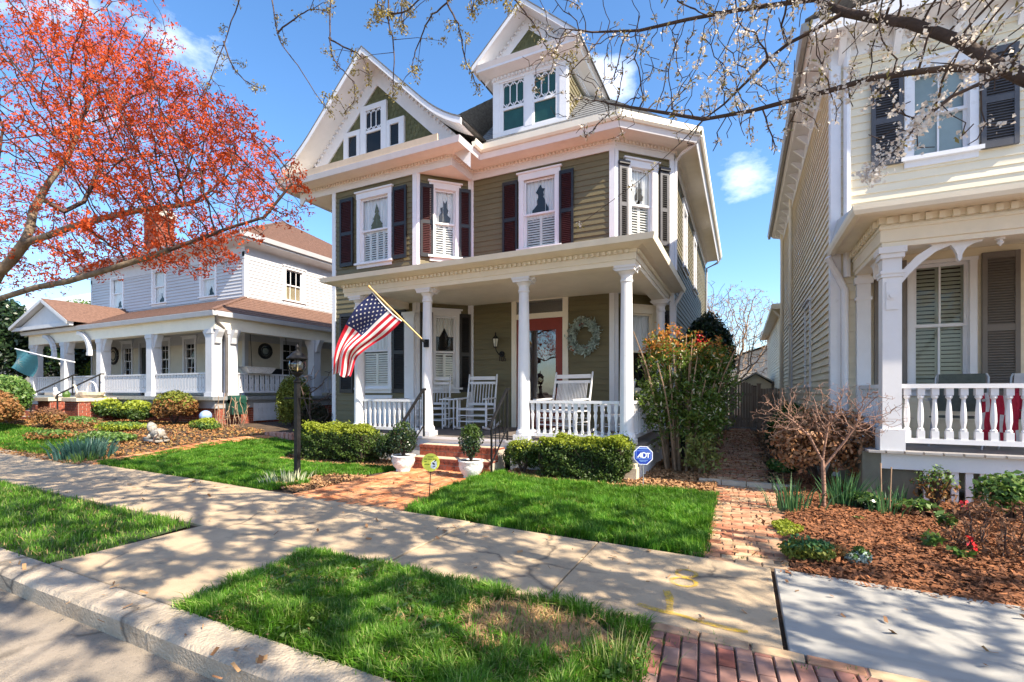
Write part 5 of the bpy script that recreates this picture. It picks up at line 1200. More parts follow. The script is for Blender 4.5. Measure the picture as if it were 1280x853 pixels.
# flag on its pole
t = thing('flag', 'stars and stripes flag on an angled brass pole bracketed to a porch column', 'flag', (-5.85, 8.08, 2.44))
b = MB(); b.tube([(-6.68, 7.35, 3.53), (-5.82, 7.99, 2.47)], .016, 8); b.tube([(-6.70, 7.335, 3.555), (-6.675, 7.353, 3.525)], .024, 8); b.build('pole', M_gold, t)
b = MB(); b.tube([(-5.86, 7.955, 2.52), (-5.81, 7.995, 2.45)], .028, 8); b.box(-5.87, -5.77, 8.02, 8.075, 2.36, 2.52); b.build('bracket', M_iron, t)
TOP = [(-6.655, 7.40, 3.44), (-6.988, 7.36, 3.179), (-7.291, 7.34, 2.823), (-7.465, 7.36, 2.605), (-7.662, 7.40, 2.219), (-7.795, 7.44, 1.838)]
BOT = [(-6.175, 7.71, 2.87), (-6.463, 7.66, 2.635), (-6.755, 7.60, 2.464), (-7.07, 7.56, 2.259), (-7.268, 7.54, 2.099), (-7.359, 7.52, 1.75)]
S_ = [0, .2, .4, .55, .78, 1.]
def curve(tab, s):
    for i in range(5):
        if s <= S_[i+1] or i == 4:
            f = (s-S_[i])/(S_[i+1]-S_[i]); p = [np.array(tab[max(0, min(5, j))]) for j in (i-1, i, i+1, i+2)]
            return .5*((2*p[1])+(-p[0]+p[2])*f+(2*p[0]-5*p[1]+4*p[2]-p[3])*f*f+(-p[0]+3*p[1]-3*p[2]+p[3])*f**3)
def fl(s, v, off=0.):
    a, c = curve(TOP, s), curve(BOT, s); p = a+(c-a)*v
    w = ss(.02, .5, s)
    rip = .055*math.sin(v*9.5+s*4.2)*w+.05*math.sin(s*10.5+v*2.)*w+.05*math.sin(v*15+1.)*ss(.45, .9, s)
    sag = .05*math.sin(math.pi*v)*(1-s)
    d = (c-a); dn = np.array([d[0], d[1], 0]); nrm = np.array([.35, -.93, 0])
    p = p+nrm*(rip+off)+np.array([-.02*math.sin(v*12+s*6)*w, 0, -sag-.03*math.sin(v*10+2)*ss(.6, 1, s)])
    return tuple(p)
b = MB(); NS_ = 40
for j in range(13):
    for sub in range(2):
        v0, v1 = (j+sub/2)/13, (j+(sub+1)/2)/13
        for i in range(NS_):
            s0, s1 = i/NS_, (i+1)/NS_
            b.k = 2 if (s0 < .399 and j < 7) else (0 if j % 2 == 0 else 1)
            b.face(fl(s0, v0), fl(s1, v0), fl(s1, v1), fl(s0, v1))
b.k = 1
for r_ in range(9):
    for c_ in range(6 if r_ % 2 == 0 else 5):
        cs = .4*(1+2*c_+(r_ % 2))/12; cv = 7/13*(r_+1)/10
        for off in (.004, -.004):
            pts = []
            for q in range(10):
                a = math.pi*q/5; rr = .021 if q % 2 == 0 else .0095
                pts.append(fl(cs+rr*math.sin(a)/1.52*.95, cv-rr*math.cos(a)/.91*.95, off))
            b.face(*pts)
fo = b.build('flag_cloth', [M_fred, M_fwhite, M_fblue], t)
b = MB(); b.tube([fl(0, v) for v in np.linspace(0, 1, 14)], .012, 5); b.build('hoist_band', M_fwhite, t)

# rocking chairs, built at the origin facing -Y, then placed
def rocker(name, label, cat, W_, nsl, group, arms=True, H_=1.34, back_spin=.014):
    t = thing(name, label, cat, (0, 0, 0), group); w = W_/2
    seat_y0, seat_y1, sz = -.30, .22, .50
    p = MB()
    for i in range(11): x = -w+.05+(W_-.1)*i/10; p.box(x-.03*W_/.7, x+.03*W_/.7, seat_y0, seat_y1, sz-.015+.0*i, sz+.012)
    p.bar((-w, seat_y0, sz-.01), (w, seat_y0, sz-.01), .04, .05); p.build('seat', M_white, t)
    bk = lambda z: .22+.16*(z-sz)/.8
    p = MB(); 
    for z, h in ((sz+.10, .06), (H_-.22, .06), (H_-.10, .085)): p.bar((-w+.03, bk(z), z), (w-.03, bk(z), z), .022, h)
    for i in range(nsl): x = -w+.10+(W_-.20)*i/(nsl-1); p.bar((x, bk(sz+.1), sz+.1), (x, bk(H_-.22), H_-.22), back_spin, .026)
    p.build('backrest', M_white, t)
    for s in (-1, 1):
        p = MB(); p.tube([(s*w, .20, .07), (s*w, bk(sz), sz), (s*w, bk(H_), H_-.03), (s*w, bk(H_), H_)], [.022, .026, .02, .012], 8); p.build('leg', M_white, t)
        p = MB(); p.tube([(s*w, -.31, .06), (s*w, -.31, .30), (s*w, -.31, .72)], [.022, .03, .022], 8); p.build('leg', M_white, t)
        p = MB(); p.prism([(s*w-.045, -.40, .72), (s*w+.045, -.40, .72), (s*w+.045, -.1, .72), (s*w+.035, bk(.75)-.01, .74), (s*w-.035, bk(.75)-.01, .74), (s*w-.045, -.1, .72)], (0, 0, .025)); p.build('armrest', M_white, t)
        p = MB(); pts = [(s*w, y, .02+.10*((y+.05)/.55)**2) for y in np.linspace(-.5, .62, 14)]
        for a, c in zip(pts, pts[1:]): p.bar(a, c, .03, .045)
        p.build('runner', M_white, t)
    p = MB()
    for z in (.20, .34): p.bar((-w, -.31, z), (w, -.31, z), .022, .026); p.bar((-w, .2, z), (w, .2, z), .02, .022)
    for s in (-1, 1): p.bar((s*w, -.31, .27), (s*w, .2, .27), .02, .022)
    p.build('stretcher', M_white, t)
    return t
def copy_tree(o, parent=None):
    c = link(o.copy(), parent)
    for ch in list(o.children): copy_tree(ch, c)
    return c
rk = rocker('rocking_chair', 'white slatted rocking chair in the open between the two middle porch columns', 'rocking chair', .74, 8, 'white rocking chairs on the porch')
r2 = copy_tree(rk); r2['label'] = 'white slatted rocking chair half hidden behind the flag column'
rk.location = (-5.78, 10.05, PF); rk.rotation_euler = (0, 0, R(6)); r2.location = (-7.02, 10.0, PF); r2.rotation_euler = (0, 0, R(22))
gl = rocker('rocking_bench', 'wide white rocking bench with many thin back spindles behind the right porch railing', 'rocking bench', .96, 21, None, H_=1.34, back_spin=.012)
gl.location = (-3.46, 9.75, PF); gl.rotation_euler = (0, 0, R(-16))
r3 = copy_tree(rk); r3['label'] = 'white rocking chair turned sideways at the right end of the porch beside the last column'; r3.location = (-2.25, 9.5, PF-.0); r3.rotation_euler = (0, 0, R(-78)); r3.scale = (.9, .9, .86)
t = thing('side_table', 'small white square side table between the two rocking chairs', 'table', (-6.42, 9.9, PF))
b = MB(); b.box(-6.64, -6.2, 9.7, 10.1, PF+.70, PF+.73); b.build('table_top', M_white, t)
for x in (-6.58, -6.26):
    for y in (9.76, 10.04):
        b = MB(); b.tube([(x, y, PF), (x, y, PF+.2), (x, y, PF+.35), (x, y, PF+.5), (x, y, PF+.70)], [.014, .02, .014, .022, .018], 8); b.build('leg', M_white, t)
b = MB()
for z in (PF+.25, PF+.5): 
    for y in (9.76, 10.04): b.bar((-6.58, y, z), (-6.26, y, z), .018, .018)
b.build('stretcher', M_white, t)
# wall lantern
t = thing('wall_lantern', 'small black coach lantern on the olive wall left of the red door', 'lantern', (-5.57, 11, 2.42))
b = MB(); b.tube([(-5.57, 10.98, 2.42), (-5.57, 10.95, 2.42)], .075, 14); b.tube([(-5.57, 10.95, 2.42), (-5.6, 10.86, 2.40), (-5.66, 10.82, 2.50), (-5.68, 10.82, 2.58)], .014, 6); b.build('bracket', M_iron, t)
b = MB(); b.lathe([(.05, 2.58), (.06, 2.60), (.05, 2.605)], -5.68, 10.82, 6); b.lathe([(.095, 2.80), (.06, 2.85), (.03, 2.88), (.02, 2.90), (.02, 2.94), (.004, 2.98)], -5.68, 10.82, 6)
for k in range(6): a = k*math.pi/3; b.bar((-5.68+.05*math.cos(a), 10.82+.05*math.sin(a), 2.60), (-5.68+.085*math.cos(a), 10.82+.085*math.sin(a), 2.80), .01, .01)
lo = b.build('lantern', M_iron, t); b = MB(); b.lathe([(.045, 2.605), (.08, 2.80)], -5.68, 10.82, 6); b.build('lantern_glass', mat('frosted_glass', (.62, .60, .50), .35, .05, 3), lo)
# wreath
t = thing('wreath', 'round wreath of silver leaves and red berries on the wall right of the door', 'wreath', (-3.37, 10.95, 2.76))
a = rng.random(1500)*6.283; rr = .30+rng.normal(size=1500)*.045; P = np.column_stack([-3.37+rr*np.cos(a), 10.93-.06*rng.random(1500)-.02, 2.76+rr*np.sin(a)*1.12])
leaves('foliage', P, .10, M_silver, t, np.tile([0, -1., 0], (1500, 1)), .5, .35)
b = MB()
for k in range(46):
    a = random.random()*6.28; r0, r1 = .25+random.random()*.08, .36+random.random()*.10
    b.tube([(-3.37+r0*math.cos(a), 10.92, 2.76+r0*1.1*math.sin(a)), (-3.37+r1*math.cos(a+.3), 10.88, 2.76+r1*1.1*math.sin(a+.3))], .004, 4)
b.build('twig', M_twigt, t)
for a0 in (5.0, 1.7): a = rng.normal(size=26)*.22+a0; leaves('berry_cluster', np.column_stack([-3.37+.27*np.cos(a), np.full(26, 10.87), 2.76+.29*np.sin(a)]), .05, M_berry, t, None, .5, .9)
b = MB(); b.tube([(-3.62, 10.90, 2.50), (-3.62, 10.87, 2.50)], .085, 14); b.build('disc_ornament', M_rust, t)

# pots with clipped box plants
def pot(x, y, label, h=.30, r=.21):
    t = thing('potted_boxwood', label, 'potted plant', (x, y, 0), 'white pots beside the steps')
    b = MB(); b.lathe([(r*.55, .0), (r*.62, .02), (r*.60, .05), (r*.85, h*.35), (r*1.0, h*.65), (r*.98, h*.88), (r*1.04, h*.92), (r*1.04, h), (r*.92, h), (r*.9, h*.9)], 0, 0, 18)
    for k in range(3): a = k*2.1; b.lathe([(.03, 0), (.035, .03)], r*.5*math.cos(a), r*.5*math.sin(a), 6)
    b.T = None; b.v = [(p[0]+x, p[1]+y, p[2]) for p in b.v]; b.build('pot', M_ceram, t, True)
    b = MB(); b.lathe([(r*.88, h*.9), (r*.86, h*.92)], x, y, 14); b.build('soil', M_dirt, t)
    return t
def lumps(c, r, n_, k, seed):
    g = np.random.default_rng(seed); d = unit(g.normal(size=(k, 3))); d[:, 2] = np.abs(d[:, 2])*1.2-.3
    C = np.array(c)+d*np.array(r)*.55; P = []
    for i in range(k):
        q = unit(g.normal(size=(n_//k, 3)))*(.55+.45*g.random((n_//k, 1))**.5); P.append(C[i]+q*np.array(r)*.5)
    return np.concatenate(P)
def bush(parent, c, r, n_, size, m, mnew=None, k=14, seed=1, core=True, top=.75, name='foliage', ratio=.55):
    P = lumps(c, r, n_, k, seed); out = unit(P-np.array(c))
    if mnew is None: leaves(name, P, size, m, parent, out, .5, ratio)
    else:
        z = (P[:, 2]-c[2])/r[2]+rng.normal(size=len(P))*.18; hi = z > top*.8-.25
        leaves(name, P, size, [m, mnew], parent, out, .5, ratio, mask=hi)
    if core:
        b = MB()
        for i in range(26):
            a = random.random()*6.28; e = random.random()
            b.tube([(c[0], c[1], c[2]-r[2]*.95), (c[0]+r[0]*.35*math.cos(a), c[1]+r[1]*.35*math.sin(a), c[2]-r[2]*.2), (c[0]+r[0]*.75*math.cos(a)*e, c[1]+r[1]*.75*math.sin(a)*e, c[2]+r[2]*.7*(1-.5*e))], [.012, .008, .004], 4)
        b.build('stem', M_twig, parent)
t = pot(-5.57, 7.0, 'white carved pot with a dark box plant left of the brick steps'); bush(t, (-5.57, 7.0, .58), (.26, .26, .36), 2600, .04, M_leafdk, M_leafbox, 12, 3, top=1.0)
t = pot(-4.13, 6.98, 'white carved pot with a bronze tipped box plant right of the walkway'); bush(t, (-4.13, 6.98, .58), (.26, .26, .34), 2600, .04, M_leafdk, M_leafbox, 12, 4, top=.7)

# yard signs
t = thing('yard_sign', 'round yellow pet notice on a thin dark stake at the edge of the lawn', 'sign', (-3.78, 5.33, 0))
SGN = frame(-3.78, 5.33, 20)
b = MB(SGN); b.tube([(-.03, 0, -.05), (.0, 0, .40)], .006, 6); b.build('stake', M_iron, t)
b = MB(SGN); b.tube([(.0, -.008, .50), (.0, .0, .50)], .122, 28); so_ = b.build('disc', M_yellow, t)
b = MB(SGN)
for z, rows in ((.575, ((-.04, .045),)), (.545, ((-.085, -.05), (-.035, .02), (.03, .075))), (.512, ((-.085, -.045),)), (.475, ((-.085, -.05), (-.04, -.01)))):
    for x0, x1 in rows:
        x = x0
        while x < x1-.004: w_ = random.uniform(.006, .012); b.box(x, x+w_, -.0105, -.0085, z-.008, z+.008); x += w_+.005
b.build('lettering', M_ink, so_)
b = MB(SGN); b.prism([(.0, -.009, .43), (.05, -.009, .41), (.085, -.009, .45), (.08, -.009, .52), (.05, -.009, .53), (.01, -.009, .5)], (0, -.001, 0)); b.build('white_print', M_signw, so_)
b = MB(SGN); b.bar((.075, -.0115, .53), (.05, -.0115, .51), .014, .002, up=(0, 1, 0)); b.bar((.025, -.0115, .50), (.055, -.0115, .47), .02, .002, up=(0, 1, 0)); b.bar((.03, -.0115, .44), (.06, -.0115, .45), .012, .002, up=(0, 1, 0)); b.build('black_print', M_black, so_)
t = thing('security_sign', 'blue octagonal alarm sign on a metal stake in front of the tall nandina', 'sign', (-1.37, 7.5, 0))
SG = frame(-1.37, 7.48, 12); cz, rO = .475, .152
b = MB(SG); b.tube([(0, .006, -.05), (0, .006, .42)], .009, 6); b.build('stake', M_metal, t)
octo = lambda r, y: [(r*math.cos(math.pi/8+k*math.pi/4), y, cz+r*math.sin(math.pi/8+k*math.pi/4)) for k in range(8)]
b = MB(SG); b.prism(octo(rO, 0), (0, -.006, 0)); pl = b.build('panel', M_signw, t)
b = MB(SG); b.prism(octo(rO*.91, -.0065), (0, -.0015, 0)); b.build('blue_face', M_blue, pl)
b = MB(SG); y = -.0095
def seg(a, c, w_, d_=.002): b.bar((a[0], y, cz+a[1]), (c[0], y, cz+c[1]), w_, d_, up=(0, 1, 0))
b.prism([(-.095, y, cz-.032), (-.065, y, cz-.032), (-.045, y, cz+.0), (-.043, y, cz-.032), (-.02, y, cz-.032), (-.02, y, cz+.042), (-.038, y, cz+.042)], (0, -.002, 0))
D_ = [(-.012, -.032), (-.012, .042), (.02, .042), (.036, .032), (.044, .015), (.044, -.005), (.036, -.022), (.02, -.032)]
for p, q in zip(D_, D_[1:]+D_[:1]): seg(p, q, .017)
seg((.048, .035), (.098, .035), .017); seg((.073, .03), (.073, -.034), .018); b.build('lettering', M_signw, pl)
b = MB(SG)
seg((-.07, .105), (.07, .105), .014); seg((-.105, .07), (.105, .07), .006); seg((-.105, .07), (-.105, -.05), .006); seg((.105, .07), (.105, -.05), .006); seg((-.105, -.05), (.105, -.05), .006); b.build('border_print', M_bluel, pl)
b = MB(SG)
for r_, (x0, x1) in ((-.075, (-.06, .06)), (-.095, (-.045, .045))):
    x = x0
    while x < x1: w_ = random.uniform(.006, .014); b.box(x, x+w_, y-.001, y, cz+r_-.006, cz+r_+.006); x += w_+.005
b.build('small_print', M_bluel, pl)
# splash block and pale stone edging under the downspout
t = thing('concrete_block', 'pale grey stone block at the porch corner left of the blue alarm sign', 'block', (-1.62, 7.83, 0)); b = MB(); b.prism([(-1.72, 7.72, 0), (-1.52, 7.72, 0), (-1.52, 7.95, 0), (-1.72, 7.95, 0)], (0, 0, .22)); b.prism([(-1.70, 7.74, .221), (-1.54, 7.74, .221), (-1.54, 7.93, .221), (-1.70, 7.93, .221)], (0, 0, .06)); b.build('block', M_stone, t)

# things on the neighbour's porch and in its bed
def disc(name, label, T, x, z, r, cat, m1, m2):
    t = thing(name, label, cat, T((x, -.03, z))); b = MB(T); pts = [(x+r*math.cos(6.2832*k/20), -.04, z+r*math.sin(6.2832*k/20)) for k in range(21)]
    b.tube(pts, .06, 6); b.build('rim', m1, t); b = MB(T); b.tube([(x, -.02, z), (x, -.045, z)], r*.9, 20); b.build('face', m2, t)
    b = MB(T); b.tube([(x+.6*r*math.cos(6.2832*k/16), -.05, z+.6*r*math.sin(6.2832*k/16)) for k in range(17)], .022, 5); b.build('ring', m1, t); return t
disc('round_mirror', 'dark framed round ornament on the front porch wall beside the leftmost window', NF, 2.03, 3.12, .36, 'ornament', M_black, M_beige)
disc('round_mirror', 'dark framed round ornament on the front porch wall near the corner pillar', NF, 9.6, 3.0, .42, 'ornament', M_black, M_mirror)
disc('round_mirror', 'dark round porthole mirror on the side porch wall above the white planter', NS, .84, 3.06, .26, 'mirror', M_black, M_mirror)
t = thing('planter_box', 'white flared planter box on the side railing of the porch house', 'planter', (-15.1, 11.1, 2.08)); b = MB(); V = [(-15.24, 10.66, 2.085), (-14.94, 10.66, 2.085), (-14.94, 11.5, 2.085), (-15.24, 11.5, 2.085)]; Wt = [(-15.3, 10.5, 2.3), (-14.88, 10.5, 2.3), (-14.88, 11.66, 2.3), (-15.3, 11.66, 2.3)]
for k in range(4): b.face(V[k], V[(k+1) % 4], Wt[(k+1) % 4], Wt[k])
b.face(*V); b.build('box', M_ceram, t); b = MB(); b.face(*[(x, y, z-.03) for x, y, z in Wt]); b.build('soil', M_dirt, t)
t = thing('hose_box', 'dark green hose reel box hung below the corner pillar', 'hose box', (-14.9, 10.1, .8)); b = MB(); b.box(-14.98, -14.7, 9.9, 10.4, .72, 1.2); b.tube([(-14.84, 9.9, 1.2), (-14.84, 10.4, 1.2)], .14, 12); b.build('case', M_hose, t); b = MB(); b.tube([(-14.69+.0*k, 10.15+.17*math.cos(k*.4), .95+.17*math.sin(k*.4)) for k in range(17)], .02, 5); b.build('hose', M_hose, t)
t = thing('porch_swing', 'dark hanging porch swing on two chains inside the side porch', 'swing', (-16.1, 12.3, 1.9)); b = MB(); b.box(-16.4, -15.9, 11.5, 13.1, 1.75, 1.8); b.build('seat', M_iron, t); b = MB(); b.box(-16.45, -16.4, 11.5, 13.1, 1.8, 2.35); b.build('backrest', M_iron, t)
for y in (11.55, 13.05): b = MB(); b.tube([(-16.0, y, 1.8), (-16.15, y, 3.85)], .012, 4); b.build('chain', M_iron, t)
t = thing('garden_flag', 'teal banner with a beige sunburst hanging by the porch house steps', 'flag', (-25.4, 8.6, 3)); b = MB(); b.tube([(-26.15, 8.6, 3.17), (-24.1, 8.65, 2.84), (-23.4, 9.4, 2.6)], .025, 6); b.build('pole', M_white, t)
def tf(s, v): return (-26.1+1.9*s-.45*v+.12*v*math.sin(s*5), 8.6+.10*math.sin(s*6+v*3), 3.14-.31*s-v*(.72+.12*s)+.05*math.sin(s*7)*v)
b = MB()
for i in range(12):
    for j in range(8): b.face(tf(i/12, j/8), tf((i+1)/12, j/8), tf((i+1)/12, (j+1)/8), tf(i/12, (j+1)/8))
b.build('banner', M_tealflag, t); b = MB()
for k in range(14):
    a = 6.2832*k/14; r_ = .36 if k % 2 else .28; c = (.45, .5); P = lambda r2, an: (lambda q: (q[0], q[1]-.09, q[2]))(tf(c[0]+r2*math.cos(an)*.8, c[1]+r2*math.sin(an)*1.1)); b.face(P(.05, a-.2), P(r_, a), P(.05, a+.2))
b.build('sunburst', M_beige, t)
t = thing('goose_statue', 'pale stone goose figure resting on the right brick pier', 'statue', (-20.90, 8.7, 1.24)); b = MB(); b.tube([(-21.35, 8.6, 1.34), (-21.20, 8.6, 1.33), (-20.90, 8.6, 1.36), (-20.60, 8.6, 1.34), (-20.45, 8.6, 1.36)], [.03, .10, .13, .10, .02], 10); b.tube([(-21.20, 8.6, 1.38), (-21.32, 8.6, 1.50), (-21.42, 8.6, 1.66), (-21.52, 8.6, 1.68), (-21.60, 8.6, 1.65)], [.06, .035, .035, .04, .012], 8); b.build('body', M_stone, t, True)
t = thing('wicker_basket', 'round pale basket with a tall hoop handle on the right brick pier', 'basket', (-20.55, 8.95, 1.24)); b = MB(); b.lathe([(.26, 0), (.34, .1), (.36, .2), (.33, .2), (.3, .1)], -20.62, 8.75, 16, 1.24); b.build('bowl', M_stone, t); b = MB(); b.tube([(-20.62+.33*math.cos(math.pi*k/12), 8.75, 1.42+.38*math.sin(math.pi*k/12)) for k in range(13)], .025, 6); b.build('handle', M_white, t)
t = thing('goose_statue', 'white and green duck figure on the far left brick pier', 'statue', (-22.90, 8.7, 1.24)); b = MB(); b.tube([(-23.20, 8.7, 1.32), (-23.00, 8.7, 1.36), (-22.70, 8.7, 1.34)], [.04, .13, .05], 8); b.tube([(-23.10, 8.7, 1.42), (-23.15, 8.7, 1.58), (-23.22, 8.7, 1.60)], [.06, .06, .02], 8); b.build('body', M_white, t, True); b = MB(); b.lathe([(.1, 0), (.13, .12), (.06, .25), (.02, .3)], -22.55, 8.8, 8, 1.24); b.build('green_wing', M_fresh, t)
t = thing('lion_statue', 'weathered pale stone lion lying in the planting bed by the brick edging', 'statue', (-13.2, 6.95, .2)); b = MB(); z = .2
b.box(-13.65, -12.85, 6.75, 7.15, z, z+.07); b.tube([(-13.5, 6.95, z+.2), (-13.3, 6.95, z+.26), (-13.0, 6.95, z+.27), (-12.9, 6.95, z+.22)], [.12, .15, .16, .10], 10)
b.tube([(-13.42, 6.95, z+.3), (-13.5, 6.93, z+.45), (-13.58, 6.93, z+.5), (-13.68, 6.93, z+.46)], [.13, .15, .12, .06], 10)
for y in (6.82, 7.08): b.tube([(-13.4, y, z+.2), (-13.55, y, z+.10), (-13.75, y, z+.09)], [.06, .05, .05], 8); b.tube([(-13.0, y, z+.2), (-12.9, y, z+.12), (-13.1, y, z+.09)], [.08, .06, .04], 8)
b.tube([(-12.86, 6.95, z+.15), (-12.75, 6.95, z+.10), (-12.72, 6.9, z+.2)], .02, 6); b.v = [(-13.25+(p[0]+13.25)*.72, 6.95+(p[1]-6.95)*.72, .2+(p[2]-.2)*.8) for p in b.v]; b.build('body', mat('mossy_stone', (.34, .31, .27), .9, .3, 9, .8, 30, dirt=((.08, .07, .055), 10, .5, .8)), t, True)
t = thing('gazing_globe', 'shiny blue and white glass gazing globe in front of the dry stalks', 'globe', (-14.6, 9.0, .4)); b = MB(); b.lathe([(.02, -.2)]+[(.17*math.sin(math.pi*k/12)+.001, -.17*math.cos(math.pi*k/12)) for k in range(1, 12)]+[(.002, .17)], -14.6, 9.0, 18, .72); b.build('globe', M_globe, t, True); b = MB(); b.lathe([(.12, .38), (.06, .45), (.06, .55), (.1, .58)], -14.6, 9.0, 10); b.build('stand', M_stone, t)
t = thing('brick_pile', 'short row of salmon bricks edging the lawn corner by the left hedge', 'bricks', (-11.4, 8.95, .2)); b = MB()
for i in range(7): brickbox(b, (-11.85+i*.16, 9.05+.02*(i % 2), .34), .11, .2, .18, random.uniform(-.1, .1), .1)
b.build('brick', imat('salmon_brick', [(.42, .20, .15), (.36, .17, .12), (.46, .26, .2)], .9, .2), t)

# folding chairs on the cream porch
def foldchair(label, seatm, backm):
    t = thing('folding_chair', label, 'folding chair', (0, 0, 0), 'folding chairs on the cream porch')
    for s in (-1, 1):
        b = MB(); b.tube([(s*.26, -.22, .0), (s*.26, .20, .62)], .013, 7); b.build('leg', M_metal, t); b = MB(); b.tube([(s*.24, .24, .0), (s*.24, -.22, .64)], .013, 7); b.build('leg', M_metal, t)
        b = MB(); b.tube([(s*.27, .22, .40), (s*.27, .30, .95), (s*.25, .31, 1.0)], .014, 7); b.tube([(s*.28, -.24, .64), (s*.28, .26, .66)], .018, 7); b.build('armrest', M_metal, t)
    b = MB(); b.box(-.25, .25, -.24, .24, .40, .42); b.build('seat', seatm, t); b = MB(); b.prism([(-.25, .22, .48), (.25, .22, .48), (.24, .31, 1.0), (-.24, .31, 1.0)], (0, .015, 0)); b.build('backrest', backm, t)
    return t
c1 = foldchair('metal folding chair with dark mesh back behind the cream house porch railing', M_wicker, M_wicker); c2 = copy_tree(c1); c2['label'] = 'metal folding chair with red cushion at the right edge of the cream porch'
for ch_ in c2.children:
    if ch_.name.startswith('backrest'): ch_.data = ch_.data.copy(); ch_.data.materials[0] = M_stripe
b = MB(); b.box(-.24, .24, -.25, .22, .421, .50); b.prism([(-.23, .10, .52), (.23, .10, .52), (.22, .18, .80), (-.22, .18, .80)], (0, .08, 0)); b.build('cushion', M_redc, c2)
c1.location = (2.62, 8.45, PZ); c1.rotation_euler = (0, 0, R(-25)); c2.location = (3.34, 8.4, PZ); c2.rotation_euler = (0, 0, R(-35))
t = thing('folded_cloth', 'red cloth with white stripes draped over the arm of the mesh folding chair', 'cloth', (2.9, 8.3, PZ+.5))
b = MB()
for i in range(10):
    for j in range(8):
        f = lambda i, j: (2.78+.036*i+.01*math.sin(j), 8.2+.015*math.sin(i*1.3+j), PZ+.70-.075*j+.02*math.sin(i*.8)-(0 if j else -.02))
        b.k = 1 if (i+j//3) % 5 == 1 else 0; b.face(f(i, j), f(i+1, j), f(i+1, j+1), f(i, j+1))
b.build('cloth', [M_redc, M_stripe], t)
# ------------------------------------------------------------------ hedges, shrubs and bulbs
def hedge(label, x0, x1, y0, y1, h, n_, seed, ang=0., zb=0.):
    t = thing('boxwood_hedge', label, 'hedge', ((x0+x1)/2, (y0+y1)/2, zb), 'clipped boxwood hedges'); g = np.random.default_rng(seed)
    cx, cy, hx, hy = (x0+x1)/2, (y0+y1)/2, (x1-x0)/2, (y1-y0)/2
    u = g.uniform(-1, 1, (n_, 3)); w = np.array([hy*h*.5, hx*h*.5, hx*hy*1.3]); ax = g.choice(3, n_, p=w/w.sum()); sg = np.where(g.random(n_) < .5, -1, 1)
    u[np.arange(n_), ax] = sg; u[ax == 2, 2] = np.where(g.random((ax == 2).sum()) < .93, 1, -1)
    nrm = np.zeros((n_, 3)); nrm[np.arange(n_), ax] = u[np.arange(n_), ax]
    p4 = (np.abs(u)**5).sum(1)**(1/5); P = u/p4[:, None]
    lump = (vnoise(P[:, 0]*hx*3+P[:, 2]*2+seed, P[:, 1]*hy*3+P[:, 2]*h*2, 1.8, seed)-.5)*.2
    dep = -np.abs(g.normal(size=n_))*.07+lump+(g.random(n_) < .03)*g.random(n_)*.09
    Q = np.column_stack([P[:, 0]*(hx+dep), P[:, 1]*(hy+dep), h*.5+P[:, 2]*(h*.5+dep)])
    c, s = math.cos(ang), math.sin(ang); X_ = np.column_stack([cx+Q[:, 0]*c-Q[:, 1]*s, cy+Q[:, 0]*s+Q[:, 1]*c, zb+Q[:, 2]])
    out = np.column_stack([nrm[:, 0]*c-nrm[:, 1]*s, nrm[:, 0]*s+nrm[:, 1]*c, nrm[:, 2]])
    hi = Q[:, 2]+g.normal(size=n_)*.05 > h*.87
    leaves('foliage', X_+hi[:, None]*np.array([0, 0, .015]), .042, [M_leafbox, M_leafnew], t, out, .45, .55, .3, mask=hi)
    b = MB(); k = int((x1-x0)*18)
    for i in range(k):
        x, y = cx+g.uniform(-.85, .85)*hx, cy+g.uniform(-.8, .8)*hy; b.tube([(x, y, zb), (x+g.normal()*.05, y+g.normal()*.05, zb+h*.5), (x+g.normal()*.12, y+g.normal()*.12, zb+h*.88)], [.012, .008, .004], 4)
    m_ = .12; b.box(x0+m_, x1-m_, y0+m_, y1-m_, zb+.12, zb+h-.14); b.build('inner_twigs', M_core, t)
    return t
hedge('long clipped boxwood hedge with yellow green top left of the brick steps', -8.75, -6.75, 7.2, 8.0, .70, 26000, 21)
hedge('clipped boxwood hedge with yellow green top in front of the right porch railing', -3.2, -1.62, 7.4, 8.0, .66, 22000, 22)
def shrub(name, label, cat, c, r, n_, size, m, mnew=None, k=14, seed=1, group=None, zb=None, **kw):
    t = thing(name, label, cat, (c[0], c[1], zb if zb is not None else max(0, c[2]-r[2]))); bush(t, c, r, n_, size, m, mnew, k, seed, **kw)
    if group: t['group'] = group
    return t
shrub('round_boxwood', 'small round dark boxwood between the long left hedge and the left pot', 'shrub', (-6.30, 7.62, .34), (.40, .36, .36), 6000, .04, M_leafdk, M_leafbox, 16, 31, 'small round boxwoods')
shrub('round_boxwood', 'small round boxwood beside the right handrail of the brick steps', 'shrub', (-3.50, 7.72, .32), (.36, .3, .36), 5000, .04, M_leafbox, M_leafnew, 16, 32, 'small round boxwoods', top=.9)
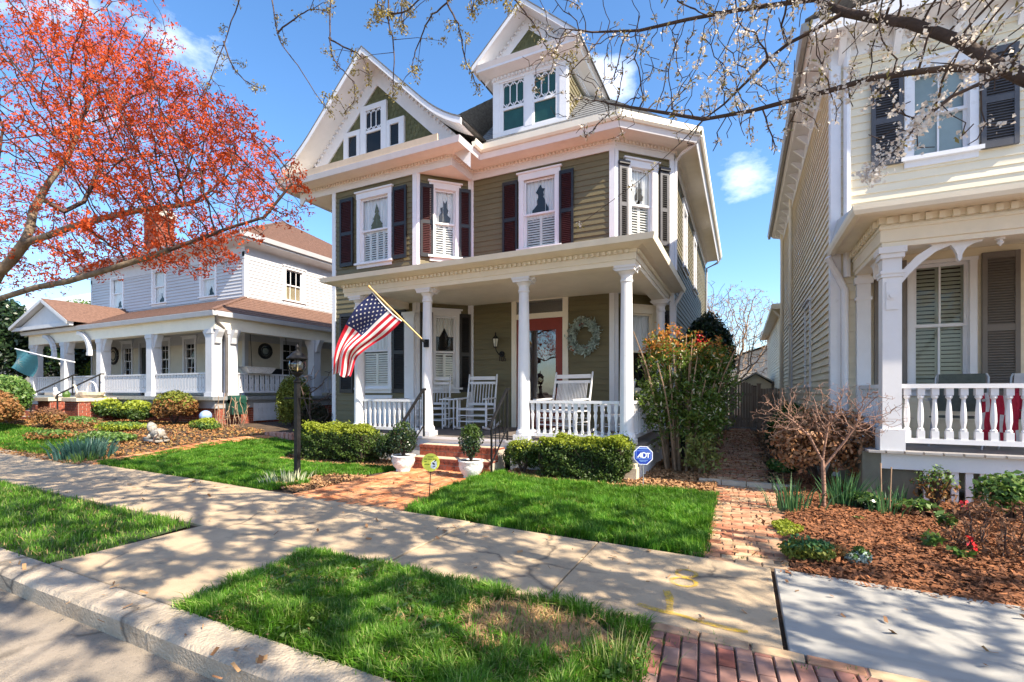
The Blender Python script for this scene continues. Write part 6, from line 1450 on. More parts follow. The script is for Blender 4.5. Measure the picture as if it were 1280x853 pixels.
# tall nandina at the right porch corner
t = thing('nandina', 'tall leggy nandina with cream, green and red leaves at the right porch corner', 'shrub', (-1.0, 9.0, 0))
b = MB(); g = np.random.default_rng(5); tips = []
for i in range(34):
    a = g.random()*6.28; r_ = .05+.25*g.random(); x, y = -1.0+r_*math.cos(a)*1.2, 9.2+r_*math.sin(a); h = 1.5+1.1*g.random(); dx, dy = (x+1.0)*1.5+g.normal()*.12, (y-9.2)*1.3+g.normal()*.12
    pts = [(x, y, 0), (x+dx*.25, y+dy*.25, h*.4), (x+dx*.6, y+dy*.6, h*.75), (x+dx, y+dy, h)]; b.tube(pts, [.019, .016, .013, .008], 6); tips += [pts[2], pts[3]]
b.build('stem', M_twigt, t)
Pn = []
for c, r_, n_ in (((-1.1, 9.1, 1.95), (.60, .5, .70), 1700), ((-.62, 9.3, 1.5), (.56, .5, .80), 1700), ((-1.42, 8.95, 1.3), (.34, .4, .85), 1300), ((-.9, 8.9, 1.2), (.6, .4, .6), 1400), ((-.46, 9.2, 1.9), (.34, .4, .5), 1000), ((-1.4, 8.95, 2.2), (.3, .35, .3), 700), ((-.52, 8.9, 1.0), (.32, .35, .45), 900)):
    d = unit(g.normal(size=(n_//9, 3))); C = np.array(c)+d*np.array(r_)*(.35+.7*g.random((n_//9, 1))); Pn.append(cluster(C, 12, .052))
Pn = np.concatenate(Pn); tip = Pn[:, 2]+g.normal(size=len(Pn))*.25 > 2.3
leaves('foliage', Pn, .078, [M_nandina, M_nandtip], t, None, .5, .36, .5, mask=tip)
Pb = cluster(ell((-.62, 9.1, 2.36), (.3, .25, .12), 7), 16, .035); leaves('berry', Pb, .03, M_berry, t, None, .5, 1.)
Pl = cluster(ell((-.62, 8.72, .42), (.28, .2, .34), 60), 10, .06); t2 = thing('nandina_shoot', 'low pale green nandina shoots at the foot of the tall nandina', 'shrub', (-.62, 8.72, 0)); leaves('foliage', Pl, .085, imat('pale_leaf', [(.30, .33, .10), (.42, .42, .17), (.2, .25, .06), (.5, .46, .24)], .45, .4, .3), t2, None, .5, .4, .6)
b = MB()
for i in range(7): b.tube([(-.62+g.normal()*.04, 8.75, 0), (-.62+g.normal()*.2, 8.72+g.normal()*.1, .6)], [.008, .004], 5)
b.build('stem', M_twigt, t2)
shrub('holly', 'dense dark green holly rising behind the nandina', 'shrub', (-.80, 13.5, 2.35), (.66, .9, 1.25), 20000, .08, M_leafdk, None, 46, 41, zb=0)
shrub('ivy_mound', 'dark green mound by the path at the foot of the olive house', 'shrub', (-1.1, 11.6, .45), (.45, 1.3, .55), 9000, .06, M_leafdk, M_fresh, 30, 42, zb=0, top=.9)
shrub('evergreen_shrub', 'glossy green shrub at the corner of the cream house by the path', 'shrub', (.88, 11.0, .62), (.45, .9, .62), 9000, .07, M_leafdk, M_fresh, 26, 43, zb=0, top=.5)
shrub('ground_fern', 'low fresh green clump on the right edge of the back path', 'plant', (.62, 9.6, .15), (.25, .4, .16), 1500, .06, M_fresh, None, 10, 44, zb=0)
# bronze rhododendron, small bare maple and bulbs in the mulch bed
shrub('bronze_shrub', 'bronze and gold leaved shrub behind the bare little tree', 'shrub', (1.02, 8.15, .66), (.75, .55, .64), 3400, .075, M_rhodo, M_rhodo, 44, 45, zb=0)
def bare_shrub(name, label, cat, base_, tips, m, r0=.003, seed=0, leaf=None, starts=None, step=.07, infl=.7, kill=.1, p=2.2, jit=.25, group=None, leafsz=.06, nleaf=2, part='branch', rscale=1.):
    t = thing(name, label, cat, base_, group)
    st = starts or [([base_, (base_[0], base_[1], base_[2]+.12)], None)]
    N_, par, rad = grow(st, tips, step, infl, kill, 160, (0, 0, .08), jit, r0, p); limbs(part, N_, par, rad, m, t, 5, None, rscale)
    if leaf is not None:
        e = N_[rad < r0*1.6]; P = cluster(e, nleaf, .03); leaves('foliage', P, leafsz, leaf, t, None, .4, .45)
    return t, N_, rad
tips = np.concatenate([ell((.86, 6.7, 1.24), (.74, .62, .36), 900), ell((.42, 6.7, 1.12), (.38, .4, .26), 200), ell((1.36, 6.7, 1.18), (.36, .45, .28), 200)])
bare_shrub('bare_maple', 'small bare pinkish tan ornamental tree standing in the mulch bed', 'tree', (.87, 6.75, 0), tips, M_twigp, starts=[([(.87, 6.75, 0), (.875, 6.75, .3), (.86, 6.74, .62), (.88, 6.75, .78)], None), ([(.86, 6.74, .62), (.72, 6.70, .92), (.55, 6.7, 1.1)], 1), ([(.86, 6.74, .55), (1.08, 6.8, .85), (1.2, 6.8, 1.05)], 1), ([(.88, 6.75, .78), (.92, 6.72, 1.1)], 1)], r0=.0024, step=.04, kill=.05, p=2.3, part='trunk', rscale=.72)
def bulbs(name, label, cat, c, n_, h, w, m, r_=.12, flowers=None, group=None):
    t = thing(name, label, cat, c, group); g = np.random.default_rng(int(abs(c[0]*100))); d = g.normal(size=(n_, 2))*r_
    P = np.column_stack([c[0]+d[:, 0], c[1]+d[:, 1], np.full(n_, c[2]-.02)]); D = np.column_stack([d*1.6/r_*.12, np.zeros(n_)])
    blades('leaf_blade', P, np.full(n_, h), w, m, t, .7, D); return t
for x, y, k, h, lab in ((.53, 6.65, 70, .36, 'clump of upright daffodil leaves left of the bare little tree'), (1.10, 7.05, 120, .42, 'largest clump of daffodil leaves right of the bare little tree'), (1.50, 6.85, 46, .36, 'daffodil clump with tan seed stalks in the middle of the mulch bed'), (1.72, 7.35, 40, .26, 'short bulb leaves near the porch lattice')): bulbs('daffodil_clump', lab, 'plant', (x, y, .03), k, h, .016, M_daff, .085, group='daffodil clumps in the mulch bed')
t = thing('seed_stalk', 'pair of tan dry stalks rising from the middle daffodil clump', 'stalks', (1.5, 6.85, 0)); b = MB(); b.tube([(1.46, 6.87, 0), (1.45, 6.88, .62)], [.006, .009], 5); b.tube([(1.53, 6.87, 0), (1.55, 6.88, .58)], [.006, .008], 5); b.build('stalk', M_twigt, t)
tips = ell((1.98, 5.55, .22), (.42, .40, .32), 620)
st = [([(1.98, 5.55, -.06), (1.98+.12*math.cos(a), 5.55+.12*math.sin(a), .0), (1.98+.2*math.cos(a), 5.55+.2*math.sin(a), .12)], None) for a in np.linspace(0, 6.28, 12)[:-1]]
bare_shrub('dry_shrub', 'tangled dry brown shrub with a few red shoots at the front of the mulch bed', 'shrub', (1.98, 5.55, 0), tips, M_twigr, .003, leaf=M_dryleaf, starts=st, step=.045, kill=.058, leafsz=.045, nleaf=3)
t = COL.objects.get('dry_shrub')
for q in ((1.72, 5.22, .20), (1.82, 5.72, .42), (2.2, 5.35, .18)): leaves('red_shoot', cluster(np.array([q]), 12, .025), .05, M_berry, t, None, .5, .5)
for q in ((1.64, 5.22, .08), (1.66, 5.6, .3), (1.5, 5.4, .15)): leaves('green_shoot', cluster(np.array([q]), 50, .03), .075, M_fresh, t, None, .5, .5)
shrub('juniper', 'low grey green juniper at the mulch edge beside the brick path', 'plant', (.50, 4.78, .10), (.22, .14, .13), 1500, .04, M_yelbush, M_daff, 12, 51, zb=0)
shrub('low_heather', 'small grey green heather clump in the mulch near the pavement', 'plant', (.88, 4.85, .07), (.10, .09, .09), 500, .035, M_silver, M_fresh, 8, 52, zb=0)
shrub('low_heather', 'rusty low clump between the juniper and the grey green heather', 'plant', (.68, 4.88, .07), (.13, .1, .09), 500, .04, M_orange, None, 8, 53, zb=0)
shrub('moss_clump', 'bright yellow green moss clump beside the brick path', 'plant', (.42, 5.75, .03), (.16, .3, .06), 1200, .03, M_leafnew, None, 10, 54, zb=0, core=False)
shrub('green_sprout', 'tiny green sprout by the foot of the bare little tree', 'plant', (1.12, 6.35, .04), (.10, .08, .06), 300, .035, M_fresh, None, 6, 55, zb=0, core=False)
shrub('green_sprout', 'small green seedling at the right mulch edge', 'plant', (2.0, 4.75, .05), (.10, .08, .08), 300, .04, M_fresh, None, 6, 56, zb=0, core=False)
shrub('leafy_shrub', 'loose twiggy shrub in front of the porch lattice', 'shrub', (2.05, 7.25, .32), (.24, .2, .28), 500, .045, M_orange, M_fresh, 22, 57, zb=0, top=.6)
shrub('leafy_shrub', 'fresh green broad leaved shrub at the right end of the lattice', 'shrub', (2.60, 6.95, .32), (.34, .3, .28), 900, .075, M_fresh, M_fresh, 24, 58, zb=0)
shrub('hellebore', 'low mixed green clump between the daffodils', 'plant', (1.30, 7.0, .12), (.22, .2, .14), 900, .07, M_leafdk, M_fresh, 12, 59, zb=0)
shrub('hellebore', 'dried hosta clump with pale leaves below the porch lattice', 'plant', (1.80, 6.9, .10), (.25, .2, .12), 700, .07, M_dryleaf, M_fresh, 12, 60, zb=0)
t = bulbs('variegated_grass', 'pale variegated grass clump at the foot of the lamp post', 'plant', (-6.6, 5.4, 0), 110, .20, .018, imat('variegated_blade', [(.42, .46, .25), (.25, .33, .12), (.5, .5, .34)], .5, .3), .17)
bulbs('grass_tuft', 'long grass tuft at the right end of the verge by the pavers', 'plant', (-.62, 2.52, 0), 130, .17, .007, imat('pale_blade', [(.10, .17, .03), (.16, .22, .06), (.28, .30, .13), (.06, .12, .02)], .5, .3, .2), .10)
for i in range(9):
    x, y = [(-.30, 3.02), (-.42, 2.9), (-.12, 3.03), (.28, 2.95), (.52, 2.98), (-.02, 4.62), (.12, 4.75), (.0, 5.0), (-.22, 4.72)][i]
    o = bulbs('weed', 'small weed tuft growing in the joints of the brick paving', 'weed', (x, y, 0), 16, .045, .007, M_fresh, .03, group='weeds in the brick joints')
# neighbour's beds
shrub('low_boxwood', 'low round boxwood just right of the brick pier', 'shrub', (-20.6, 9.05, .85), (1.05, .5, .45), 5000, .10, M_leafbox, M_leafnew, 18, 61, zb=.42)
shrub('low_boxwood', 'low yellow green boxwood below the front porch railing', 'shrub', (-18.2, 8.9, .78), (1.1, .5, .40), 5000, .10, M_leafbox, M_leafnew, 18, 62, zb=.42)
shrub('azalea', 'tall russet and green azalea below the corner pillar', 'shrub', (-16.2, 9.0, .95), (.95, .5, .56), 6500, .09, M_orange, M_yelbush, 22, 63, zb=.42)
shrub('clipped_hedge', 'fresh green clipped hedge at the far left', 'hedge', (-23.4, 7.3, 1.25), (2.4, .6, .85), 12000, .11, M_fresh, M_fresh, 26, 64, zb=.4)
shrub('azalea', 'russet brown clipped azalea in front of the far left hedge', 'shrub', (-21.6, 6.6, .90), (1.5, .5, .62), 8000, .10, M_orange, M_orange, 24, 65, zb=.3)
shrub('azalea', 'low russet azalea beside the far left brick steps', 'shrub', (-20.2, 7.4, .62), (.9, .4, .34), 2600, .08, M_orange, M_dryleaf, 20, 66, zb=.3)
shrub('gold_conifer', 'yellow green conical conifer behind the lamp post', 'shrub', (-13.2, 11.0, 1.05), (.62, .55, 1.05), 13000, .07, M_yelbush, M_yelbush, 44, 67, zb=.3)
shrub('dark_mound', 'dark brown twiggy mound beside the yellow green conifer', 'shrub', (-12.1, 10.8, .62), (.6, .5, .5), 5000, .06, imat('dark_brown_leaf', [(.05, .03, .02), (.09, .05, .03), (.04, .05, .02)], .7, .2), None, 20, 68, zb=.2)
shrub('tall_grass_clump', 'light green grassy clump below the blue globe', 'plant', (-14.0, 8.6, .50), (.5, .35, .22), 2200, .07, M_fresh, M_leafnew, 14, 69, zb=.38)
bulbs('iris_clump', 'blue green iris fan at the near corner of the planting bed', 'plant', (-12.95, 5.4, .02), 420, .40, .035, M_bluegreen, .20); bulbs('iris_clump', 'fresh green bulb leaves in front of the blue green iris fan', 'plant', (-12.25, 5.12, .0), 90, .22, .02, M_fresh, .15)
tips = ell((-13.9, 9.3, 1.02), (.85, .35, .45), 90); st = [([(-13.9, 9.3, .3), (-13.9+.5*math.cos(a), 9.3+.2*math.sin(a), .4), (-13.9+.6*math.cos(a), 9.3+.22*math.sin(a), .6)], None) for a in np.linspace(0, 6.28, 16)[:-1]]
bare_shrub('dry_stalks', 'clump of upright tan dry stalks below the hose box', 'shrub', (-13.9, 9.3, .4), tips, M_twigt, .009, starts=st, step=.12, kill=.12, jit=.1)
tips = ell((-13.1, 7.0, .45), (.3, .25, .28), 60); bare_shrub('bare_shrub', 'small bare brown shrub in front of the stone lion', 'shrub', (-13.0, 6.75, .2), tips, M_twigr, .005, step=.08, leaf=M_dryleaf, leafsz=.04)
tips = np.concatenate([ell((-10.9, 9.9, 1.5), (.9, .4, .9), 60), ell((-10.3, 9.6, 1.0), (.5, .3, .6), 20)]); bare_shrub('rose_bush', 'bare thorny rose canes climbing between the two houses beside the flag', 'shrub', (-10.6, 9.7, 0), tips, M_twig, .008, starts=[([(-10.6, 9.7, 0), (-11.2, 9.8, .9), (-11.6, 9.9, 1.6)], None), ([(-10.6, 9.7, 0), (-10.3, 9.6, .7)], None), ([(-10.6, 9.7, .0), (-10.9, 9.6, .8), (-10.9, 9.6, 1.4)], None)], step=.14, kill=.2, infl=1.2)
for x, y, s_, lab, m_ in ((-19.6, 8.0, .5, 'dry russet perennials in front of the brick steps', M_dryleaf), (-18.8, 7.6, .45, 'thin russet perennials in the middle of the planting bed', M_orange), (-16.2, 7.6, .5, 'mixed yellow perennials in the right part of the planting bed', M_leafnew), (-14.9, 6.6, .45, 'low green groundcover beside the stone lion', M_fresh), (-17.2, 6.4, .5, 'dull green groundcover behind the iris fan', M_orange)):
    o_ = shrub('perennial_patch', lab, 'plants', (x, y, float(zt(x, y))+.10), (1.1, .5, .16), 1600, .07, m_, M_fresh, 16, int(-x*10), zb=float(zt(x, y))); o_['kind'] = 'stuff'

# ------------------------------------------------------------------ trees
def tree_thing(name, label, loc): return thing(name, label, 'tree', loc)
# red maple on the verge, trunk just out of view
t = tree_thing('red_maple', 'large red budding maple whose limbs sweep in from the left edge', (-9.9, 2.75, 0))
L1 = [(-9.9, 2.75, 0), (-9.9, 2.75, 1.2), (-9.8, 2.75, 2.0), (-9.6, 2.75, 2.5)]
ML1 = [(-9.6, 2.75, 2.5), (-9.31, 2.75, 2.62), (-8.97, 2.8, 2.70), (-8.22, 2.9, 2.80), (-7.65, 3.0, 2.84), (-7.02, 3.1, 2.93), (-6.39, 3.3, 3.08), (-5.94, 3.5, 3.25), (-5.5, 3.7, 3.42), (-5.06, 3.8, 3.5), (-4.72, 3.9, 3.87)]
ML2 = [(-9.6, 2.75, 2.5), (-9.25, 2.78, 2.8), (-8.97, 2.8, 3.06), (-8.76, 2.85, 3.21), (-8.56, 2.9, 3.41), (-8.67, 3.0, 3.67), (-8.86, 3.1, 3.98), (-8.95, 3.2, 4.19), (-8.99, 3.3, 4.44), (-8.92, 3.5, 4.92), (-8.82, 3.6, 5.35)]
ML3 = [(-8.56, 2.9, 3.41), (-8.17, 3.0, 3.49), (-8.05, 3.2, 3.65), (-7.72, 3.5, 3.84), (-7.35, 3.7, 3.94), (-6.79, 4.0, 4.02)]
ML4 = [(-8.95, 3.2, 4.17), (-8.78, 3.4, 4.04), (-8.71, 3.6, 4.24), (-8.72, 3.7, 4.52), (-8.95, 3.9, 5.04)]
ML5 = [(-9.6, 2.75, 2.5), (-10.2, 3.0, 3.2), (-10.6, 3.2, 4.2), (-10.5, 3.3, 5.5)]
att = np.concatenate([ell((-6.4, 3.6, 4.35), (1.6, 1.2, .66), 800), ell((-5.15, 3.8, 3.78), (.8, .6, .46), 260), ell((-6.3, 3.5, 3.35), (1.3, .8, .42), 330), ell((-7.9, 3.6, 5.2), (1.7, 1.5, 1.1), 1000), ell((-7.0, 3.7, 4.85), (1.4, 1.2, .85), 750), ell((-9.6, 3.4, 6.0), (1.9, 1.8, 1.5), 460), ell((-8.4, 3.4, 6.4), (1.5, 1.4, .9), 380), ell((-9.6, 3.2, 4.2), (.9, 1.0, .8), 150), ell((-8.7, 3.3, 3.5), (1.1, .8, .6), 90), ell((-7.5, 3.3, 3.3), (1., .6, .3), 50)])
Nm, pm, rm = grow([(L1, None), (ML1, 1), (ML2, 1), (ML3, 1), (ML4, 1), (ML5, 1)], att, .09, .9, .12, 190, (.0, 0, .03), .16, .0032, 2.3, 14000)
big = rm > .03
limbs('trunk', Nm, np.where(big, pm, -1), rm, M_bark, t, 9, .13); limbs('branch', Nm, np.where(~big, pm, -1), rm, M_twigr, t, 4)
e = Nm[(rm < .0075) & (Nm[:, 2] > 2.6)]; e = e[rng.random(len(e)) < np.clip(.58+1.5*(vnoise(e[:, 0]+e[:, 2], e[:, 2]*1.3+e[:, 1], 1.8, 8)-.35), .1, 1)]
P = cluster(cluster(e, 2, .05), 8, .023)
leaves('foliage', P, .042, M_maple, t, None, .3, .42, .0)
print('maple', len(Nm), len(P))
# cherry on the verge to the right, trunk out of view
print('x'); t = tree_thing('flowering_cherry', 'flowering cherry with dark limbs and sparse white blossom arching in from the upper right', (3.9, 2.55, 0))
TR = [(3.9, 2.55, 0), (3.85, 2.55, .8), (3.7, 2.6, 1.6), (3.4, 2.7, 2.1)]
C0 = [(3.4, 2.7, 2.1), (2.6, 3.0, 2.45), (1.9, 3.2, 2.72), (1.43, 3.3, 2.91), (1.28, 3.3, 3.04), (1.14, 3.35, 3.22), (1.06, 3.4, 3.36), (.96, 3.45, 3.48), (.87, 3.5, 3.59), (.72, 3.6, 3.74), (.59, 3.7, 3.89), (.45, 3.8, 4.1), (.17, 3.95, 4.36)]
C1 = [(.59, 3.7, 3.89), (.39, 3.7, 3.82), (.28, 3.7, 3.79), (.16, 3.7, 3.72), (.06, 3.75, 3.66), (-.12, 3.8, 3.54), (-.26, 3.85, 3.49), (-.44, 3.9, 3.37), (-.76, 4.0, 3.19), (-1.33, 4.2, 2.98)]
C2 = [(1.2, 3.33, 3.12), (1.0, 3.3, 3.17), (.86, 3.3, 3.19), (.65, 3.35, 3.24), (.47, 3.4, 3.25), (.33, 3.5, 3.3), (.06, 3.6, 3.34), (-.25, 3.7, 3.41), (-.6, 3.8, 3.61), (-1.0, 3.9, 3.83)]
C3 = [(1.2, 3.33, 3.10), (.97, 3.2, 2.97), (.82, 3.1, 2.83), (.73, 3.05, 2.71), (.58, 3.0, 2.56)]
C4 = [(.45, 3.8, 4.1), (.01, 4.0, 4.33), (-.4, 4.1, 4.46), (-.8, 4.2, 4.57), (-1.25, 4.3, 4.77), (-1.6, 4.4, 4.99)]
C5 = [(3.4, 2.7, 2.1), (3.3, 2.9, 3.2), (2.8, 3.1, 4.4), (1.6, 3.3, 5.3), (.2, 3.6, 5.9), (-1.4, 3.9, 6.3), (-3.2, 4.1, 6.6), (-5.0, 4.2, 6.75)]
C6 = [(3.7, 2.6, 1.6), (4.6, 2.4, 2.9), (5.6, 2.2, 4.2), (6.2, 2.2, 5.2)]
C7 = [(2.8, 3.1, 4.4), (2.4, 2.2, 5.0), (1.4, 1.4, 5.5), (.0, .9, 5.9)]
C8 = [(.2, 3.6, 5.9), (-.8, 2.6, 6.2), (-2.2, 2.0, 6.4), (-3.6, 1.6, 6.5)]
HANG = [[(-4.41, 4.2, 6.45), (-4.43, 4.2, 5.84), (-4.41, 4.2, 5.5), (-4.27, 4.2, 5.27), (-4.07, 4.2, 5.04), (-4.05, 4.2, 4.83), (-4.21, 4.2, 4.71)],
 [(-4.42, 4.2, 5.65), (-4.2, 4.25, 5.5), (-4.05, 4.25, 5.4), (-3.9, 4.25, 5.2), (-3.88, 4.25, 4.98)],
 [(-3.47, 4.1, 6.3), (-3.46, 4.1, 5.49), (-3.4, 4.1, 5.25), (-3.39, 4.1, 4.99), (-3.4, 4.1, 4.72), (-3.4, 4.1, 4.61)],
 [(-2.55, 4.1, 5.9), (-2.65, 4.1, 5.46), (-2.89, 4.1, 5.34), (-3.02, 4.1, 5.18), (-3.12, 4.1, 4.99), (-3.15, 4.1, 4.88), (-3.1, 4.1, 4.76)],
 [(-2.6, 4.1, 5.7), (-2.7, 4.1, 5.44), (-2.6, 4.1, 5.2), (-2.54, 4.1, 4.99), (-2.49, 4.1, 4.76), (-2.41, 4.1, 4.58), (-2.33, 4.1, 4.4)],
 [(-2.15, 4.3, 5.9), (-2.07, 4.3, 5.44), (-1.94, 4.3, 5.2), (-1.81, 4.3, 5.0), (-1.69, 4.3, 4.76), (-1.44, 4.3, 4.54)],
 [(-5.5, 4.2, 6.75), (-5.45, 4.2, 6.54), (-5.37, 4.2, 6.15), (-5.27, 4.2, 5.87), (-4.98, 4.2, 5.51), (-4.6, 4.2, 4.98), (-4.4, 4.2, 4.76)],
 [(-5.3, 4.2, 6.05), (-5.01, 4.2, 6.11), (-4.73, 4.2, 6.12), (-4.44, 4.2, 5.97)],
 [(-5.6, 4.0, 6.75), (-5.78, 4.0, 6.51), (-6.02, 4.0, 6.13), (-6.35, 4.0, 5.65), (-6.65, 4.0, 5.25)],
 [(-6.1, 4.0, 6.0), (-6.0, 4.05, 5.7), (-5.7, 4.05, 5.4), (-5.4, 4.05, 5.25)],
 [(-3.47, 4.1, 5.55), (-3.2, 4.1, 5.5), (-2.95, 4.1, 5.62), (-2.7, 4.1, 5.75)]]
def above(P, k=.88):
    d = .4337*-1*P[:, 0]+.9011*P[:, 1]; return P[(P[:, 2] > 1.75+k*np.maximum(d, 0))]
att = np.concatenate([above(ell((1.6, 1.9, 5.6), (5.6, 3.4, 1.5), 2600)), above(ell((-3.2, 3.3, 6.6), (3.0, 2.2, .8), 420)), ell((5.3, 2.0, 4.6), (2.6, 2.6, 1.6), 800),
  ell((.55, 3.5, 3.85), (.9, .5, .40), 600), ell((1.1, 3.3, 3.7), (.5, .4, .45), 400), ell((-.1, 3.75, 3.95), (.8, .45, .5), 420), ell((.2, 3.55, 3.35), (.8, .4, .28), 300), ell((-.8, 4.0, 4.0), (.8, .4, .5), 220), ell((-1.4, 4.2, 4.5), (.6, .4, .45), 110), ell((1.25, 3.2, 3.45), (.3, .3, .3), 150), ell((.9, 3.15, 2.95), (.4, .25, .3), 60)])
Nc, pc, rc = grow([(TR, None), (C0, 1), (C1, 1), (C2, 1), (C3, 1), (C4, 1), (C5, 1), (C6, 1), (C7, 1), (C8, 1)], att, .075, 1.0, .11, 220, (0, 0, -.02), .22, .0028, 2.2, 22000)
big = rc > .022
limbs('trunk', Nc, np.where(big, pc, -1), rc, M_barkd, t, 9, .16, .88); limbs('branch', Nc, np.where(~big, pc, -1), rc, M_twig, t, 4)
g = np.random.default_rng(19)
for i in range(8):
    x = -5.6+4.4*g.random(); y = 3.9+.6*g.random(); D = -.4337*-1*-x*-1+0
    d = .4337*-x+.9011*y; z0 = 1.6+.86*d; L = .35+.5*g.random(); dx, dy = g.normal()*.25, g.normal()*.1
    HANG.append([(x, y, z0+.35), (x+dx*.3, y+dy*.3, z0), (x+dx*.8, y+dy, z0-L*.5), (x+dx, y+dy, z0-L*.85), (x+dx*.8+g.normal()*.06, y+dy, z0-L)])
hs_ = [np.array([np.array(a)+(np.array(c)-np.array(a))*f for a, c in zip(pl, pl[1:]) for f in (0, .25, .5, .75, 1)]) for pl in HANG]
for i, pl in enumerate(HANG):                    # every hanging twig springs from a bough of the tree (or from another twig)
    p = np.array(pl[0]); oth = np.concatenate([h for j, h in enumerate(hs_) if j < i] or [np.zeros((1, 3))])
    if np.linalg.norm(oth-p, axis=1).min() < .22: HANG[i] = [tuple(oth[np.linalg.norm(oth-p, axis=1).argmin()])]+pl; continue
    q = Nc[np.linalg.norm((Nc-p)*np.array([1, 1, .7]), axis=1).argmin()]; HANG[i] = [tuple(q), tuple((q+p)/2+np.array([0, 0, .05]))]+pl
side = []
for pl in list(HANG):
    for k in range(4):
        i = g.integers(1, len(pl)-1); a0 = np.array(pl[i])+(np.array(pl[i+1])-np.array(pl[i]))*g.random(); v = g.normal(size=3)*np.array([.22, .10, .12])+np.array([0, 0, -.04])
        side.append([tuple(a0), tuple(a0+v*.5+np.array([0, 0, .03])), tuple(a0+v)])
b = MB(); hp = []
for pl in side:
    b.tube([np.array(p) for p in pl], [.0045, .0035, .002], 4); hp.append(np.array([pl[-1], pl[-1], (np.array(pl[-2])+np.array(pl[-1]))/2]))
for pl in HANG:
    k = len(pl); q = [np.array(p) for p in pl]; fine = []
    for i in range(k-1):
        for f in (0, .25, .5, .75):
            a0, a1, a2, a3 = q[max(0, i-1)], q[i], q[i+1], q[min(k-1, i+2)]
            fine.append(.5*(2*a1+(a2-a0)*f+(2*a0-5*a1+4*a2-a3)*f*f+(3*a1-3*a2+a3-a0)*f**3)+rng.normal(size=3)*.004)
    fine.append(q[-1]); b.tube(fine, [.0125-.009*i/len(fine) for i in range(len(fine))], 5); hp.append(np.array(fine[-5:]))
    if k > 4: hp.append(np.array(fine[len(fine)//2:len(fine)//2+2]))
b.build('hanging_twig', M_twig, t)
thin = Nc[(rc < .006)]; vis = (thin[:, 2] < 1.9+.85*np.maximum(-.4337*thin[:, 0]+.9011*thin[:, 1], 0))
rich = thin[vis & (thin[:, 0] > -.3)]; rich = rich[rng.random(len(rich)) < .50]; dapple_up = thin[~vis]; dapple_up = dapple_up[vnoise(dapple_up[:, 0]+dapple_up[:, 2]*.7, dapple_up[:, 1]*1.3-dapple_up[:, 2]*.5, 1.9, 91) > .50]; sp = thin[vis & (thin[:, 0] <= -.3)]; sp = sp[rng.random(len(sp)) < .28]
def along(pl, k):
    q = [np.array(p) for p in pl]; return np.array([q[i]+(q[i+1]-q[i])*rng.random() for i in rng.integers(0, len(q)-1, k)])
chain = np.concatenate([along(C3, 26), along(C2[:6], 26), along(C0[3:9], 10)])+rng.normal(size=(62, 3))*.02
P = np.concatenate([cluster(chain, 24, .02), cluster(rich, 12, .016), cluster(sp, 9, .016)]); leaves('blossom', P, .021, M_blossom, t, None, .3, .8, .0); leaves('blossom', cluster(dapple_up, 14, .032), .06, M_blossom, t, None, .3, .8, .0)  # second set: unseen canopy blossom, enlarged and thickened to cast the ground dapples
P = np.concatenate([cluster(np.concatenate(hp), 12, .026), cluster(sp, 4, .02), cluster(rich[::2], 4, .016)]); leaves('bud', P, .034, M_bud, t, None, .3, .4, -.2)
print('cherry', len(Nc), len(P))
# trees farther off
def bare_tree(name, label, x, y, h, rx, m, n_, seed, step=.3, tr=.3, r0=.012, leaf=None):
    t = tree_thing(name, label, (x, y, 0)); tips = ell((x, y, h*.62), (rx, rx, h*.40), n_)
    N_, par, rad = grow([([(x, y, 0), (x+.1, y, h*tr)], None)], tips, step, h*.6, step*1.3, 120, (0, 0, .08), .2, r0, 2.3); limbs('trunk', N_, par, rad, m, t, 5)
    if leaf is not None: leaves('crown', cluster(N_[rad < r0*1.5], 3, .1), .09, leaf, t, None, .3, .5)
    return t
M_haze = imat('tan_bud', [(.40, .26, .15), (.46, .33, .2), (.34, .2, .12)], .8, .2, .3)
bare_tree('bare_tree', 'tan budding bare tree behind the gate and shed', -.6, 33, 8.0, 3.4, M_twigt, 1600, 71, .24, .2, .010, M_haze)
bare_tree('bare_tree', 'grey bare tree rising beyond the tan one behind the gate', -3.5, 48, 12, 4.5, M_twigr, 500, 72, .45, .3, .016)
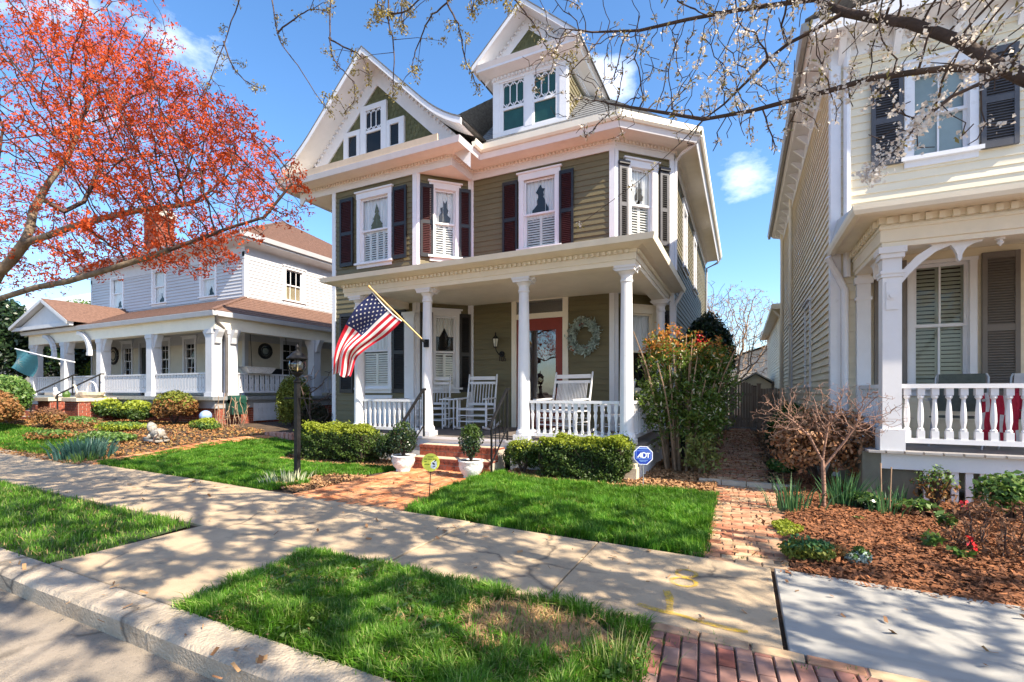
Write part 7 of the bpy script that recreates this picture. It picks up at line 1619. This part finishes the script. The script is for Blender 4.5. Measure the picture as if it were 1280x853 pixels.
bare_tree('bare_tree', 'thin bare tree behind the porch house beside the utility lines', -24.5, 30, 12.6, 2.6, M_twigr, 260, 73, .4, .3, .014)
bare_tree('bare_tree', 'bare grey tree far left behind the red maple', -40, 22, 13, 5, M_twigr, 600, 74, .45, .3, .016)
bare_tree('bare_tree', 'bare tree left of the brick chimney', -34, 27, 13, 4.2, M_twigr, 420, 75, .45, .3, .016)
def leafy_tree(name, label, x, y, z0, c, r_, n_, size, m, k, seed, mnew=None):
    t = tree_thing(name, label, (x, y, z0)); bush(t, c, r_, n_, size, m, mnew, k, seed, core=False, name='crown'); b = MB(); b.tube([(x, y, z0-.1), (x, y, c[2]-r_[2]*.5), (x+.1, y, c[2]+r_[2]*.5)], [.16, .13, .05], 8)
    for i in range(8): a = i*.8; b.tube([(x, y, c[2]-r_[2]*.4), (x+r_[0]*.6*math.cos(a), y+r_[1]*.6*math.sin(a), c[2]+r_[2]*.1*(i % 3))], [.06, .02], 5)
    b.build('trunk', M_bark, t); return t
leafy_tree('magnolia', 'dense dark green magnolia at the left edge beside the porch house', -30.5, 9.3, .4, (-30.5, 9.3, 3.5), (2.3, 1.6, 2.4), 20000, .17, M_leafdk, 60, 81)
leafy_tree('evergreen_tree', 'green evergreen tree behind the left end of the porch', -33, 13.5, .4, (-33, 13.5, 3.6), (3.4, 2.2, 3.0), 20000, .20, M_leafdk, 60, 82, M_fresh)
shrub('green_bush', 'bright green bush seen through the left end of the porch', 'shrub', (-30.6, 13.5, 2.2), (1.6, 1.0, 1.2), 7000, .15, M_fresh, M_leafnew, 28, 83, zb=.42)
shrub('backyard_bush', 'green bushes at the foot of the tan tree behind the gate', 'shrub', (-1.5, 27, 1.0), (1.0, 1.0, 1.0), 5000, .12, M_fresh, M_yelbush, 24, 84, zb=0)
# overhead wires
t = thing('utility_wire', 'two thin utility wires crossing the sky behind the porch house', 'wire', (-30, 40, 15)); b = MB()
for z in (16.2, 15.4): b.tube([(-60+4*i, 42, z+.012*(i-9)**2-.07*i) for i in range(10)], .02, 4)
b.build('cable', M_black, t)
